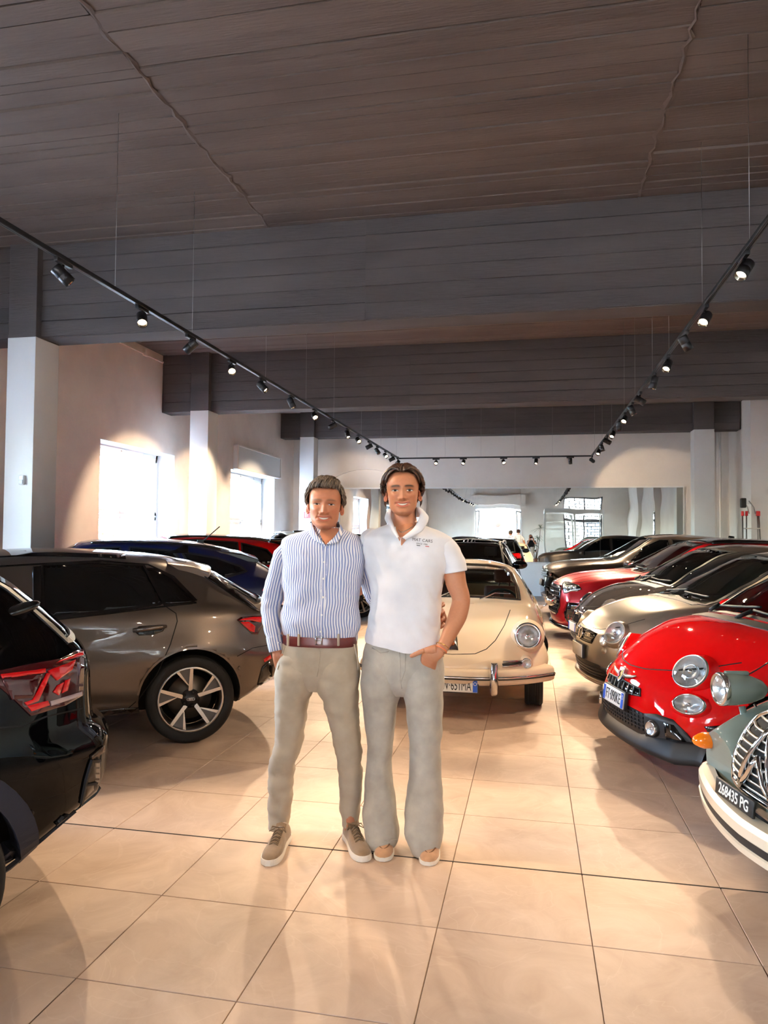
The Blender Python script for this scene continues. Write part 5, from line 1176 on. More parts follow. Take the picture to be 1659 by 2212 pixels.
def left_row():
    # blue
    c = Car(COUPE, 'coupe_crossover', 'navy blue coupe crossover behind the grey hatchback', at_Y(535, 1220, 7.8), 210, BLUE, 'cars in the left row', (-1.58, .80))
    c.patch('side_window', [(.70, 1.0), (-.2, 1.02), (-.2, 1.41), (.1, 1.40), (.4, 1.27)], 'L', M_tint, .004, .006, .08, seal=.02, both=True)
    c.patch('side_window', [(-.27, 1.02), (-.95, 1.045), (-.78, 1.37), (-.3, 1.41)], 'L', M_tint, .004, .006, .08, seal=.025, both=True)
    c.patch('quarter_window', [(-1.02, 1.05), (-1.35, 1.08), (-1.58, 1.14), (-1.52, 1.19), (-1.25, 1.29), (-.86, 1.36)], 'L', M_tint, .004, .006, .06, seal=.025, both=True)
    c.patch('windscreen', [(-.66, 1.04), (0, 1.08), (.66, 1.04), (.55, 1.42), (0, 1.47), (-.55, 1.42)], 'F', M_tint, .003, .005, .08)
    c.patch('rear_window', [(-.58, 1.08), (.58, 1.08), (.5, 1.28), (0, 1.33), (-.5, 1.28)], 'R', M_tint, .004, .006, .08, seal=.03)
    sp = MB(); L = []
    for k in range(13):
        y = -.58+1.16*k/12; t = abs(y)/.58; z = 1.40-.05*t*t
        L.append([(-1.25, y, z+.02), (-1.55, y, z-.03), (-1.74, y, z-.085), (-1.73, y, z-.11), (-1.5, y, z-.09)])
    sp.grid(L, 0, True); sp.add(L[0], [tuple(range(5))]); sp.add(L[-1], [tuple(range(5))]); sp.build('roof_spoiler', M_gloss, c.e)
    for sg in (1, -1): c.rod('roof_rail', [(.1, sg*.58), (-.5, sg*.585), (-1.3, sg*.56)], 'T', M_gloss, .014, .035)
    p = c.hit('T', -1.12, 0)[0]; MB().tube([p, p+Vector((-.22, 0, .20))], .007, 6).bbox(p.x-.03, p.x+.05, -.025, .025, p.z-.01, p.z+.03, .01).build('rod_antenna', M_plast, c.e)
    for fr in ('L', 'S'):
        c.strip('door_gap', [(-.24, .38), (-.24, 1.02)], fr, M_seam); c.strip('door_gap', [(-.92, .5), (-1.0, .8), (-.98, 1.04)], fr, M_seam)
        c.patch('tail_lamp', [(-1.75, .92), (-2.02, .92), (-2.02, 1.0), (-1.80, .99)], fr, M_redlens, .005, .012, .05)
        c.strip('arch_cladding', [(-1.283+.41*math.cos(t), .34+.41*math.sin(t)) for t in np.linspace(-.1, PI+.1, 22)], fr, M_plast, .05, .012)
    c.handle(-.1, .93, BLUE); c.handle(-.82, .94, BLUE); c.wing_mirror(.70, .84, 1.03, BLUE, 1.05)
    for x in (-1.283, 1.283):
        for sg in (1, -1): c.wheel(x, sg, .33, .215, .23, 'five', .868)
    # red with black roof
    c = Car(SUVA, 'mini_suv', 'bright red SUV with black roof, spoiler and roof rails by the second window', at_Y(665, 1220, 11.0), 211, RED, 'cars in the left row', (-2.10, .70))
    for P in SUV_SIDE: c.patch('side_window', P, 'L', M_tint, .004, .006, .08, seal=.025, both=True)
    c.patch('windscreen', SUV_WS, 'F', M_tint, .003, .005, .08); c.patch('rear_window', [(-.6, 1.08), (.6, 1.08), (.54, 1.40), (-.54, 1.40)], 'R', M_tint, .004, .006, .08, seal=.03)
    c.patch('roof_skin', [(.02, -.54), (.1, 0), (.02, .54), (-1.6, .52), (-1.6, -.52)], 'T', M_gloss, .005, .01, .12)
    for sg in (1, -1): c.rod('roof_rail', [(.0, sg*.585), (-.7, sg*.59), (-1.5, sg*.565)], 'T', M_gloss, .015, .045)
    MB().bbox(-1.86, -1.52, -.56, .56, 1.455, 1.50, .02).build('roof_spoiler', M_gloss, c.e)
    for fr in ('L', 'S'): c.patch('tail_lamp', [(-1.78, .95), (-2.06, .93), (-2.06, 1.03), (-1.85, 1.05)], fr, M_redlens, .005, .012, .05)
    suv_common(c, 'five')
    # black with cream roof
    S = dict(SUVE); c = Car(S, 'two_tone_suv', 'black SUV with cream roof and black rails, half hidden behind the men', at_z(780, 1335), 212, BLACK, 'cars in the left row', (-1.34, .93))
    for P in ([(.66, 1.12), (-.15, 1.125), (-.12, 1.535), (.05, 1.535), (.36, 1.40)], [(-.2, 1.125), (-1.0, 1.15), (-1.0, 1.50), (-.18, 1.54)], [(-1.05, 1.15), (-1.68, 1.2), (-1.6, 1.40), (-1.05, 1.49)]): c.patch('side_window', P, 'L', M_tint, .004, .006, .08, seal=.025, both=True)
    c.patch('roof_skin', [(.05, -.58), (.12, 0), (.05, .58), (-1.75, .56), (-1.75, -.56)], 'T', CREAM, .006, .012, .12)
    c.patch('windscreen', [(-.72, 1.13), (0, 1.17), (.72, 1.13), (.57, 1.56), (0, 1.60), (-.57, 1.56)], 'F', M_tint, .003, .005, .08); c.patch('rear_window', [(-.6, 1.16), (.6, 1.16), (.54, 1.48), (-.54, 1.48)], 'R', M_tint, .004, .006, .08, seal=.03)
    for sg in (1, -1): c.rod('roof_rail', [(-.1, sg*.54), (-.7, sg*.55), (-1.6, sg*.53)], 'T', M_gloss, .016, .05)
    for fr in ('L', 'S'): c.patch('tail_lamp', [(-1.78, 1.0), (-2.04, 1.0), (-2.04, 1.1), (-1.85, 1.12)], fr, M_redlens, .005, .012, .05)
    suv_common(c, 'multi', .365, .27, .935)
def black_suv_back():
    S = dict(SUVA); S['zt'] = [(a, b-.04) for a, b in S['zt']]; S['zr'] = [(a, b-.035) for a, b in S['zr']]; c = Car(S, 'estate_suv', 'black SUV facing forward between the ivory classic and the mirror', (-1.18, 11.6), 269, BLACK, None, (2.2, 0))
    c.windows(SUV_WS, SUV_SIDE); c.cabin(.95, .45, 1.0, .70, -.1, .66); suv_common(c, 'five')
    for sg in (1, -1):
        c.rod('roof_rail', [(.0, sg*.60), (-.7, sg*.605), (-1.5, sg*.58)], 'T', M_alu, .015, .045)
        c.patch('headlight', [(sg*a, b) for a, b in [(.45, .76), (.72, .78), (.74, .88), (.48, .83)]], 'F', M_reflect, .006, .01, .06)
    c.patch('grille', [(-.4, .62), (.4, .62), (.42, .82), (-.42, .82)], 'F', M_gloss, .006, .02, .06)
    c.patch('rear_window', [(-.6, 1.08), (.6, 1.08), (.54, 1.40), (-.54, 1.40)], 'R', M_tint, .004, .006, .08, seal=.03)
    for fr in ('L', 'S'): c.patch('tail_lamp', [(-1.80, .90), (-2.08, .88), (-2.08, 1.04), (-1.85, 1.05)], fr, M_redlens, .005, .012, .05)
    for sg in (1, -1): c.patch('tail_lamp', [(sg*.40, .88), (sg*.80, .88), (sg*.78, 1.03), (sg*.45, 1.0)], 'R', M_redlens, .005, .012, .05)
# ---------------------------------------------------------------- ivory classic coupe
CLASSIC = dict(x0=-1.9, x1=1.80, nx=110,
    zb=[(-1.9, .34), (-1.5, .24), (1.2, .22), (1.6, .26), (1.80, .34)],
    W=[(-1.9, .48), (-1.6, .70), (-1.0, .83), (0, .82), (.9, .85), (1.25, .85), (1.5, .815), (1.68, .74), (1.80, .61)],
    zs=[(-1.9, .52), (-1.5, .76), (-1.0, .86), (0, .83), (.6, .845), (1.0, .835), (1.3, .80), (1.5, .745), (1.68, .64), (1.80, .54)],
    ks=[(-1.9, .8), (-1.0, .86), (0, .88), (.7, .84), (1.0, .79), (1.3, .75), (1.6, .72), (1.8, .70)],
    wr=[(-1.9, .3), (-1.5, .42), (-1.0, .46), (-.5, .50), (.0, .515), (.25, .54), (.62, .585), (.85, .52), (1.2, .40), (1.5, .34), (1.8, .30)],
    zr=[(-1.9, .54), (-1.5, .80), (-1.0, 1.03), (-.6, 1.16), (-.2, 1.215), (.05, 1.20), (.32, 1.10), (.62, .89), (.85, .868), (1.2, .79), (1.5, .69), (1.68, .61), (1.80, .53)],
    zt=[(-1.9, .55), (-1.5, .84), (-1.0, 1.10), (-.6, 1.25), (-.2, 1.31), (.05, 1.30), (.32, 1.175), (.62, .925), (.85, .895), (1.2, .825), (1.5, .73), (1.68, .645), (1.80, .56)],
    fs=.42, fr=.45, fw=.48, km=.5, kl=.9, bow=.17, bp=2.2, nf=.6, df=.06, nose=[(0, -.12), (.3, -.02), (.45, .02), (.6, .0), (.8, 0)], bowr=.15, arch=[(1.05, .32, .34, .52, 1.1), (-1.05, .32, .34, .52, 1.1)])
def ivory_classic():
    c = Car(CLASSIC, 'classic_coupe', 'ivory rounded classic coupe with chrome bumper guards, facing forward', (-.665, 6.12), 270, IVORY, None, (1.90, 0))
    WS = [(-.535, .93), (-.3, .945), (0, .95), (.3, .945), (.535, .93), (.515, 1.05), (.455, 1.17), (.38, 1.225), (.2, 1.25), (0, 1.255), (-.2, 1.25), (-.38, 1.225), (-.455, 1.17), (-.515, 1.05)]
    c.patch('windscreen', WS, 'F', M_wind, .003, .004, .06, cut=True)
    c.strip('windscreen_trim', WS, 'F', M_chrome, .020, .010, closed=True); c.strip('windscreen_rubber', [(a*1.045, .93+(b-.93)*1.06-.006) for a, b in WS], 'F', M_seal, .014, .006, closed=True)
    for P in ([(.30, .90), (-.45, .91), (-.42, 1.17), (-.2, 1.2), (.05, 1.17)], [(-.5, .92), (-.95, .96), (-.7, 1.12), (-.5, 1.16)]):
        c.patch('side_window', P, 'L', M_wind, .003, .004, .06, cut=True, seal=.02, sealmat=M_chrome, both=True); c._cutfaces(P, 'S')
    RW = [(-.4, .98), (.4, .98), (.36, 1.16), (-.36, 1.16)]; c.patch('rear_window', RW, 'R', M_wind, .003, .004, .06, cut=True, seal=.02)
    brown = mat('brown_leather', srgb(88, 40, 28), .6); c.cabin(.58, .35, .86, .5, -.15, .50, brown)
    for sg in (1, -1):
        c.lamp('headlight', 'F', sg*.635, .685, .112, .15, inner='bowl', flat=Vector((.985, sg*.03, .16)).normalized(), ringw=.021, dome=.03, depth=.09, cut=True)
        m = c.mtx_at('F', sg*.635, .685, 0, flat=Vector((.985, sg*.03, .16)).normalized())
        MB().lathe([(.112, .146), (.122, .115), (.140, .02), (.150, -.12)], 'z', 32, mtx=m).build('lamp_bucket', IVORY, c.e)
        c.lamp('indicator_lamp', 'F', sg*.625, .487, .042, .030, inner='bowl', flat=Vector((.98, sg*.15, 0)), ringw=.007, dome=.02)
        for dz in (-.016, .0, .016): c.rod('horn_grille_bar', [(sg*.43, .487+dz), (sg*.585, .487+dz)], 'F', M_chrome if dz else M_seal, .0075, .010)
        for x in (.43, .585): pass
        # bumper guard
        g = MB(); P = []
        for k in range(17):
            t = k/16; z = .245+.27*t; w = .028+.010*math.sin(PI*t); d = .045+.035*math.sin(PI*t)
            x = 1.955-.02*abs(t-.5); P.append([(x-.06, sg*.365-w, z), (x-.06+d*.6, sg*.365-w*.95, z), (x-.06+d, sg*.365-w*.5, z), (x-.06+d*1.1, sg*.365, z), (x-.06+d, sg*.365+w*.5, z), (x-.06+d*.6, sg*.365+w*.95, z), (x-.06, sg*.365+w, z)])
        g.grid(P, 0, True); g.add(P[0], [tuple(range(7))]); g.add(P[-1], [tuple(range(7))]); g.build('bumper_guard', M_chrome, c.e)
        c.patch('brake_vent', [(sg*a, b) for a, b in [(.40, .262), (.62, .275), (.60, .30), (.42, .295)]], 'F', M_seam, .006, .01, .05)
        MB().lathe([(.0, .012), (.045, .010), (.058, 0), (.05, -.02), (.02, -.05), (.0, -.05)], 'z', 24, mtx=Matrix.Translation((.62, -.86 if sg < 0 else .86, .94)) @ Matrix.Rotation(-1.35, 4, 'Y')).build('wing_mirror', M_chrome, c.e)
        MB().tube([(.62, sg*.86, .93), (.60, sg*.76, .85)], .007, 8).build('mirror_arm', M_chrome, c.e)
    # blade bumper wrapping the nose
    P = []
    for k in range(41):
        a = -1.12+2.24*k/40; y = .86*math.sin(a)/math.sin(1.12); x = 1.93-.40*(abs(y)/.86)**2.6
        nx, ny = (1, 0) if abs(y) < .3 else (math.cos(a*.75), math.sin(a*.75))
        P.append([(x-.10*nx, y-.10*ny, .455), (x-.01*nx, y-.01*ny, .445), (x+.005*nx, y+.005*ny, .425), (x+.012*nx, y+.012*ny, .375), (x+.005*nx, y+.005*ny, .335), (x-.03*nx, y-.03*ny, .315)])
    bpr = MB().grid(P, 0, True).build('bumper', IVORY, c.e)
    MB().tube([(r_[3][0]+.004, r_[3][1], .386) for r_ in P], (.010, .012), 8).build('bumper_trim', M_chrome, bpr) if False else MB().tube([(r_[3][0]+.004, r_[3][1], .386) for r_ in P], .011, 8).build('bumper_trim', M_chrome, bpr)
    MB().tube([(r_[3][0]+.006, r_[3][1], .372) for r_ in P], .006, 6).build('bumper_rubber', M_seal, bpr)
    # bonnet
    c.strip('bonnet_gap', [(-.47, .86), (-.43, .76), (-.36, .655), (-.29, .595), (-.2, .563), (0, .556), (.2, .563), (.29, .595), (.36, .655), (.43, .76), (.47, .86)], 'F', M_seam, .007)
    m = c.mtx_at('F', 0, .66, .015)
    h = MB(); P = []
    for k in range(13):
        t = k/12; p, n = c.hit('F', 0, .585+.145*t); w = .044*(1-t)**.8+.010; hh = .022*math.sin(PI*min(1, t*.9+.1)); P.append([tuple(p+Vector((0, -w, 0))), tuple(p+n*hh+Vector((0, -w*.5, 0))), tuple(p+n*(hh+.006)), tuple(p+n*hh+Vector((0, w*.5, 0))), tuple(p+Vector((0, w, 0)))])
    hb = h.grid(P, 0, True).build('bonnet_handle', M_chrome, c.e)
    MB().lathe([(0, .004), (.018, .003), (.021, 0)], 'z', 20, mtx=c.mtx_at('F', 0, .618, .026)).build('crest', mat('crest_enamel', srgb(150, 80, 40), .3, .5), hb)
    for k in range(-9, 10): c.strip('vent_slot', [(.80, k*.012), (.815, k*.012)], 'T', M_seam, .005, .002)
    for sg in (1, -1):
        w = c.rod('wiper', [(sg*.0-.02, .955), (.10-.02 if sg > 0 else -.12, .985), (.30 if sg > 0 else -.30, .99)], 'F', M_chrome, .007, .03) if False else None
    for y0 in (.16, -.30):
        a = c.hit('F', y0, .915); b2 = c.hit('F', y0+.14, .99); d2 = c.hit('F', y0+.30, .985)
        MB().tube([a[0]+Vector((.03, 0, .02)), b2[0]+Vector((.035, 0, 0)), d2[0]+Vector((.02, 0, 0))], [.010, .008, .004], 8).build('wiper', M_chrome, c.e)
    # plate on its bracket
    c.plate('F', 0, .315, 'W·651MA', .46, .105, off=.20, flat=Vector((1, 0, 0)), tsx=.52, shift=.055, tsize=.112)
    MB().bbox(1.70, 1.86, -.02, .02, .29, .32, .005).build('plate_bracket', M_plast, c.e)
    for x in (1.05, -1.05):
        for sg in (1, -1): c.wheel(x, sg, .315, .165, .19, 'disc', .775)
# ---------------------------------------------------------------- sage green vintage saloon at the right edge
def sage_vintage():
    S = dict(x0=-1.75, x1=1.72, nx=80,
        zb=[(-1.75, .4), (-1.4, .32), (1.4, .34), (1.72, .42)],
        W=[(-1.75, .55), (-1.2, .66), (0, .70), (.55, .66), (.8, .52), (1.2, .40), (1.6, .33), (1.72, .29)],
        zs=[(-1.75, .75), (-1.2, .95), (0, .98), (.6, .98), (1.0, .95), (1.4, .90), (1.6, .84), (1.72, .74)],
        ks=[(-1.75, .9), (0, .95), (.8, .85), (1.72, .85)],
        wr=[(-1.75, .4), (-1.2, .5), (0, .54), (.3, .54), (.62, .52), (.9, .36), (1.3, .27), (1.72, .2)],
        zr=[(-1.75, .8), (-1.3, 1.25), (-.8, 1.5), (-.1, 1.52), (.2, 1.45), (.5, 1.15), (.7, 1.06), (1.2, 1.02), (1.5, .95), (1.66, .86), (1.72, .78)],
        zt=[(-1.75, .84), (-1.3, 1.32), (-.8, 1.57), (-.1, 1.60), (.2, 1.52), (.5, 1.22), (.7, 1.12), (1.2, 1.08), (1.5, 1.02), (1.66, .93), (1.72, .84)],
        fs=.42, bow=.06, nf=.4, df=.06, nose=[(0, -.1), (.45, .02), (.6, .04), (.8, .0), (1.0, -.06)])
    c = Car(S, 'vintage_saloon', 'sage grey vintage saloon with chevron grille, cropped by the right edge', (.80, 3.09), 193, GREEN, 'cars in the right row', (1.90, 0))
    c.patch('windscreen', [(-.5, 1.14), (.5, 1.14), (.46, 1.45), (-.46, 1.45)], 'F', M_tint, .003, .005, .08, seal=.03)
    for fr in ('L', 'S'): c.patch('side_window', [(.4, 1.05), (-1.0, 1.05), (-.95, 1.42), (.1, 1.42)], fr, M_tint, .004, .006, .1, seal=.03)
    # ribs on the bonnet
    for y in (-.18, -.09, .09, .18): c.rod('bonnet_rib', [(.75, y*1.3), (1.1, y*1.1), (1.45, y*.9), (1.62, y*.8)], 'T', GREEN, .010, -.002)
    c.rod('bonnet_ridge', [(.75, 0), (1.2, 0), (1.6, 0)], 'T', GREEN, .014, -.002)
    # grille: surround, bars, double chevron
    gp = [(-.235, .545), (.235, .545), (.265, .59), (.26, .70), (.225, .80), (.13, .845), (-.13, .845), (-.225, .80), (-.26, .70), (-.265, .59)]
    g = c.patch('grille', gp, 'F', M_seam, .004, .02, .04)
    c.rod('grille_surround', gp+[gp[0]], 'F', M_chrome, .013, .010, parent=g)
    for k in range(9):
        z = .57+.031*k; w = .255 if z < .70 else .255-.6*(z-.70)
        c.rod('grille_bar', [(-w, z), (0, z), (w, z)], 'F', M_alu, .006, .010, parent=g)
    for dz in (0, -.115):
        for sg in (1, -1): c.rod('chevron', [(sg*.125, .57+dz*.1), (sg*.06, .70+dz*.75), (0, .815+dz)], 'F', M_chrome, .012, .018, parent=g)
    # separate wings
    for sg in (1, -1):
        P = []; n = 22
        for i in range(n+1):
            t = i/n; x = 1.72-1.35*t
            top = .80*math.sin(PI*min(1, (t*.95+.10)))**.55 if t < .55 else .80*math.sin(PI*min(1, (t*.95+.10)))**.55
            top = .50+.36*math.sin(PI*min(.98, t*.80+.16)); yi = .34+.10*t; yo = .46+.255*math.sin(PI*min(1, t*.62+.24))
            bot = .42-.10*math.sin(PI*min(1, max(0, t)))
            row = []
            for k in range(13):
                a = PI*k/12; cy = (yi+yo)/2; hw = (yo-yi)/2
                yy = cy-hw*math.cos(a); zz = bot+(top-bot)*math.sin(a)**.6 if 0 < k < 12 else bot
                row.append((x+.03*math.sin(a), sg*yy, zz))
            P.append(row)
        w = MB().grid(P, 0, True); w.add(P[0], [tuple(range(13))]); w.build('wing', GREEN, c.e)
        # headlamp on its cross bar
        hl = Vector((1.70, sg*.54, .86)); R_ = Matrix.Translation(hl) @ Matrix.Rotation(PI/2, 4, 'Y')
        b = MB().lathe([(.074, .0), (.076, -.02), (.075, -.06), (.066, -.13), (.044, -.19), (.016, -.22), (0, -.225)], 'z', 32, mtx=R_).build('headlamp', GREEN, c.e)
        MB().lathe([(.064, .010), (.071, .015), (.077, .007), (.078, -.010), (.074, -.014)], 'z', 36, mtx=R_).build('lamp_ring', M_chrome, b)
        MB().lathe([(.066, .008), (.045, -.016), (.015, -.028), (0, -.029)], 'z', 32, mtx=R_).build('lamp_bowl', M_reflect, b)
        MB().lathe([(0, .026), (.03, .023), (.052, .016), (.065, .010)], 'z', 32, mtx=R_).build('lamp_glass', M_clear, b)
        MB().bbox(hl.x-.13, hl.x-.02, sg*.54-.012, sg*.54+.012, hl.z+.066, hl.z+.084, .004).build('lamp_visor_tab', GREEN, b)
        MB().tube([hl+Vector((-.10, 0, -.08)), hl+Vector((-.12, -sg*.02, -.20)), hl+Vector((-.16, -sg*.10, -.24))], .016, 8).build('lamp_stalk', GREEN, c.e)
        MB().tube([hl+Vector((-.16, 0, -.07)), hl+Vector((-.18, -sg*.06, -.14))], .006, 6).build('lamp_cable', M_seal, c.e)
        # amber indicator on the wing
        ip = Vector((1.765, sg*.58, .61)); T_ = Matrix.Translation(ip) @ Matrix.Rotation(PI/2, 4, 'Y')
        MB().lathe([(0, .055), (.018, .045), (.032, .02), (.038, 0), (.038, -.03)], 'z', 24, mtx=T_).build('indicator_lamp', M_amber, c.e)
        # bumper half overrider and wheel
        for x in (1.2, -1.2): c.wheel(x, sg, .31, .13, .19, 'disc', .70, rm=M_alu)
        c.patch('rear_wing', [(-1.6, .40), (-.8, .40), (-.85, .7), (-1.1, .82), (-1.4, .75)], 'L' if sg > 0 else 'S', GREEN, .05, .02, .06, dome=.05)
    # bumper: pressed blade with black rubber line
    cream = mat('bumper_cream', srgb(214, 200, 178), .3, .2, coat=.5); P = []
    for k in range(45):
        y = -.70+1.40*k/44; t = abs(y)/.70; x = 1.90-.17*t**2.0-(.10*max(0, (t-.88)/.12)**2)
        z0 = .40+.02*t; up = .012 if t > .9 else 0
        P.append([(x-.07, y, z0+.075+up), (x-.012, y, z0+.07), (x+.004, y, z0+.05), (x+.004, y, z0+.012), (x-.006, y, z0+.006), (x-.006, y, z0-.024), (x+.004, y, z0-.030), (x+.0, y, z0-.055), (x-.06, y, z0-.065)])
    bp = MB().grid(P, 0, False).build('bumper', cream, c.e)
    MB().grid([[(r_[4][0]+.003, r_[4][1], r_[4][2]), (r_[5][0]+.003, r_[5][1], r_[5][2])] for r_ in P], 0, False).build('bumper_rubber', M_seal, bp)
    m = Matrix.Translation((1.865, -.11, .515)) @ Matrix(((0, 0, 1, 0), (1, 0, 0, 0), (0, 1, 0, 0), (0, 0, 0, 1))) @ Matrix.Rotation(-.08, 4, 'X')
    b = MB().bbox(-.15, .15, -.034, .034, -.012, 0, .004, mtx=m).build('number_plate', M_ink, c.e)
    text_mesh('plate_text', '268435 PG', .062, M_plate, b, m @ Matrix.Translation((0, -.002, .001)), .001, .0008, sx=.85)
    MB().bbox(1.60, 1.85, -.14, -.08, .47, .49, .01).build('plate_bracket', GREEN, c.e)
red_hatch()
silver_hatch()
anthracite_city()
crimson_suv()
bronze_suv()
grey_hatch()
black_suv_left()
left_row()
black_suv_back()
ivory_classic()
sage_vintage()
# ================================================================ PEOPLE
from mathutils import noise as _nz
def PX(x, y, Y): return Vector(at_Y(x, y, Y))
def cloth_mat(name, c0, c1=None, rough=.85, stripe=None, bump=.25, bscale=350, sheen=.15):
    m = bpy.data.materials.new(name); m.use_nodes = True; t = NT(m); t.set(Roughness=rough, Specular_IOR_Level=.2, Sheen_Weight=sheen)
    tc = t.n('ShaderNodeTexCoord')
    n = t.n('ShaderNodeTexNoise'); n.inputs['Scale'].default_value = 14; n.inputs['Detail'].default_value = 7; t.l(tc.outputs['Object'], n.inputs['Vector'])
    cr = t.n('ShaderNodeValToRGB'); cr.color_ramp.elements[0].position = .3; cr.color_ramp.elements[1].position = .7
    cr.color_ramp.elements[0].color = c1 or c0; cr.color_ramp.elements[1].color = c0; t.l(n.outputs[0], cr.inputs[0]); out = cr.outputs[0]
    if stripe:
        at = t.n('ShaderNodeAttribute'); at.attribute_name = 'u'
        mu = t.n('ShaderNodeMath', operation='MULTIPLY'); mu.inputs[1].default_value = 1/stripe[1]; t.l(at.outputs['Fac'], mu.inputs[0])
        fr = t.n('ShaderNodeMath', operation='FRACT'); t.l(mu.outputs[0], fr.inputs[0])
        sb = t.n('ShaderNodeMath', operation='SUBTRACT'); sb.inputs[1].default_value = .5; t.l(fr.outputs[0], sb.inputs[0])
        ab = t.n('ShaderNodeMath', operation='ABSOLUTE'); t.l(sb.outputs[0], ab.inputs[0])
        mr = t.n('ShaderNodeMapRange'); mr.inputs[1].default_value = .20; mr.inputs[2].default_value = .26; t.l(ab.outputs[0], mr.inputs[0])
        mx = t.n('ShaderNodeMix', data_type='RGBA'); t.l(mr.outputs[0], mx.inputs['Factor']); mx.inputs[6].default_value = stripe[0]; t.l(out, mx.inputs[7]); out = mx.outputs[2]
    t.l(out, t.bsdf.inputs['Base Color'])
    n2 = t.n('ShaderNodeTexNoise'); n2.inputs['Scale'].default_value = bscale; n2.inputs['Detail'].default_value = 2; t.l(tc.outputs['Object'], n2.inputs['Vector'])
    b = t.n('ShaderNodeBump'); b.inputs['Strength'].default_value = bump; b.inputs['Distance'].default_value = .002; t.l(n2.outputs[0], b.inputs['Height']); t.l(b.outputs[0], t.bsdf.inputs['Normal']); return m
def skin_mat(name):
    m = bpy.data.materials.new(name); m.use_nodes = True; t = NT(m); t.set(Roughness=.48, Specular_IOR_Level=.4, Subsurface_Weight=.12, Subsurface_Scale=.008)
    t.bsdf.inputs['Subsurface Radius'].default_value = (1, .35, .2)
    at = t.n('ShaderNodeVertexColor'); at.layer_name = 'tone'; tc = t.n('ShaderNodeTexCoord')
    n = t.n('ShaderNodeTexNoise'); n.inputs['Scale'].default_value = 90; n.inputs['Detail'].default_value = 4; t.l(tc.outputs['Object'], n.inputs['Vector'])
    mr = t.n('ShaderNodeMapRange'); mr.inputs[3].default_value = .92; mr.inputs[4].default_value = 1.08; t.l(n.outputs[0], mr.inputs[0])
    s = t.n('ShaderNodeVectorMath', operation='SCALE'); t.l(at.outputs[0], s.inputs[0]); t.l(mr.outputs[0], s.inputs['Scale']); t.l(s.outputs[0], t.bsdf.inputs['Base Color'])
    b = t.n('ShaderNodeBump'); b.inputs['Strength'].default_value = .08; b.inputs['Distance'].default_value = .002; t.l(n.outputs[0], b.inputs['Height']); t.l(b.outputs[0], t.bsdf.inputs['Normal']); return m
class GB(MB):
    """mesh builder that also keeps a stripe coordinate and a tone per vertex"""
    def __init__(s): super().__init__(); s.u = []; s.c = []
    def ggrid(s, P, U=None, C=None, wrap_v=True, mi=0):
        n0 = len(s.v); s.grid(P, mi, True, wrap_v=wrap_v); k = len(s.v)-n0
        s.u += [x for r in U for x in r] if U is not None else [0.0]*k
        if C is None: s.c += [(1, 1, 1)]*k
        elif isinstance(C, tuple): s.c += [C]*k
        else: s.c += [x for r in C for x in r]
        return s
    def cap(s, row_idx0, n, flip=False):
        s.f.append(tuple(row_idx0+k for k in (range(n) if not flip else reversed(range(n))))); s.mi.append(0); s.sm.append(True)
    def fill(s):
        k = len(s.v)-len(s.u); s.u += [0.0]*k
        s.c += [s.c[-1] if s.c else (1, 1, 1)]*(len(s.v)-len(s.c))
    def gbuild(s, name, m, parent=None):
        s.fill(); me = bpy.data.meshes.new(name); me.from_pydata(s.v, [], s.f)
        for mm in (m if isinstance(m, (list, tuple)) else [m]): me.materials.append(mm)
        me.polygons.foreach_set('material_index', s.mi); me.polygons.foreach_set('use_smooth', s.sm)
        a = me.attributes.new('u', 'FLOAT', 'POINT'); a.data.foreach_set('value', s.u)
        c = me.color_attributes.new('tone', 'FLOAT_COLOR', 'POINT'); c.data.foreach_set('color', [q for p in s.c for q in (*p, 1.0)])
        bm = bmesh.new(); bm.from_mesh(me); bmesh.ops.recalc_face_normals(bm, faces=bm.faces); bm.to_mesh(me); bm.free(); me.update()
        return link(name, me, parent)
def body_loft(g, rows, n=46, m=44, ex=2.4, wr=.004, wfx=16, wfz=9, seed=0, C=None, tuck=None):
    """garment or body piece from silhouette rows (y_px, x_left, x_right, half depth, Y of the middle)"""
    A = []
    for (y, xl, xr, hd, Y) in rows:
        a, b = PX(xl, y, Y), PX(xr, y, Y); A.append(((a.z+b.z)/2, (a.x+b.x)/2, (b.x-a.x)/2, hd, Y))
    A.sort(); f = [pchip([(r[0], r[k]) for r in A]) for k in range(1, 5)]; z0, z1 = A[0][0], A[-1][0]; P = []; U = []
    for i in range(n+1):
        z = z0+(z1-z0)*i/n; cx, hw, hd, cy = [float(q(z)) for q in f]; row = []; ur = []
        for k in range(m):
            a = 2*PI*k/m; ca, sa = math.cos(a), math.sin(a)
            x = hw*math.copysign(abs(ca)**(2/ex), ca); y = hd*math.copysign(abs(sa)**(2/ex), sa)
            d = wr*(_nz.noise(Vector((x*wfx+seed, y*wfx, z*wfz*2.2)))+.6*_nz.noise(Vector((x*wfx*2.3+7+seed, y*wfx*2, z*wfz*4.5+x*30))))
            if tuck: d *= tuck(z)
            r_ = math.hypot(x, y) or 1; row.append((cx+x+d*x/r_, cy+y+d*y/r_, z)); ur.append((x, y))
        k0 = (3*m)//4; acc = [0.0]*m; s_ = 0.0
        for q in range(1, m//2+1): i0, i1 = (k0+q-1) % m, (k0+q) % m; s_ += math.hypot(ur[i1][0]-ur[i0][0], ur[i1][1]-ur[i0][1]); acc[i1] = s_
        s_ = 0.0
        for q in range(1, m//2): i0, i1 = (k0-q+1) % m, (k0-q) % m; s_ += math.hypot(ur[i1][0]-ur[i0][0], ur[i1][1]-ur[i0][1]); acc[i1] = -s_
        ur = acc
        P.append(row); U.append(ur)
    g.ggrid(P, U, C); return P
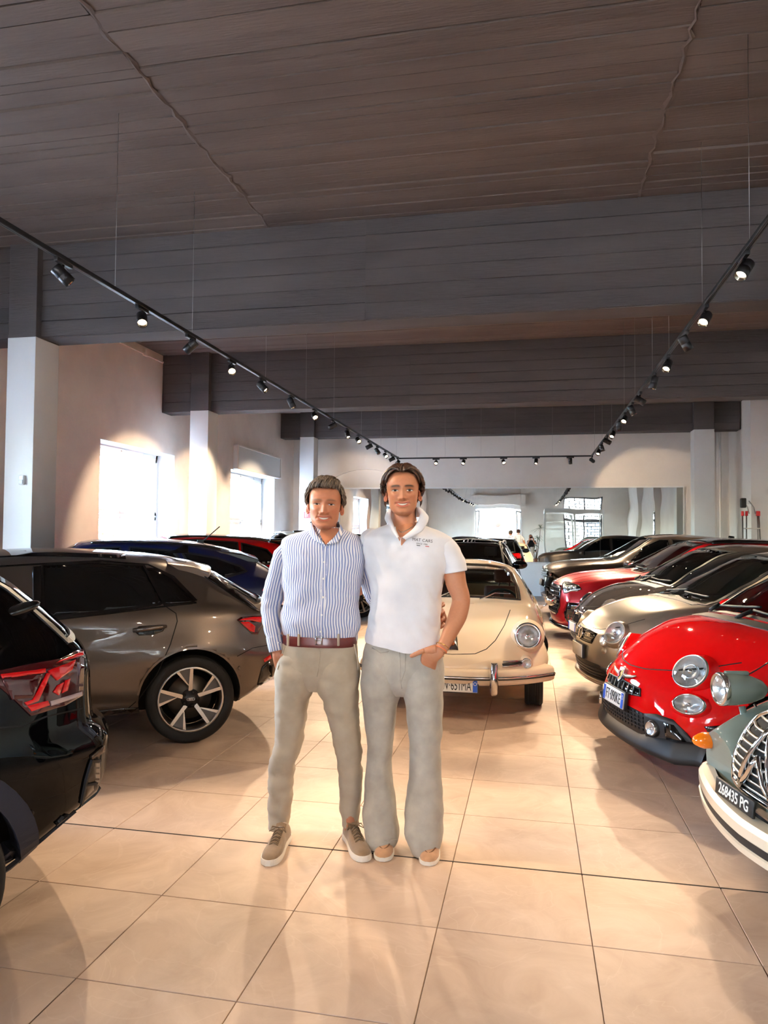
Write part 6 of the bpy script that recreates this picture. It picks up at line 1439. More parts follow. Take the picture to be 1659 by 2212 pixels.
def limb(g, pts, n=30, m=22, wr=.0, wf=20, seed=0, C=None, ex=2.1):
    """pts: (Vector, half width, half depth)"""
    T = np.linspace(0, 1, len(pts)); fs = [pchip(list(zip(T, [p[0][k] for p in pts]))) for k in range(3)]; fw = pchip(list(zip(T, [p[1] for p in pts]))); fd = pchip(list(zip(T, [p[2] for p in pts])))
    ctr = lambda t: Vector([float(f(t)) for f in fs]); P = []; U = []
    for i in range(n+1):
        t = i/n; c = ctr(t); tg = (ctr(min(1, t+.02))-ctr(max(0, t-.02))).normalized()
        fwd = Vector((0, -1, 0)); fwd = (fwd-tg*fwd.dot(tg)); fwd = fwd.normalized() if fwd.length > .05 else Vector((0, 0, 1)); sd = tg.cross(fwd).normalized(); w, d = float(fw(t)), float(fd(t)); row = []; ur = []
        for k in range(m):
            a = 2*PI*k/m; ca, sa = math.cos(a), math.sin(a)
            p = c+sd*(w*math.copysign(abs(ca)**(2/ex), ca))+fwd*(d*math.copysign(abs(sa)**(2/ex), sa))
            if wr: p = p+(p-c).normalized()*wr*(_nz.noise(Vector((p.x*wf+seed, p.y*wf, p.z*wf*1.3)))+.7*_nz.noise(Vector((p.x*wf*.8, seed+3, p.z*wf*3))))
            row.append(tuple(p)); ur.append(w*ca*1.15)
        P.append(row); U.append(ur)
    o = len(g.v); g.ggrid(P, U, C); mm = len(P[0])
    g.cap(o, mm); g.cap(o+n*mm, mm, True); return P
def finger(g, base, dirs, lens, r, C, nail=True):
    """chain of phalanges with rounded tip"""
    pts = [base]; 
    for d, l in zip(dirs, lens): pts.append(pts[-1]+d.normalized()*l)
    Q = []; rad = [r, r*.98, r*.92, r*.82]
    for i in range(len(pts)-1):
        for k in range(4): t = k/4; Q.append((pts[i].lerp(pts[i+1], t), rad[i]+(rad[i+1]-rad[i])*t+(.0007 if k == 0 and i else 0)))
    d = dirs[-1].normalized(); e = pts[-1]
    Q += [(e, rad[3]), (e+d*r*.45, rad[3]*.8), (e+d*r*.7, rad[3]*.4)]
    o = len(g.v); MB.tube(g, [q[0] for q in Q], [q[1] for q in Q], 10); k = len(g.v)-o; g.u += [0.0]*k; g.c += [C]*k
def head(g, Mh, sk, lip, P):
    """head in local axes (x image-right, y towards viewer, z up), transformed by Mh; P: feature settings"""
    W_ = pchip([(-.118, .020), (-.110, .034), (-.095, .046*P['jaw']), (-.070, .058*P['jaw']), (-.035, .0665), (0, .071), (.04, .0745), (.075, .068), (.10, .050), (.115, .026), (.119, .004)])
    Fr = pchip([(-.118, .050), (-.110, .072), (-.095, .083), (-.07, .083), (-.03, .086), (.01, .088), (.045, .089), (.075, .077), (.10, .050), (.115, .022), (.119, .003)])
    Bk = pchip([(-.118, -.010), (-.10, .010), (-.07, .055), (-.03, .082), (.02, .100), (.06, .098), (.09, .070), (.11, .034), (.119, .003)])
    nz_, na = 96, 120; rows = []; cols = []
    G = lambda x, z, cx, cz, sx, sz: math.exp(-((x-cx)/sx)**2-((z-cz)/sz)**2)
    for i in range(nz_+1):
        z = -.118+.237*i/nz_; w, f_, b_ = float(W_(z)), float(Fr(z)), float(Bk(z)); row = []; cr = []
        for k in range(na):
            t = k/na; a = 2*PI*t; a = a-.45*math.sin(a)*math.cos(a)*0; 
            # more samples over the face (a = pi/2 is the front)
            a = PI/2+(2*PI*(t-.5)) ; a = PI/2+math.copysign(PI*abs(2*(t-.5))**1.35, t-.5)
            ca, sa = math.cos(a), math.sin(a); ex = 2.0 if sa < 0 else 2.25
            x = w*math.copysign(abs(ca)**(2/ex), ca); y = (f_ if sa > 0 else b_)*math.copysign(abs(sa)**(2/ex), sa)
            c = Vector(sk)
            if sa > 0:
                ax = abs(x); d = 0.0; zr_ = z; z = z-P.get('fz', 0)
                d -= .011*G(ax, z, .031, .010, .017, .011)                     # eye sockets
                d += .0035*G(ax, z, .031, .009, .012, .006)                     # lids bulge
                d += .0055*G(ax, z, .028, .031, .022, .008)*P.get('brow', 1)    # brow ridge
                d += .004*G(ax, z, 0, .034, .015, .010)
                nr_ = np.interp(z, [-.042, -.036, -.028, -.015, .005, .020, .03], [0, .016, .026, .020, .012, .006, 0])
                ns = np.interp(z, [-.04, -.028, -.015, .01, .03], [.0125, .0125, .010, .0075, .010])*P.get('nosew', 1)
                d += nr_*math.exp(-(ax/ns)**2)*P.get('nose', 1)
                d += .009*G(ax, z, .0145*P.get('nosew', 1), -.031, .0055, .006)                    # wings
                d -= .004*G(ax, z, .008, -.0395, .004, .0025)                   # nostrils
                d += .0065*G(ax, z, .043, -.016, .018, .016)                    # smiling cheeks
                d -= .0035*G(ax, z, .047, -.055, .012, .022)
                ml = -.058+.006*min(1, ax/.026)**2*P['smile']                   # mouth line, corners lifted
                inm = 1/(1+math.exp((ax-.029)/.0022))
                d += .0045*G(0, z, 0, ml+.0075, 1, .0035)*inm; d += .0060*G(0, z, 0, ml-.0105, 1, .0042)*inm; d -= .005*G(0, z, 0, ml-.001, 1, .0045)*inm
                d -= .004*G(ax, z, .0305, -.0535, .0045, .005)                  # corners
                fx = .021+(.034-.021)*np.clip((-.030-z)/.030, 0, 1)             # folds from nose to mouth
                d -= P.get('fold', .002)*math.exp(-((ax-fx)/.0032)**2)*(1 if -.062 < z < -.030 else 0)
                d += .007*G(ax, zr_, 0, -.100, .020, .012); d -= .003*G(ax, z, 0, -.080, .018, .005)
                if P.get('wrinkle'):
                    d -= .0010*P['wrinkle']*(math.exp(-((z-.052)/.0018)**2)+math.exp(-((z-.062)/.0018)**2)+math.exp(-((z-.043)/.0018)**2))*(1 if ax < .045 else 0)
                    for q in (-.004, .003, .010): d -= .0012*P['wrinkle']*G(ax, z, .056, .012+q*1.5, .009, .0018)
                    d -= .0015*P['wrinkle']*math.exp(-((z-(-.004-.2*(ax-.03)))/.002)**2)*(1 if .018 < ax < .045 else 0)
                y += d
                li = .8*inm*(math.exp(-((z-ml-.0060)/.0030)**2)+math.exp(-((z-ml+.0095)/.0042)**2)+math.exp(-((z-ml)/.004)**2)); c = c.lerp(Vector(lip), min(1, li))
                c = c.lerp(Vector((sk[0]*.98, sk[1]*.72, sk[2]*.68)), .45*G(ax, z, .044, -.02, .020, .018)+.35*G(ax, z, 0, -.027, .016, .012)+.2*G(ax, z, 0, .05, .05, .02))
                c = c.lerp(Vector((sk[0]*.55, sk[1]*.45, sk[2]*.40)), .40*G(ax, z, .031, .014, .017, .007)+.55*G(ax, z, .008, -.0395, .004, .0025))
                st = P.get('stubble', 0)*(1/(1+math.exp((z+.045)/.008)))*(1-min(1, li)); c = c.lerp(Vector((sk[0]*.62, sk[1]*.60, sk[2]*.62)), st)
                br = math.exp(-((z-(.0285+.010*ax/.03-.012*(ax/.045)**2+P.get('browz', 0)))/(.0042*P.get('browt', 1)))**2)*(1/(1+math.exp((ax-.050)/.0025)))*(1/(1+math.exp((.011-ax)/.002)))
                c = c.lerp(Vector(P['browc']), min(1, br*P.get('browa', .9)))
                z = zr_
            row.append(tuple(Mh @ Vector((x, y, z)))); cr.append(tuple(c))
        rows.append(row); cols.append(cr)
    o = len(g.v); g.ggrid(rows, None, cols); g.cap(o, na); g.cap(o+nz_*na, na, True)
    # ears
    for sg in (1, -1):
        E_ = []; n = 20
        for i in range(n+1):
            t = -.5+(PI*1.62)*i/n; rr = .027 if t < 2.4 else .022
            E_.append(Mh @ Vector((sg*(.0735+.010*math.sin(max(0, min(PI, t+.3)))), -.012-.016*math.cos(t)*0-.010*math.sin(t), .004+0*t)) if False else Mh @ Vector((sg*(.072+.012*(.5-.5*math.cos(2*PI*i/n)) ), -.012-.013*math.sin(t)*.9, -.016+.024*math.cos(t)-.004*(i/n))))
        o = len(g.v); MB.tube(g, E_, [.003+.0022*math.sin(PI*i/n) for i in range(n+1)], 8); k = len(g.v)-o; g.u += [0.0]*k; g.c += [(sk[0], sk[1]*.8, sk[2]*.75)]*k
        o = len(g.v); MB.sphere(g, (sg*.0765, -.015, -.017), (.007, .013, .022), 14, 10, mtx=Mh); k = len(g.v)-o; g.u += [0.0]*k; g.c += [(sk[0]*.9, sk[1]*.7, sk[2]*.65)]*k
def face_parts(par, Mh, P):
    wh = mat('eye_white', srgb(225, 218, 210), .25, coat=.5); ir = mat('iris_'+P['iris'][0], P['iris'][1], .15, coat=1.0); dk = mat('pupil', srgb(8, 6, 5), .1); lid = mat('lash_line', srgb(40, 26, 20), .7); tooth = mat('tooth_enamel', srgb(226, 216, 202), .2, coat=.5)
    Mh = Mh @ Matrix.Translation((0, 0, P.get('fz', 0))); ys = P.get('eyey', .0805)
    for sg in (1, -1):
        op = P['open']; n = 14; up = []; lo = []
        for i in range(n+1):
            t = -1+2*i/n; x = sg*.0322+.0165*t; hh = (1-t*t)
            yy = ys+.004*(1-t*t)-.004*abs(t)**2-.10*(abs(x)-.031)*.9
            up.append((x, yy, .0088+op*hh)); lo.append((x, yy, .0088-op*.62*hh))
        mid = [((a[0]+b[0])/2, a[1]+.0018*(1-(-1+2*i/n)**2), (a[2]+b[2])/2) for i, (a, b) in enumerate(zip(up, lo))]
        e = MB().grid([[Mh @ Vector(p) for p in r_] for r_ in (up, mid, lo)], 0, True).build('eye', wh, par)
        ic = Vector((sg*.0322+P.get('gaze', 0), ys+.0062, .0093+op*.12)); r0 = .0062
        cl = lambda z: max(.0088-op*.60, min(.0088+op*.96, z))
        def disc(r_, dy):
            return [Mh @ Vector((ic.x+r_*math.cos(2*PI*k/18), ic.y+dy, cl(ic.z+r_*math.sin(2*PI*k/18)))) for k in range(18)]
        MB().add(disc(r0, 0), [tuple(range(18))]).build('iris', ir, e); MB().add(disc(r0*.48, .0004), [tuple(range(18))]).build('pupil', dk, e)
        MB().tube([Mh @ Vector((p[0], p[1]+.0012, p[2]+.0006)) for p in up], [.0007+.0007*math.sin(PI*i/n) for i in range(n+1)], 6).build('lash', lid, e)
    ml = lambda ax: -.058+.006*min(1, ax/.026)**2*P['smile']
    T = []; n = 14; tw = P['teeth']
    for i in range(n+1):
        x = -tw+2*tw*i/n; q = 1-(abs(x)/tw)**2.2; y = .0835*(1-(abs(x)/.062)**2.25)**.444+.0012
        T.append([Mh @ Vector((x, y-.001, ml(abs(x))+.0030*q)), Mh @ Vector((x, y+.0010, ml(abs(x))-.001*q)), Mh @ Vector((x, y-.001, ml(abs(x))-.0050*q))])
    MB().grid(T, 0, True).build('teeth', tooth, par)
def hair_locks(name, par, Mh, spec, m, seed=1):
    """hair as tapered locks laid over the skull; spec: list of (root (lon,lat), path fn)"""
    rnd = random.Random(seed); g = MB()
    for pts, r in spec(rnd):
        k = len(pts); g.tube([Mh @ Vector(p) for p in pts], [(r*(.55+.6*math.sin(PI*min(1, .15+.8*i/(k-1)))) * (1.0 if i < k-1 else .25), r*.55*(1.0 if i < k-1 else .3)) for i in range(k)], 6)
    return g.build(name, m, par, fix=False)
def hair_mat(name, c0, c1):
    m = bpy.data.materials.new(name); m.use_nodes = True; t = NT(m); t.set(Roughness=.38, Specular_IOR_Level=.5)
    tc = t.n('ShaderNodeTexCoord'); mp = t.n('ShaderNodeMapping'); mp.inputs['Scale'].default_value = (70, 70, 12); t.l(tc.outputs['Object'], mp.inputs[0])
    n = t.n('ShaderNodeTexNoise'); n.inputs['Scale'].default_value = 2; n.inputs['Detail'].default_value = 4; t.l(mp.outputs[0], n.inputs['Vector'])
    cr = t.n('ShaderNodeValToRGB'); cr.color_ramp.elements[0].position = .38; cr.color_ramp.elements[1].position = .66; cr.color_ramp.elements[0].color = c0; cr.color_ramp.elements[1].color = c1
    t.l(n.outputs[0], cr.inputs[0]); t.l(cr.outputs[0], t.bsdf.inputs['Base Color'])
    b = t.n('ShaderNodeBump'); b.inputs['Strength'].default_value = .5; b.inputs['Distance'].default_value = .003; t.l(n.outputs[0], b.inputs['Height']); t.l(b.outputs[0], t.bsdf.inputs['Normal']); return m
def skull(lon, lat, e=0.0):
    """point on the skull: lon 0 = front, +-pi = back; lat 0 = equator at z=.03, pi/2 = crown"""
    cl = math.cos(lat); s_ = math.sin(lon); c = math.cos(lon)
    return Vector(((.0745+e)*cl*s_, ((.090+e) if c > 0 else (.101+e))*cl*c, .030+(.090+e)*math.sin(lat)))
def face_matrix(px, py, Y, tilt=0.0, yaw=0.0, roll=0.0, s=(1, 1, 1)):
    c = PX(px, py, Y); f = Vector((-c.x, -c.y, 0)).normalized(); r = Vector((-f.y, f.x, 0)); m = Matrix((r, f, Vector((0, 0, 1)))).transposed().to_4x4(); m.translation = c
    return m @ Matrix.Rotation(roll, 4, 'Y') @ Matrix.Rotation(yaw, 4, 'Z') @ Matrix.Rotation(tilt, 4, 'X') @ Matrix.Diagonal((*s, 1))
def shoe(par, toe, heel, w, mu, ms, kind, ml):
    """toe, heel: floor points"""
    d = Vector((toe[0]-heel[0], toe[1]-heel[1], 0)); L = d.length; d.normalize(); M_ = Matrix((d, Vector((-d.y, d.x, 0)), Vector((0, 0, 1)))).transposed().to_4x4(); M_.translation = (heel[0], heel[1], 0)
    wf = pchip([(0, .030), (.06, .034), (.3, .033), (.55, .042), (.75, .047), (.9, .040), (.97, .026), (1, .012)]); th = .030 if kind == 'sneaker' else .020
    zt = pchip([(0, .085), (.1, .100), (.25, .105), (.38, .100), (.55, .082), (.7, .066), (.85, .055), (.95, .046), (1, .030)]) if kind == 'sneaker' else pchip([(0, .07), (.15, .078), (.3, .082), (.5, .076), (.68, .062), (.85, .052), (.95, .042), (1, .028)])
    n = 30; S_ = []; U_ = []; k_ = w/.047
    for i in range(n+1):
        t = i/n; x = L*t; hw = float(wf(t))*k_; h = float(zt(t)); row = []; sr = []
        for j in range(15):
            a = PI*j/14; row.append(M_ @ Vector((x, hw*math.cos(a)*(1 if j in (0, 14) else .99), th*.8+(h-th*.8)*math.sin(a)**.75)))
        U_.append(row)
        for (yy, zz) in ((-1.06, 0.002), (-1.10, th*.5), (-1.05, th), (1.05, th), (1.10, th*.5), (1.06, 0.002)): sr.append(M_ @ Vector((x*1.02-.004, yy*hw, zz)))
        S_.append(sr)
    up_ = MB().grid(U_, 0, True); up_.add(U_[0], [tuple(range(15))]); up_.add(U_[-1], [tuple(range(15))]); e = up_.build('shoe', mu, par)
    so = MB().grid(S_, 0, False, wrap_v=True); so.add(S_[0], [tuple(range(6))]); so.add(S_[-1], [tuple(range(6))]); so.build('sole', ms, e)
    if kind == 'sneaker':
        for i in range(5):
            x = L*(.40+.065*i); h = float(zt(.40+.065*i))
            for sg in (1, -1): MB().tube([M_ @ Vector((x, -.022*sg, h-.006)), M_ @ Vector((x+.006, 0, h+.006)), M_ @ Vector((x+.013, .022*sg, h-.009))], .0032, 6).build('lace', ml, e)
        for sg in (1, -1): MB().tube([M_ @ Vector((L*.40, 0, .108)), M_ @ Vector((L*.44, .03*sg, .118)), M_ @ Vector((L*.48, .042*sg, .098)), M_ @ Vector((L*.42, .02*sg, .106))], .003, 6).build('lace_bow', ml, e)
        tg = MB(); tg.grid([[M_ @ Vector((L*.36-.012*q, -.026+.052*j/4, .084+.011*q-.004*abs(j-2))) for j in range(5)] for q in range(4)], 0, True).build('tongue', mu, e)
    else:
        # moccasin apron seam
        pts = [M_ @ Vector((L*(.52+.36*math.sin(PI*q/14)), k_*.034*math.cos(PI*q/14), float(zt(.52+.36*math.sin(PI*q/14)))*(.93 if 2 < q < 12 else .84))) for q in range(15)]
        MB().tube(pts, .0036, 6).build('apron_seam', mat('moccasin_seam', srgb(118, 84, 58), .8), e)
        for sg in (1, -1): MB().tube([M_ @ Vector((L*.50, 0, .082)), M_ @ Vector((L*.55, .018*sg, .088)), M_ @ Vector((L*.60, .026*sg, .074))], .003, 6).build('lace', ml, e)
    return e
SK_A = srgb(178, 116, 84)[:3]; SK_B = srgb(180, 122, 90)[:3]
M_skin = skin_mat('skin')
def arm_hand(g, wrist, dirn, up, C, curl=.3, spread=.08, thumb_side=1, s=1.0, thumb_dir=None):
    """relaxed hand: palm loft, four unequal fingers, thumb from the side of the palm"""
    d = dirn.normalized(); n = up.normalized(); sd = d.cross(n).normalized()*thumb_side
    P = []
    for t, w, h in ((0, .026, .020), (.25, .034, .019), (.6, .041, .017), (.9, .042, .014), (1.0, .040, .011)):
        c = wrist+d*(.088*s*t); P.append([tuple(c+sd*w*s*math.cos(2*PI*k/14)+n*h*s*math.sin(2*PI*k/14)) for k in range(14)])
    o = len(g.v); g.ggrid(P, None, C); g.cap(o, 14); g.cap(o+4*14, 14, True)
    rot = lambda v, a: Matrix.Rotation(a, 3, sd*thumb_side) @ v
    for i, (off, L) in enumerate(((.030, 1.0), (.010, 1.1), (-.010, 1.02), (-.029, .82))):
        b = wrist+d*(.083*s)+sd*off*s; dd = (d+sd*spread*(1.5-i)).normalized()
        ax = n.cross(dd).normalized(); R_ = lambda a: (Matrix.Rotation(a, 3, ax) @ dd)
        finger(g, b, [R_(curl*.7), R_(curl*1.7), R_(curl*2.5)], [.042*L*s, .026*L*s, .020*L*s], .0092*s, C)
    td = thumb_dir or (d*.7+sd*.75-n*.2).normalized()
    finger(g, wrist+d*.022*s+sd*.028*s, [td, (td*.8+d*.4).normalized(), (td*.6+d*.6).normalized()], [.042*s, .030*s, .024*s], .0115*s, C)

def leaf(g, inner, outer, sub=6, puff=.006, C=None):
    """collar leaf between two pixel edges [(x, y, Y), ...] of equal length, slightly puffed, with a folded rim"""
    rows = []
    n = len(inner); T = np.linspace(0, 1, n); fi = [pchip(list(zip(T, [PX(*p)[k] for p in inner]))) for k in range(3)]; fo = [pchip(list(zip(T, [PX(*p)[k] for p in outer]))) for k in range(3)]
    for i in range(15):
        t = i/14; a = Vector([float(f(t)) for f in fi]); b = Vector([float(f(t)) for f in fo]); r_ = [tuple(a+Vector((0, .010, -.012)))]
        for j in range(sub+1):
            q = j/sub; p = a.lerp(b, q); r_.append((p.x, p.y-puff*math.sin(PI*(.15+.75*q)), p.z+.003*math.sin(PI*q)))
        r_.append((b.x, b.y+.004, b.z)); rows.append(r_)
    g.ggrid(rows, [[p[0]*1.1+p[2]*.5 for p in r_] for r_ in rows], C, wrap_v=False)
def project_text(o, bvh, off=.0015):
    for v in o.data.vertices:
        h = bvh.ray_cast(Vector((v.co.x, 0, v.co.z)), Vector((0, 1, 0)))
        if h[0] is not None: v.co.y = h[0].y-off
def older_man():
    Y = 3.60
    e = empty('person', (-1.0, Y, 0)); tag(e, 'man in blue striped shirt, beige chinos and suede sneakers, arm around his neighbour', 'person')
    inv = e.matrix_basis.inverted()
    def fin(o):   # geometry was built in room coordinates
        o.matrix_parent_inverse = inv; return o
    Mh = face_matrix(702, 1091.5, 3.55, tilt=-.03, yaw=.05, roll=.03, s=(1.11, 1.04, 1.04))
    g = GB(); head(g, Mh, SK_A, srgb(176, 92, 76)[:3], dict(jaw=1.08, smile=1.0, fold=.0042, wrinkle=1.0, stubble=.18, browc=srgb(96, 72, 54)[:3], browa=.75, nosew=1.12, nose=1.0, browz=-.001, fz=-.0065))
    limb(g, [(PX(704, 1112, 3.62), .050, .055), (PX(705, 1140, 3.61), .054, .058), (PX(706, 1160, 3.61), .066, .062), (PX(706, 1185, 3.61), .09, .07)], 12, 24, C=SK_A)
    # torso, legs and arms under the clothes
    body_loft(g, [(1170, 640, 770, .07, Y), (1220, 630, 770, .09, Y), (1300, 632, 762, .085, Y), (1380, 626, 758, .085, Y), (1470, 610, 762, .09, Y)], 14, 20, wr=0, C=SK_A)
    for L in (((630, 1470), (620, 1620), (606, 1720), (604, 1800)), ((738, 1470), (753, 1620), (757, 1720), (757, 1795))):
        limb(g, [(PX(*L[0], Y), .05, .06), (PX(*L[1], Y), .036, .042), (PX(*L[2], 3.635), .034, .038), (PX(*L[3], 3.655), .030, .036)], 14, 16, C=SK_A)
    hd = PX(601, 1412, 3.53)
    limb(g, [(PX(600, 1375, 3.56), .026, .026), (PX(599, 1400, 3.55), .027, .023), (PX(602, 1416, 3.54), .034, .021), (PX(607, 1436, 3.55), .036, .019), (PX(616, 1462, 3.60), .034, .017)], 12, 16, C=SK_A)
    finger(g, PX(610, 1412, 3.525), [Vector((.25, .1, -1)), Vector((.35, .3, -1)), Vector((.4, .5, -1))], [.03, .028, .02], .0105, SK_A)
    # left arm crosses behind the neighbour, hand closes on his waist
    limb(g, [(PX(770, 1200, 3.64), .045, .045), (PX(806, 1285, 3.80), .04, .04), (PX(880, 1330, 3.84), .034, .034), (PX(945, 1335, 3.74), .028, .024)], 20, 16, C=SK_A)
    w = PX(951, 1330, 3.70)
    for i, (py, L) in enumerate(((1304, .9), (1319, 1.05), (1334, 1.0), (1348, .85))):
        b = PX(957, py, 3.70); finger(g, b, [Vector((.12, -1, -.1)), Vector((-.35, -1, -.25)), Vector((-.9, -.5, -.35))], [.036*L, .028*L, .022*L], .0105, SK_A)
    limb(g, [(PX(942, 1332, 3.76), .045, .022), (PX(955, 1328, 3.71), .048, .022)], 6, 14, C=SK_A)
    body = fin(g.gbuild('body', M_skin, e)); face_parts(body, Mh, dict(smile=1.0, fz=-.0065, open=.0038, iris=('hazel', srgb(70, 52, 36)), teeth=.023))
    # hair: short, brushed back, greying
    def spec(r):
        out = []
        for k in range(620):
            lon = r.uniform(-PI, PI); lat = r.uniform(-.30, 1.5)
            if abs(lon) < 1.15 and lat < .95: continue
            if abs(lon) < 1.6 and lat < .25: continue
            L = r.uniform(.8, 1.4); n = 7; pts = []; e0 = r.uniform(.004, .012)
            for i in range(n):
                t = i/(n-1)
                lo2 = lon+(math.copysign(.28, lon) if abs(lon) < 2.4 else 0)*t*L; la2 = lat-.38*t*L if lat < .95 else lat-.10*t*L
                pts.append(skull(lo2, min(1.52, la2), e0+.010*math.sin(PI*min(1, .2+.7*t))))
            out.append((pts, r.uniform(.0035, .006)))
        for k in range(260):   # front swept over to one side
            lon = r.uniform(-1.15, .95); la0 = .44+.10*math.cos(lon*1.6)+r.uniform(-.02, .34); L = r.uniform(.7, 1.1); e0 = r.uniform(.004, .012)
            pts = [skull(lon+(.62*L)*t**1.3, la0+(.50*math.sin(PI*min(1, .62*t))-.08*t)*L, e0+.020*math.sin(PI*min(1, .10+.72*t))) for t in np.linspace(0, 1, 8)]; out.append((pts, r.uniform(.0035, .0062)))
        for sg in (1, -1):    # temples and sideburns
            for k in range(46):
                la0 = r.uniform(.15, .75); lon = sg*r.uniform(1.12, 1.5); pts = [skull(lon+sg*.22*t, la0-.45*t, .004+.010*math.sin(PI*min(1, .2+.7*t))) for t in np.linspace(0, 1, 6)]; out.append((pts, r.uniform(.0035, .0055)))
        return out
    hm = hair_mat('greying_brown_hair', srgb(52, 40, 32), srgb(128, 110, 92)); hr = hair_locks('hair', body, Mh, spec, hm, 3); fin_ = hr
    cap = MB(); capP = [[Mh @ skull(-PI+2*PI*i/40, (-.30 if abs(-PI+2*PI*i/40) > 1.5 else (.25 if abs(-PI+2*PI*i/40) > 1.05 else .58))+t*(1.5-(-.30 if abs(-PI+2*PI*i/40) > 1.5 else (.25 if abs(-PI+2*PI*i/40) > 1.05 else .58))), .006) for t in np.linspace(0, 1, 12)] for i in range(41)]
    cap.grid(capP, 0, True).build('hair_base', hm, hr)
    # shirt
    SH = cloth_mat('striped_shirt', srgb(232, 232, 236), srgb(225, 226, 232), stripe=(srgb(118, 134, 180), .0138), bump=.1)
    s = GB()
    body_loft(s, [(1139, 676, 734, .052, 3.62), (1145, 665, 746, .066, 3.62), (1151, 644, 764, .080, 3.62), (1158, 624, 777, .092, 3.62), (1168, 611, 784, .103, 3.61), (1187, 607, 788, .112, Y), (1215, 610, 788, .122, Y), (1260, 612, 779, .120, Y), (1290, 617, 774, .116, Y), (1320, 610, 774, .118, Y), (1340, 606, 777, .122, Y), (1358, 611, 776, .119, Y), (1375, 616, 770, .110, Y), (1392, 617, 768, .106, Y)],
              80, 80, 2.4, .009, 8, 6, 2)
    limb(s, [(PX(640, 1186, Y), .030, .05), (PX(624, 1188, Y), .045, .062), (PX(611, 1204, Y), .050, .066), (PX(601, 1238, 3.60), .050, .060), (PX(590, 1285, 3.61), .054, .056), (PX(585, 1312, 3.60), .050, .052), (PX(588, 1350, 3.57), .044, .046), (PX(594, 1385, 3.555), .037, .040), (PX(597, 1398, 3.55), .036, .038)], 44, 28, .006, 22, 5)
    limb(s, [(PX(748, 1186, 3.62), .030, .05), (PX(766, 1188, 3.62), .045, .060), (PX(782, 1206, 3.65), .050, .062), (PX(794, 1240, 3.71), .048, .056), (PX(806, 1285, 3.80), .048, .050), (PX(880, 1330, 3.84), .040, .040), (PX(915, 1333, 3.80), .036, .036)], 40, 26, .006, 22, 9)
    sh = fin(s.gbuild('shirt', SH, e))
    c = GB()
    leaf(c, [(674, 1128, 3.585), (678, 1141, 3.545), (688, 1158, 3.505), (702, 1175, 3.487)], [(665, 1139, 3.60), (668, 1152, 3.54), (681, 1168, 3.492), (698, 1176, 3.480)])
    leaf(c, [(735, 1132, 3.585), (733, 1144, 3.545), (722, 1160, 3.505), (706, 1175, 3.487)], [(741, 1142, 3.60), (738, 1155, 3.54), (729, 1171, 3.492), (711, 1177, 3.480)])
    P = []
    for i in range(19):
        t = PI*i/18; cx = PX(704.5, 1132, 3.63); P.append([(cx.x+.072*math.cos(t), 3.60+.062*math.sin(t), cx.z-.02), (cx.x+.071*math.cos(t), 3.60+.060*math.sin(t), cx.z+.012), (cx.x+.078*math.cos(t), 3.60+.068*math.sin(t), cx.z+.010), (cx.x+.086*math.cos(t), 3.60+.080*math.sin(t), cx.z-.03)])
    c.ggrid(P, [[p[0] for p in r_] for r_ in P], None, wrap_v=False); fin(c.gbuild('collar', SH, sh))
    dg = bpy.context.evaluated_depsgraph_get(); bm = bmesh.new(); bm.from_mesh(sh.data); bv = BVHTree.FromBMesh(bm); bm.free()
    fy = lambda x, z: (lambda h: h[0].y if h[0] is not None else Y-.1)(bv.ray_cast(Vector((x, 2, z)), Vector((0, 1, 0))))
    V_ = GB(); rowsv = []
    for i in range(14):
        t = i/13; py = 1140+36*t; xl = np.interp(t, [0, .4, 1], [686, 687, 702.5]); xr = np.interp(t, [0, .4, 1], [726, 724, 705.5]); r_ = []
        for k in range(9):
            q = PX(xl+(xr-xl)*k/8, py, 3.5); r_.append((q.x, min(fy(q.x, q.z), 3.56)-.002-.004*math.sin(PI*k/8), q.z))
        rowsv.append(r_)
    V_.ggrid(rowsv, None, SK_A, wrap_v=False); fin(V_.gbuild('open_neck_skin', M_skin, body))
    pl = GB(); rows = []
    for i in range(40):
        q = PX(np.interp(i/39, [0, .4, 1], [703, 700, 693]), 1180+205*i/39, 3.49); rows.append([(q.x+dx, fy(q.x+dx, q.z)-(.0035 if abs(dx) < .012 else -.001), q.z) for dx in (-.016, -.0155, 0, .0155, .016)])
    pl.ggrid(rows, [[p[0]-PX(698, 1260, Y).x for p in r_] for r_ in rows], None, wrap_v=False); pl = fin(pl.gbuild('placket', SH, sh))
    pearl = mat('shirt_button', srgb(235, 235, 230), .3)
    for py in (1214, 1250, 1290, 1328, 1364):
        q = PX(np.interp(py, [1180, 1260, 1385], [703, 700, 693]), py, 3.49); yy = fy(q.x, q.z)-.004; MB().lathe([(0, -.002), (.0045, -.002), (.0055, 0), (.0055, .002)], 'y', 14, mtx=Matrix.Translation((q.x, yy, q.z))).build('button', pearl, sh).matrix_parent_inverse = Matrix()
    # cuff
    cu = GB(); limb(cu, [(PX(592, 1374, 3.557), .041, .044), (PX(594, 1384, 3.555), .0415, .0445), (PX(598, 1406, 3.55), .039, .042)], 6, 26); fin(cu.gbuild('cuff', SH, sh))
    # trousers
    TR = cloth_mat('beige_chinos', srgb(172, 160, 142), srgb(160, 148, 131), bump=.15)
    t = GB()
    body_loft(t, [(1376, 616, 768, .108, Y), (1395, 610, 770, .112, Y), (1425, 601, 772, .117, Y), (1450, 603, 770, .112, Y), (1472, 612, 764, .095, Y), (1490, 640, 735, .06, Y)], 26, 52, 2.4, .003, 12, 8, 11)
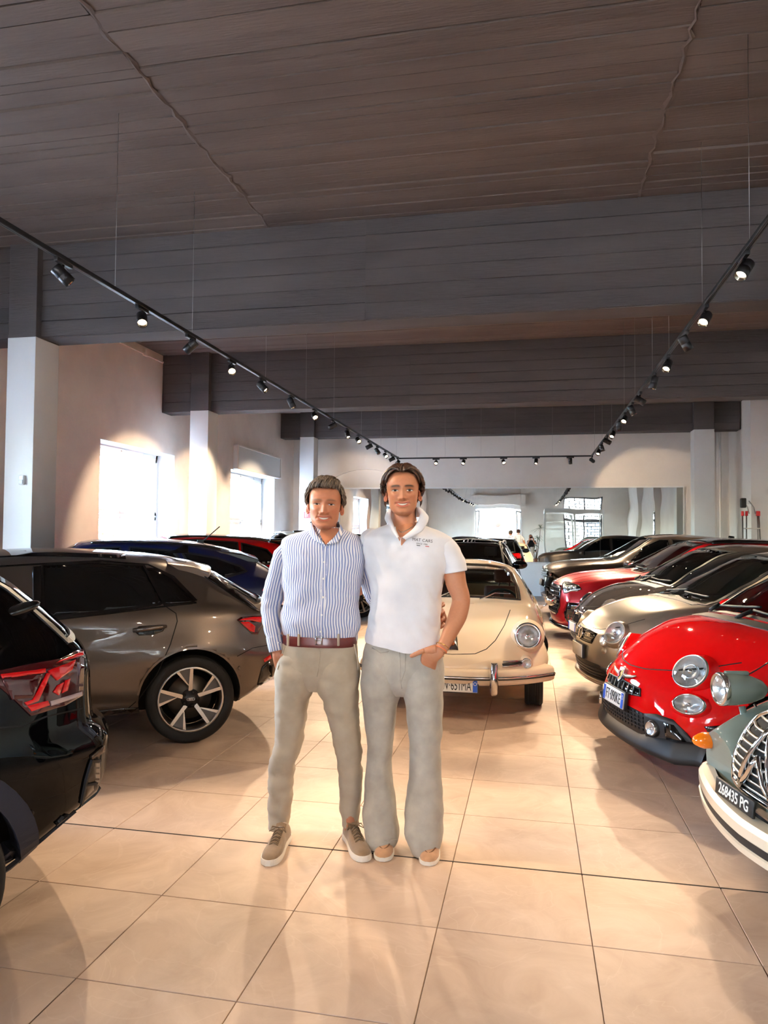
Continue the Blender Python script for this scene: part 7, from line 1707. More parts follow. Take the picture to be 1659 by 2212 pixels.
    body_loft(t, [(1400, 615, 694, .085, Y), (1425, 601, 693, .108, Y), (1450, 598, 690, .116, Y), (1480, 598, 682, .112, Y), (1520, 597, 664, .098, Y), (1570, 597, 657, .086, Y), (1600, 595, 652, .080, Y), (1625, 591, 645, .075, 3.59), (1645, 585, 638, .072, 3.60), (1700, 581, 632, .066, 3.62), (1750, 582, 627, .060, 3.63), (1788, 584, 622, .054, 3.64)], 70, 38, 2.25, .009, 11, 9, 21)
    body_loft(t, [(1400, 690, 768, .085, Y), (1425, 683, 773, .108, Y), (1450, 680, 774, .116, Y), (1480, 684, 774, .112, Y), (1520, 700, 773, .098, Y), (1570, 715, 775, .086, Y), (1610, 722, 779, .080, Y), (1640, 730, 781, .074, 3.61), (1700, 733, 781, .066, 3.64), (1750, 735, 777, .060, 3.66), (1782, 739, 774, .054, 3.67)], 70, 38, 2.25, .009, 11, 9, 31)
    tr = fin(t.gbuild('trousers', TR, e))
    bm = bmesh.new(); bm.from_mesh(tr.data); bt = BVHTree.FromBMesh(bm); bm.free()
    ft = lambda x, z: (lambda h: h[0].y if h[0] is not None else Y-.1)(bt.ray_cast(Vector((x, 2, z)), Vector((0, 1, 0))))
    for L, nm in (([(690, 1392), (692, 1415), (690, 1440), (685, 1462)], 'fly_seam'), ([(612, 1398), (604, 1420), (597, 1448)], 'pocket_edge'), ([(764, 1392), (771, 1425), (773, 1448)], 'pocket_edge')):
        pts = [PX(x, y, 3.49) for x, y in L]; MB().tube([(p.x, ft(p.x, p.z)-.0005, p.z) for p in pts], .003, 6).build(nm, TR, tr)
    # belt
    LE = mat('oxblood_leather', srgb(92, 32, 26), .3, coat=.3, noise=.15, nscale=30); b = GB()
    body_loft(b, [(1371, 615.5, 768.5, .114, Y), (1373, 614.5, 769.5, .1155, Y), (1390, 613, 770, .1175, Y), (1392, 614, 769, .116, Y)], 6, 60, 2.5, 0); be = fin(b.gbuild('belt', LE, e))
    q = PX(690, 1384, 3.48); yy = Y-.122
    MB().tube([(q.x-.018, yy, q.z+.019), (q.x+.012, yy, q.z+.019), (q.x+.012, yy, q.z-.019), (q.x-.018, yy, q.z-.019), (q.x-.018, yy, q.z+.019)], .0034, 8).tube([(q.x-.018, yy, q.z), (q.x+.014, yy-.002, q.z)], .0028, 6).build('belt_buckle', M_chrome, be)
    for x in (645, 731, 622): p = PX(x, 1382, 3.48); MB().bbox(p.x-.005, p.x+.005, Y-.127, Y-.113, p.z-.030, p.z+.028, .002).build('belt_loop', TR, tr)
    # shoes
    SU = mat('taupe_suede', srgb(132, 108, 82), .9, noise=.1, nscale=40, bump=.2, bscale=300, sheen=.4); SO = mat('white_rubber', srgb(226, 220, 208), .6); LA = mat('shoe_lace', srgb(112, 92, 70), .8)
    t1 = at_z(578, 1872); t2 = at_z(788, 1863)
    shoe(e, (t1[0], t1[1]), (t1[0]-.02, t1[1]+.31), .047, SU, SO, 'sneaker', LA).matrix_parent_inverse = inv; shoe(e, (t2[0], t2[1]), (t2[0]-.15, t2[1]+.265), .047, SU, SO, 'sneaker', LA).matrix_parent_inverse = inv
    for o in list(e.children_recursive):
        if o.parent is not e: o.matrix_parent_inverse = Matrix()
    return e
def young_man():
    Y = 3.62
    e = empty('person', (-.6, Y, 0)); tag(e, 'young man in white polo shirt and flared washed jeans, thumb out of pocket', 'person')
    inv = e.matrix_basis.inverted()
    def fin(o): o.matrix_parent_inverse = inv; return o
    Mh = face_matrix(870, 1063.5, 3.56, tilt=-.02, yaw=.02, roll=-.02, s=(1.09, 1.03, 1.0))
    g = GB(); head(g, Mh, SK_B, srgb(190, 100, 88)[:3], dict(jaw=1.07, smile=1.1, fold=.0018, stubble=.10, browc=srgb(48, 32, 24)[:3], browa=1.1, browt=1.2, nosew=1.0, nose=1.0, fz=-.004))
    limb(g, [(PX(871, 1085, 3.63), .056, .058), (PX(872, 1110, 3.62), .060, .062), (PX(872, 1130, 3.62), .074, .066), (PX(872, 1165, 3.61), .12, .085), (PX(872, 1185, 3.61), .13, .09)], 14, 26, C=SK_B)
    body_loft(g, [(1165, 810, 940, .08, Y), (1220, 806, 940, .10, Y), (1300, 812, 938, .095, Y), (1380, 800, 940, .09, Y), (1480, 795, 945, .09, Y)], 14, 20, wr=0, C=SK_B)
    for L in (((828, 1480), (820, 1620), (824, 1810)), ((916, 1480), (918, 1620), (917, 1820))):
        limb(g, [(PX(*L[0], Y), .055, .065), (PX(*L[1], Y), .04, .045), (PX(*L[2], 3.66), .034, .04)], 14, 16, C=SK_B)
    # arm on the right of the picture with hand in pocket
    limb(g, [(PX(965, 1185, Y), .055, .058), (PX(978, 1225, Y), .056, .056), (PX(986, 1262, Y), .051, .052), (PX(996, 1295, 3.62), .045, .046), (PX(990, 1325, 3.59), .046, .044), (PX(975, 1360, 3.54), .039, .037), (PX(958, 1395, 3.49), .030, .027), (PX(951, 1405, 3.48), .029, .024)], 44, 24, C=SK_B)
    limb(g, [(PX(953, 1403, 3.485), .029, .023), (PX(944, 1408, 3.478), .037, .023), (PX(932, 1415, 3.485), .042, .023), (PX(926, 1428, 3.515), .042, .021), (PX(924, 1446, 3.55), .038, .016)], 18, 18, C=SK_B)
    finger(g, PX(917, 1405, 3.462), [Vector((-1, -.06, -.40)), Vector((-1, .05, -.50)), Vector((-1, .12, -.50))], [.026, .026, .018], .0115, SK_B)
    limb(g, [(PX(942, 1403, 3.470), .022, .018), (PX(930, 1404, 3.464), .019, .016), (PX(917, 1405, 3.462), .0125, .0115)], 8, 12, C=SK_B)
    # other arm behind the neighbour's back, fingertips at his waist
    limb(g, [(PX(790, 1190, 3.66), .050, .052), (PX(782, 1240, 3.74), .046, .048), (PX(776, 1268, 3.80), .042, .042), (PX(720, 1285, 3.84), .036, .036), (PX(640, 1290, 3.80), .030, .026)], 26, 18, C=SK_B)
    for i, py in enumerate((1284, 1292, 1300)): finger(g, PX(624, py, 3.72), [Vector((-.55, -1, -.1)), Vector((.1, -1, -.1)), Vector((.7, -.7, -.1))], [.032, .026, .02], .0085, SK_B)
    limb(g, [(PX(648, 1291, 3.80), .036, .02), (PX(630, 1292, 3.74), .036, .018)], 6, 14, C=SK_B)
    body = fin(g.gbuild('body', M_skin, e)); face_parts(body, Mh, dict(smile=1.1, fz=-.004, open=.0056, iris=('brown', srgb(52, 32, 20)), teeth=.024))
    # hair: thick, middle parting, sweeping back over the ears
    def spec(r):
        out = []
        for k in range(420):
            lon = r.uniform(-PI, PI); lat = r.uniform(-.75, 1.5)
            if abs(lon) < 1.30 and lat < 1.30: continue
            if abs(lon) < 1.50 and lat < .40: continue
            if abs(lon) < 1.75 and lat < -.1 and abs(lon) < 1.9: continue
            n = 7; L = r.uniform(.8, 1.3); pts = []
            for i in range(n):
                t = i/(n-1); pts.append(skull(lon+math.copysign(.10, lon)*t*L, lat-.42*t*L, .008+.016*math.sin(PI*min(1, .2+.7*t))+r.uniform(0, .003)))
            out.append((pts, r.uniform(.005, .009)))
        for sg in (1, -1):    # curtains from the parting
            for k in range(110):
                a = r.uniform(0, 1); b0 = r.uniform(.0, .5); n = 9; pts = []
                for i in range(n):
                    t = i/(n-1); lon = sg*(.02+b0*.25+(1.28+.30*a)*t**.85); lat = 1.12-.40*a+(.30-.10*a)*math.sin(PI*min(1, t*1.2))-(.78+.28*(1-a))*t**1.9
                    lift = .010+.017*math.sin(PI*min(1, .12+.75*t))+.004*r.random()
                    pts.append(skull(lon, lat, lift))
                out.append((pts, r.uniform(.004, .0072)))
            for k in range(46):   # fringe falling to the temples
                a = r.random(); n = 9; pts = []
                for i in range(n):
                    t = i/(n-1); pts.append(skull(sg*(.03+.06*a+(1.12+.16*a)*t**.8), .72+.14*a+.16*math.sin(PI*min(1, t*1.15))-(.62-.1*a)*t**2.2, .007+.013*math.sin(PI*min(1, .15+.75*t))+.003*r.random()))
                out.append((pts, r.uniform(.0035, .0062)))
            for k in range(22):   # tips behind the ears
                z0 = r.uniform(-.02, .03); pts = [Vector((sg*(.078+.006*math.sin(t*3)), -.022-.02*t+r.uniform(-.004, .004), z0-.055*t)) for t in (0, .25, .5, .75, 1)]; out.append((pts, r.uniform(.005, .007)))
        return out
    hm = hair_mat('dark_brown_hair', srgb(30, 19, 13), srgb(88, 56, 38)); hr = hair_locks('hair', body, Mh, spec, hm, 5)
    lo_ = lambda a: -.65 if abs(a) > 1.75 else (.20 if abs(a) > 1.2 else .66+.12*math.cos(a*1.8))
    MB().grid([[Mh @ skull(-PI+2*PI*i/40, lo_(-PI+2*PI*i/40)+t*(1.52-lo_(-PI+2*PI*i/40)), .009) for t in np.linspace(0, 1, 12)] for i in range(41)], 0, True).build('hair_base', hm, hr)
    # polo shirt
    PO = cloth_mat('white_pique', srgb(226, 227, 232), srgb(219, 220, 226), bump=.3, bscale=500)
    s = GB()
    rows = [(1128, 848, 898, .058, 3.63), (1134, 836, 912, .074, 3.63), (1141, 815, 934, .088, 3.63), (1150, 796, 956, .10, 3.63), (1163, 785, 973, .113, Y), (1185, 784, 976, .125, Y), (1220, 790, 970, .134, Y), (1260, 800, 958, .132, Y), (1300, 801, 953, .128, Y), (1340, 799, 949, .128, Y), (1365, 795, 950, .131, Y), (1385, 791, 953, .134, Y), (1399, 790, 955, .135, Y)]
    Pg = body_loft(s, rows, 80, 72, 2.4, .013, 6, 4.5, 4)
    # hem dips where the photo shows it and rides up over the wrist
    zlo = Pg[0][0][2]
    for i, p in enumerate(s.v):
        if p[2] < zlo+.12:
            k = 1-(p[2]-zlo)/.12; xx = (p[0]-PX(791, 1399, Y).x)/(PX(955, 1399, Y).x-PX(791, 1399, Y).x)
            s.v[i] = (p[0], p[1], p[2]+k*(.028*max(0, 1-xx/.55)-.008*max(0, 1-abs(xx-.62)/.3)+.040*max(0, (xx-.78)/.22)))
    limb(s, [(PX(925, 1180, Y), .045, .06), (PX(944, 1178, Y), .062, .074), (PX(959, 1184, Y), .064, .075), (PX(972, 1202, Y), .062, .070), (PX(979, 1216, Y), .0615, .067), (PX(983, 1233, Y), .061, .065), (PX(983.5, 1236, Y), .057, .061)], 26, 30, .004, 16, 8)
    limb(s, [(PX(808, 1166, 3.64), .07, .075), (PX(796, 1180, 3.68), .062, .068), (PX(789, 1205, 3.72), .058, .062), (PX(786, 1228, 3.75), .057, .060)], 20, 28, .003, 16, 12)
    sh = fin(s.gbuild('polo_shirt', PO, e))
    bm = bmesh.new(); bm.from_mesh(sh.data); bv = BVHTree.FromBMesh(bm); bm.free()
    fy = lambda x, z: (lambda h: h[0].y if h[0] is not None else Y-.1)(bv.ray_cast(Vector((x, 2, z)), Vector((0, 1, 0))))
    # skin of the open neck: a V let into the shirt front
    V_ = GB(); rowsv = []
    for i in range(16):
        t = i/15; py = 1128+50*t; xl = np.interp(t, [0, .5, 1], [848, 856, 866.5]); xr = np.interp(t, [0, .35, 1], [905, 893, 868.5]); r_ = []
        for k in range(11):
            q = PX(xl+(xr-xl)*k/10, py, 3.5); r_.append((q.x, fy(q.x, q.z)-.003-.002*math.sin(PI*k/10), q.z))
        rowsv.append(r_)
    V_.ggrid(rowsv, None, SK_B, wrap_v=False); fin(V_.gbuild('open_neck_skin', M_skin, body))
    C = GB()
    leaf(C, [(847, 1096, 3.60), (845, 1112, 3.555), (851, 1134, 3.515), (863, 1160, 3.488)], [(836, 1103, 3.61), (831, 1118, 3.55), (843, 1140, 3.505), (858, 1163, 3.482)], puff=.010)
    leaf(C, [(900, 1095, 3.60), (907, 1112, 3.555), (897, 1136, 3.515), (869, 1161, 3.488)], [(913, 1100, 3.61), (926, 1120, 3.55), (914, 1145, 3.502), (876, 1166, 3.482)], puff=.012)
    P = []
    for i in range(19):
        t = PI*i/18; cx = PX(873.5, 1100, 3.64); P.append([(cx.x+.068*math.cos(t), 3.605+.062*math.sin(t), cx.z-.045), (cx.x+.066*math.cos(t), 3.605+.060*math.sin(t), cx.z+.010), (cx.x+.074*math.cos(t), 3.605+.068*math.sin(t), cx.z+.008), (cx.x+.092*math.cos(t), 3.605+.082*math.sin(t), cx.z-.04)])
    C.ggrid(P, None, None, wrap_v=False); fin(C.gbuild('collar', PO, sh))
    # placket
    pl = GB(); rows = []
    for i in range(14):
        q = PX(865.5-2.0*i/13, 1160+24*i/13, 3.49); rows.append([(q.x+dx, fy(q.x+dx, q.z)-(.005 if abs(dx) < .013 else 0), q.z) for dx in (-.017, -.0165, 0, .0165, .017)])
    pl.ggrid(rows, None, None, wrap_v=False); fin(pl.gbuild('placket', PO, sh))
    # chest print
    ink = mat('print_ink', srgb(38, 38, 44), .7)
    a = PX(911, 1170, 3.49); Mt = Matrix(((1, 0, 0, a.x), (0, 0, -1, 2), (0, 1, 0, a.z), (0, 0, 0, 1))) @ Matrix.Rotation(-.10, 4, 'Z')
    for txt, dz, size, sx in (('MAT CARS', .006, .0205, .98), ('SINCE 1980', -.012, .0105, 1.0)):
        o = text_mesh('chest_print', txt, size, ink, sh, Mt @ Matrix.Translation((0, dz, 0)), 0.0, .0, sx=sx, space=1.05); project_text(o, bv, .003)
    for dx, c in ((-.025, srgb(40, 60, 60)), (.018, srgb(190, 40, 45))):
        bx = [(dx, -.0225), (dx+.018, -.0225), (dx+.018, -.0195), (dx, -.0195)]; ps = [Mt @ Vector((p[0], p[1], 0)) for p in bx]
        MB().add([(p.x, fy(p.x, p.z)-.003, p.z) for p in ps], [(0, 1, 2, 3)]).build('chest_print_bar', mat('print_%d' % int(c[0]*999), c, .7), sh)
    # necklace and bracelets
    ch = [];
    for i in range(25):
        t = i/24; x = np.interp(t, [0, .6, 1], [895, 868, 858]); y = np.interp(t, [0, .3, .6, .8, 1], [1132, 1143, 1150, 1149, 1145]); q = PX(x, y, 3.5); ch.append((q.x, fy(q.x, q.z)-.006, q.z))
    MB().tube(ch, .0022, 6).build('necklace', mat('silver_chain', srgb(210, 205, 195), .25, 1.0), body)
    for i, (c0, rr, m_) in enumerate(((PX(956, 1396, 3.49), .033, mat('gold_bracelet', srgb(220, 170, 90), .25, 1.0)), (PX(952, 1403, 3.482), .032, mat('orange_cord', srgb(235, 120, 70), .6)))):
        ax = (PX(975, 1360, 3.54)-PX(951, 1405, 3.48)).normalized(); s1 = ax.cross(Vector((0, -1, 0))).normalized(); s2 = ax.cross(s1).normalized()
        MB().tube([c0+s1*rr*math.cos(2*PI*k/24)+s2*rr*.88*math.sin(2*PI*k/24) for k in range(25)], .0022, 6).build('bracelet', m_, body)
    # jeans
    JE = cloth_mat('washed_denim', srgb(176, 170, 159), srgb(157, 151, 141), bump=.4, bscale=420)
    t = GB()
    body_loft(t, [(1380, 795, 948, .112, Y), (1410, 786, 956, .118, Y), (1435, 784, 957, .122, Y), (1462, 786, 954, .114, Y), (1485, 800, 940, .095, Y), (1500, 825, 912, .06, Y)], 26, 52, 2.4, .003, 10, 7, 14)
    body_loft(t, [(1405, 795, 874, .09, Y), (1430, 784, 874, .112, Y), (1455, 781, 873, .120, Y), (1490, 781, 867, .116, Y), (1520, 785, 858, .106, Y), (1550, 788, 854, .096, Y), (1610, 793, 848, .086, Y), (1640, 793, 846, .082, Y), (1670, 790, 847, .084, Y), (1700, 789, 850, .088, 3.62), (1750, 786, 856, .098, 3.62), (1790, 788, 860, .108, 3.62), (1812, 791, 859, .112, 3.61), (1820, 794, 855, .108, 3.61)], 60, 36, 2.2, .006, 10, 5, 24)
    body_loft(t, [(1405, 868, 950, .09, Y), (1430, 864, 957, .112, Y), (1455, 861, 959, .120, Y), (1490, 867, 958, .116, Y), (1520, 875, 957, .106, Y), (1580, 882, 954, .092, Y), (1625, 885, 951, .084, Y), (1670, 884, 953, .085, Y), (1715, 879, 956, .092, 3.62), (1760, 875, 958, .102, 3.62), (1800, 876, 957, .110, 3.61), (1825, 886, 951, .112, 3.61), (1834, 890, 947, .108, 3.61)], 60, 36, 2.2, .006, 10, 5, 34)
    tr = fin(t.gbuild('jeans', JE, e))
    bm = bmesh.new(); bm.from_mesh(tr.data); bt = BVHTree.FromBMesh(bm); bm.free()
    ft = lambda x, z: (lambda h: h[0].y if h[0] is not None else Y-.1)(bt.ray_cast(Vector((x, 2, z)), Vector((0, 1, 0))))
    for L, nm in (([(862, 1408), (864, 1440), (863, 1470), (866, 1490)], 'fly_seam'), ([(875, 1408), (874, 1450), (865, 1475)], 'fly_stitching'), ([(916, 1412), (924, 1421), (940, 1424), (957, 1420)], 'pocket_edge'), ([(838, 1408), (820, 1412), (800, 1402)], 'pocket_edge'), ([(792, 1812), (825, 1822), (857, 1818)], 'hem_seam'), ([(888, 1824), (920, 1832), (948, 1826)], 'hem_seam')):
        pts = [PX(x, y, 3.49) for x, y in L]; MB().tube([(p.x, ft(p.x, p.z)-.0005, p.z) for p in pts], .0026, 6).build(nm, JE, tr)
    MO = mat('tan_suede', srgb(178, 134, 98), .85, noise=.1, nscale=40, sheen=.3); SO = mat('white_rubber', srgb(226, 220, 208), .6); LA = mat('leather_lace', srgb(205, 180, 150), .7)
    t1 = at_z(826, 1862); t2 = at_z(923, 1871)
    shoe(e, (t1[0], t1[1]), (t1[0]-.03, t1[1]+.29), .046, MO, SO, 'moccasin', LA).matrix_parent_inverse = inv; shoe(e, (t2[0], t2[1]), (t2[0]+.0, t2[1]+.29), .046, MO, SO, 'moccasin', LA).matrix_parent_inverse = inv
    for o in list(e.children_recursive):
        if o.parent is not e: o.matrix_parent_inverse = Matrix()
    return e
older_man(); young_man()
# ================================================================ THINGS ON THE WALLS
o = empty('motion_sensor', (at_Y(50, 1037, 6.20*RS)[0], 6.20*RS, at_Y(50, 1037, 6.20*RS)[2])); tag(o, 'white motion detector on the first white column', 'sensor')
MB().bbox(-.035, .035, -.04, -.001, -.055, .055, .014).build('housing', M_white, o); MB().bbox(-.026, .026, -.046, -.036, -.045, .0, .006).build('lens_window', mat('sensor_lens', srgb(205, 208, 210), .3), o)
q = at_Y(664, 1118, 16.08*RS)
o = empty('wall_sign', q); tag(o, 'small white and red extinguisher sign on the far white column', 'sign')
MB().box(-.14, .14, -.012, 0, -.24, .18).build('sign_board', M_white, o); rd = mat('sign_red', srgb(200, 40, 45), .4)
MB().box(-.09, .09, -.016, -.012, -.02, .16).build('red_field', rd, o)
MB().bbox(-.05, -.02, -.020, -.015, .01, .12, .005).lathe([(0, -.02), (.014, -.02), (.014, -.015)], 'y', 12, mtx=Matrix.Translation((-.035, 0, .13))).build('pictogram', M_white, o)
MB().tube([(.02, -.018, .02), (.02, -.018, .10), (.05, -.018, .13)], .008, 6).build('pictogram', M_white, o)
text_mesh('sign_text', 'ESTINTORE', .045, M_ink, o, Matrix(((1, 0, 0, 0), (0, 0, -1, -.0135), (0, 1, 0, -.09), (0, 0, 0, 1))))
# step ladder folded against the pier
la = empty('step_ladder', (at_Y(1620, 1120, 15.45*RS)[0], 15.45*RS, 0)); tag(la, 'aluminium step ladder with red caps folded against the right pier', 'ladder')
zt_ = at_Y(1620, 1110, 15.45*RS)[2]; capm = mat('red_cap', srgb(205, 30, 35), .4)
for k, (x, yb, yt) in enumerate(((-.17, -.28, -.05), (.17, -.28, -.05), (-.10, -.16, -.10), (.13, -.16, -.10))):
    MB().bbox(x-.014, x+.014, yb-.03, yb+.03, 0, .02, .004).build('foot', M_plast, la)
    P0, P1 = Vector((x*1.25, yb, .02)), Vector((x, yt, zt_)); MB().tube([P0, P1], (.012, .028) if False else .016, 8).build('stile', M_alu, la)
    MB().bbox(x-.026, x+.026, yt-.035, yt+.035, zt_-.05, zt_+.06, .008).build('red_cap', capm, la)
for k in range(6):
    z = .3+.30*k
    if z < zt_-.1: t = z/zt_; MB().bbox(-.20+.03*t, .20-.03*t, -.28+.22*t-.04, -.28+.22*t+.03, z-.012, z+.012, .004).build('tread', M_alu, la)
for x in (-.03, .10):
    top = at_Y(1612, 1082, 15.45*RS)[2]; MB().tube([(x, -.05, zt_), (x-.03, -.05, (zt_+top)/2), (x-.14, -.06, top)], .012, 8).build('hand_rail', M_alu, la)
q = at_Y(1612, 1082, 15.45*RS); MB().bbox(-.22, -.10, -.12, -.02, q[2]-.16, q[2]+.06, .02).build('tool_tray', M_plast, la)

# ================================================================ STREET SIDE (behind the camera, seen in the mirror)
gx0, gx1, gz = GATE[0], GATE[1], GATE[3]
dr = struct(empty('door_1', (gx0, YF, 0)), 'wide open street entrance with folding glass leaves')
def D(mb, nm, m, par=None): o = mb.build(nm, m, par or dr); o.matrix_parent_inverse = Matrix.Translation((-gx0, -YF, 0)) if par is None else Matrix(); return o
D(MB().box(gx0-.35, gx1+.35, YF, YF+.30, gz+.25, gz+.85), 'shutter_box', M_wall); D(MB().box(gx0-.05, gx1+.05, YF-.02, YF+.06, gz, gz+.25), 'head_rail', M_winframe)
for x, a in ((gx0, 1.25), (gx1, PI-1.25)):
    T = Matrix.Translation((x, YF+.05, 0)) @ Matrix.Rotation(a, 4, 'Z')
    f = D(MB().box(0, .06, -.03, .03, .05, 3.2, mtx=T).box(.84, .9, -.03, .03, .05, 3.2, mtx=T).box(0, .9, -.03, .03, .05, .15, mtx=T).box(0, .9, -.03, .03, 3.1, 3.2, mtx=T).box(0, .9, -.03, .03, 1.0, 1.08, mtx=T), 'folding_leaf', M_winframe)
    D(MB().box(.06, .84, -.004, .004, .15, 3.1, mtx=T), 'leaf_pane', M_pane)
wx0, wx1, wz0, wz1 = FWIN
w3 = struct(empty('window_3', (wx0, YF, wz0)), 'barred street window with brick pattern grille')
def W3(mb, nm, m): o = mb.build(nm, m, w3); o.matrix_parent_inverse = Matrix.Translation((-wx0, -YF, -wz0)); return o
frg = mat('grey_window_frame', srgb(90, 92, 94), .5)
W3(MB().box(wx0, wx0+.08, YF-.2, YF-.1, wz0, wz1).box(wx1-.08, wx1, YF-.2, YF-.1, wz0, wz1).box(wx0, wx1, YF-.2, YF-.1, wz1-.08, wz1).box(wx0, wx1, YF-.2, YF-.1, wz0, wz0+.08).box((wx0+wx1)/2-.05, (wx0+wx1)/2+.05, YF-.2, YF-.1, wz0, wz1).box(wx0, wx1, YF-.2, YF-.1, 2.55, 2.72), 'window_frame', frg)
W3(MB().box(wx0, wx1, YF-.16, YF-.155, wz0, wz1), 'pane', M_pane)
z = wz0; k = 0
while z < wz1:
    W3(MB().box(wx0, wx1, YF-.27, YF-.25, z-.022, z+.022), 'grille_bar', frg)
    x = wx0+(.0 if k % 2 else .2)
    while x < wx1: W3(MB().box(x-.022, x+.022, YF-.27, YF-.25, z, min(wz1, z+.19)), 'grille_bar', frg); x += .4
    z += .19; k += 1
# glass office
cb = empty('glass_office', (.78, -3.2, 0)); tag(cb, 'white framed glass office box reflected in the mirror', 'office booth')
fm = M_white
for x in (0, 1.55, 3.3):
    for y in (0, -2.6): MB().box(x, x+.08, y-.08, y, 0, 3.05).build('post', fm, cb)
MB().box(-.02, 3.4, -2.7, .02, 2.95, 3.2).build('roof_panel', fm, cb)
for x in (0, 1.55): MB().box(x+.08, x+1.55, -.045, -.035, .05, 2.95).build('glass_panel', M_pane, cb)
MB().box(.035, .045, -2.6, -.08, .05, 2.95).build('glass_panel', M_pane, cb)
dk = empty('office_desk', (2.5, -4.4, 0)); tag(dk, 'grey office desk inside the glass booth', 'desk'); MB().bbox(-.7, .7, -.35, .35, .72, .75, .005).build('desk_top', mat('desk_grey', srgb(120, 120, 125), .5), dk)
for x in (-.65, .65):
    for y in (-.3, .3): MB().box(x-.02, x+.02, y-.02, y+.02, 0, .72).build('leg', M_alu, dk)
# potted plant
pt = empty('potted_plant', (.32, -2.6, 0)); tag(pt, 'tall spiky potted plant beside the glass booth, seen in the mirror', 'plant')
MB().lathe([(0, 0), (.15, 0), (.19, .38), (.17, .38), (.16, .34), (0, .34)], 'z', 24).build('pot', mat('clay_pot', srgb(150, 95, 70), .8), pt)
lf = mat('plant_leaf', srgb(60, 84, 48), .5); rnd = random.Random(4)
for (h, dx) in ((1.5, .0), (2.1, .10), (1.1, -.10)):
    MB().tube([(dx*.4, 0, .3), (dx*1.2, .02, h*.6), (dx*1.6, .0, h)], [.028, .022, .018], 8).build('stem', mat('plant_stem', srgb(110, 90, 66), .8), pt)
    for k in range(26):
        a = rnd.uniform(0, 2*PI); el = rnd.uniform(-.3, 1.2); L = rnd.uniform(.3, .5); c, s_ = math.cos(a), math.sin(a); P = []
        for i in range(5):
            t = i/4; r_ = L*t*math.cos(el)+.02; zz = h+L*(t*math.sin(el)-.5*t*t); w = .018*math.sin(PI*min(.98, .15+.85*t)); P.append([(dx*1.6+r_*c-w*s_, r_*s_+w*c, zz), (dx*1.6+r_*c, r_*s_, zz-.006), (dx*1.6+r_*c+w*s_, r_*s_-w*c, zz)])
        MB().grid(P, 0, True).build('leaf', lf, pt)
# framed mirror on the right wall, seen by reflection
o = empty('framed_mirror', (XR-.25, 4.6, 1.2)); tag(o, 'tall narrow framed mirror on a right wall pilaster', 'mirror'); MB().bbox(-.02, 0, -.16, .16, 0, 1.6, .006).build('frame', M_gloss, o); MB().box(-.024, -.018, -.14, .14, .03, 1.57).build('glass', mat('plain_mirror', (.85, .87, .86, 1), .0, 1.0), o)
# the photographer
ph = empty('person', (-.02, -.34, 0)); tag(ph, 'photographer in black top and white trousers reflected in the mirror', 'person'); g = GB(); SKP = srgb(190, 130, 104)[:3]
V = Vector
Mp = Matrix.Translation((-.02, -.36, 1.585)) @ Matrix.Rotation(PI, 4, 'Z') @ Matrix.Scale(.97, 4)
Mp = Matrix(((1, 0, 0, -.02), (0, 1, 0, -.36), (0, 0, 1, 1.585), (0, 0, 0, 1)))
head(g, Mp, SKP, srgb(170, 90, 80)[:3], dict(jaw=.95, smile=.6, browc=srgb(60, 40, 30)[:3]))
limb(g, [(V((-.02, -.39, 1.53)), .05, .05), (V((-.02, -.40, 1.42)), .06, .055), (V((-.02, -.40, 1.36)), .1, .07)], 8, 16, C=SKP)
for sg in (1, -1):
    limb(g, [(V((sg*.17, -.40, 1.36)), .045, .045), (V((sg*.22, -.33, 1.17)), .040, .040), (V((sg*.13, -.12, 1.33)), .032, .032), (V((sg*.09, -.075, 1.46)), .025, .022)], 20, 14, C=SKP)
    limb(g, [(V((sg*.09, -.075, 1.45)), .03, .018), (V((sg*.085, -.06, 1.53)), .032, .016)], 6, 12, C=SKP)
    for k in range(4): finger(g, V((sg*.085, -.045+.0*k, 1.50+.017*k)), [V((sg*.4, 1, .1)), V((-sg*.6, .6, 0)), V((-sg, .1, 0))], [.02, .02, .014], .007, SKP)
    limb(g, [(V((sg*.09, -.38, .9)), .07, .08), (V((sg*.10, -.37, .48)), .05, .055), (V((sg*.11, -.40, .06)), .035, .04)], 16, 14, C=SKP)
    limb(g, [(V((sg*.11, -.42, .04)), .035, .035), (V((sg*.12, -.30, .03)), .042, .028), (V((sg*.12, -.22, .025)), .03, .02)], 8, 12, C=SKP)
pb = g.gbuild('body', M_skin, ph); pi = ph.matrix_basis.inverted(); pb.matrix_parent_inverse = pi
def garment(nm, parts, m):
    g = GB(); [limb(g, p, 18, 22, .004, 14, 3) for p in parts]; o = g.gbuild(nm, m, ph); o.matrix_parent_inverse = pi; return o
garment('black_top', [[(V((-.02, -.40, 1.40)), .07, .06), (V((-.02, -.40, 1.36)), .17, .09), (V((-.02, -.39, 1.20)), .185, .105), (V((-.02, -.38, .98)), .16, .10), (V((-.02, -.38, .92)), .175, .11)]]+[[(V((sg*.14, -.40, 1.35)), .06, .06), (V((sg*.20, -.36, 1.24)), .055, .055)] for sg in (1, -1)], cloth_mat('black_jersey', srgb(24, 24, 26)))
garment('white_trousers', [[(V((0, -.38, 1.0)), .16, .10), (V((0, -.38, .86)), .18, .115), (V((0, -.38, .78)), .14, .09)]]+[[(V((sg*.08, -.38, .92)), .09, .10), (V((sg*.10, -.37, .5)), .07, .075), (V((sg*.11, -.40, .09)), .06, .065)] for sg in (1, -1)], cloth_mat('white_cotton', srgb(226, 220, 210)))
hp = GB(); hm_ = hair_mat('auburn_hair', srgb(50, 26, 16), srgb(120, 66, 40))
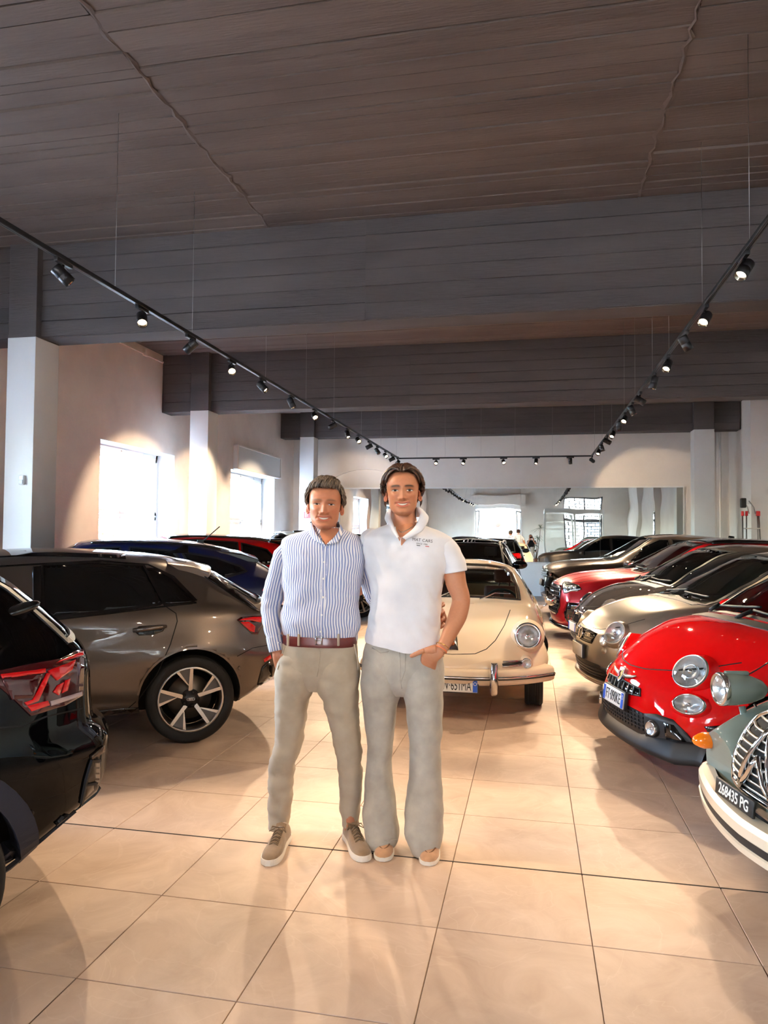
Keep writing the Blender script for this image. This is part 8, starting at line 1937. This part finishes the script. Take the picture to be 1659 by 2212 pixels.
MB().grid([[Mp @ skull(-PI+2*PI*i/30, (-.9 if abs(-PI+2*PI*i/30) > 1.3 else .5)+t*(1.52-(-.9 if abs(-PI+2*PI*i/30) > 1.3 else .5)), .014) for t in np.linspace(0, 1, 12)] for i in range(31)], 0, True).build('hair', hm_, ph).matrix_parent_inverse = pi
pho = MB().bbox(-.078, .078, -.036, -.028, 1.515, 1.592, .004).build('phone', M_gloss); tag(pho, 'black phone held up by the photographer', 'phone')

# ================================================================ OUTSIDE
gr = struct(MB().box(-60, XL-.48, -60, 60, -.3, -.02).box(XL-.48, 60, -60, YF-.35, -.3, -.02).build('ground', mat('street_paving', srgb(190, 184, 174), .9, noise=.08, nscale=1.5)), 'pale street and yard paving outside')
stone = wall_mat('rubble_stone', srgb(176, 170, 160), srgb(120, 114, 106), .8)
yw = tag(empty('yard_wall', (-12.4, 24, 0)), 'low grey rubble wall with metal fence outside the windows', 'wall')
MB().box(-.2, .2, -12, 14, 0, 1.45).build('rubble_wall', stone, yw)
fp = MB(); y = -12
while y < 14: fp.box(-.012, .012, y-.012, y+.012, 1.45, 2.5); y += .13
fp = fp.box(-.015, .015, -12, 14, 2.38, 2.42).box(-.015, .015, -12, 14, 1.55, 1.59).build('fence_pickets', mat('fence_blue_grey', srgb(110, 126, 140), .6), yw); fp['kind'] = 'stuff'
MB().box(.25, .28, -6.5, -1.2, 1.55, 2.15).build('turquoise_sheet', mat('turquoise_sheet', srgb(120, 200, 205), .6), yw)
ar_ = MB().tube([(-11.2, 16.0, 0), (-11.2, 16.0, 2.6), (-11.2, 16.25, 3.2), (-11.2, 16.9, 3.62), (-11.2, 17.8, 3.75), (-11.2, 21, 3.75)], .035, 8).tube([(-11.0, 16.2, 0), (-11.0, 16.2, 2.6), (-11.0, 16.45, 3.1), (-11.0, 17.0, 3.45), (-11.0, 17.8, 3.55)], .025, 8).build('pipe_arch', mat('pipe_grey', srgb(150, 155, 160), .5)); tag(ar_, 'bent grey pipe arch above the yard fence', 'pipe')
rnd = random.Random(9)
for k, (x, y, z, r_, c, lab) in enumerate(((-11.15, 17.2, 1.5, .5, srgb(200, 190, 70), 'yellow green shrub by the yard fence nearest the window'), (-10.8, 20.6, 2.2, .8, srgb(110, 130, 70), 'green shrub growing over the yard fence'), (-11.2, 25.2, 1.7, .5, srgb(190, 180, 80), 'small yellow shrub seen through the second window'))):
    e = tag(empty('shrub', (x, y, 0)), lab, 'shrub'); MB().tube([(0, 0, 0), (.03, .02, z*.9)], .03, 6).build('stem', mat('plant_stem', srgb(110, 90, 66), .8), e)
    b = MB()
    for i in range(420):
        d = Vector((rnd.gauss(0, 1), rnd.gauss(0, 1), rnd.gauss(0, .8))).normalized()*r_*rnd.uniform(.5, 1); p = d+Vector((0, 0, z)); a = Vector((rnd.uniform(-1, 1), rnd.uniform(-1, 1), rnd.uniform(-1, 1))).normalized()*.06; c2 = a.cross(d).normalized()*.03
        b.add([p-a, p+c2, p+a, p-c2], [(0, 1, 2, 3)])
    o = b.build('foliage', mat('shrub_%d' % k, c, .7), e, fix=False); o['kind'] = 'stuff'
hb = tag(empty('street_house', (-1, -15.5, 0)), 'pale house across the street, seen by reflection', 'building'); MB().box(-18, 18, -6, 0, 0, 12).build('facade', wall_mat('street_plaster', srgb(232, 222, 205), srgb(222, 208, 188)), hb)
for i in range(-4, 5):
    for z in (1.0, 4.6, 8.2): w = MB().box(i*2.8-.55, i*2.8+.55, -.02, .05, z, z+1.9).build('house_window', frg, hb)
# feather flag
ff = tag(empty('feather_flag', (-2.55, -9.2, 0)), 'orange and blue feather flag outside the entrance', 'flag'); pts = [(0, 0, 0), (0, 0, 2.2), (.05, 0, 3.1), (.3, 0, 3.6), (.62, 0, 3.66)]
MB().tube(pts, .02, 8).build('pole', M_alu, ff); P = []
for i in range(20):
    t = i/19; z = .75+2.8*t; w = .72*math.sin(PI*min(1, .55+.45*(1-t)))**.5*(1 if t < .75 else (1-(t-.75)/.25*.75)); x0 = 0 if t < .75 else .05+.45*((t-.75)/.25)**2; P.append([(x0, .0, z), (x0+w*.25, .02*math.sin(6*t), z), (x0+w*.26, .02, z), (x0+w*.6, .03*math.sin(5*t+1), z), (x0+w, .01, z)])
MB().grid([r_[:2] for r_ in P], 0, True).build('orange_band', mat('flag_orange', srgb(235, 150, 70), .7), ff); MB().grid([r_[2:] for r_ in P], 0, True).build('blue_field', mat('flag_blue', srgb(120, 180, 225), .7), ff)
MB().sphere((.42, .0, 2.35), (.16, .03, .2), 12, 8).build('red_emblem', mat('flag_red', srgb(215, 60, 50), .7), ff); MB().lathe([(0, 0), (.28, 0), (.28, .06), (0, .08)], 'z', 20).build('base', M_plast, ff)
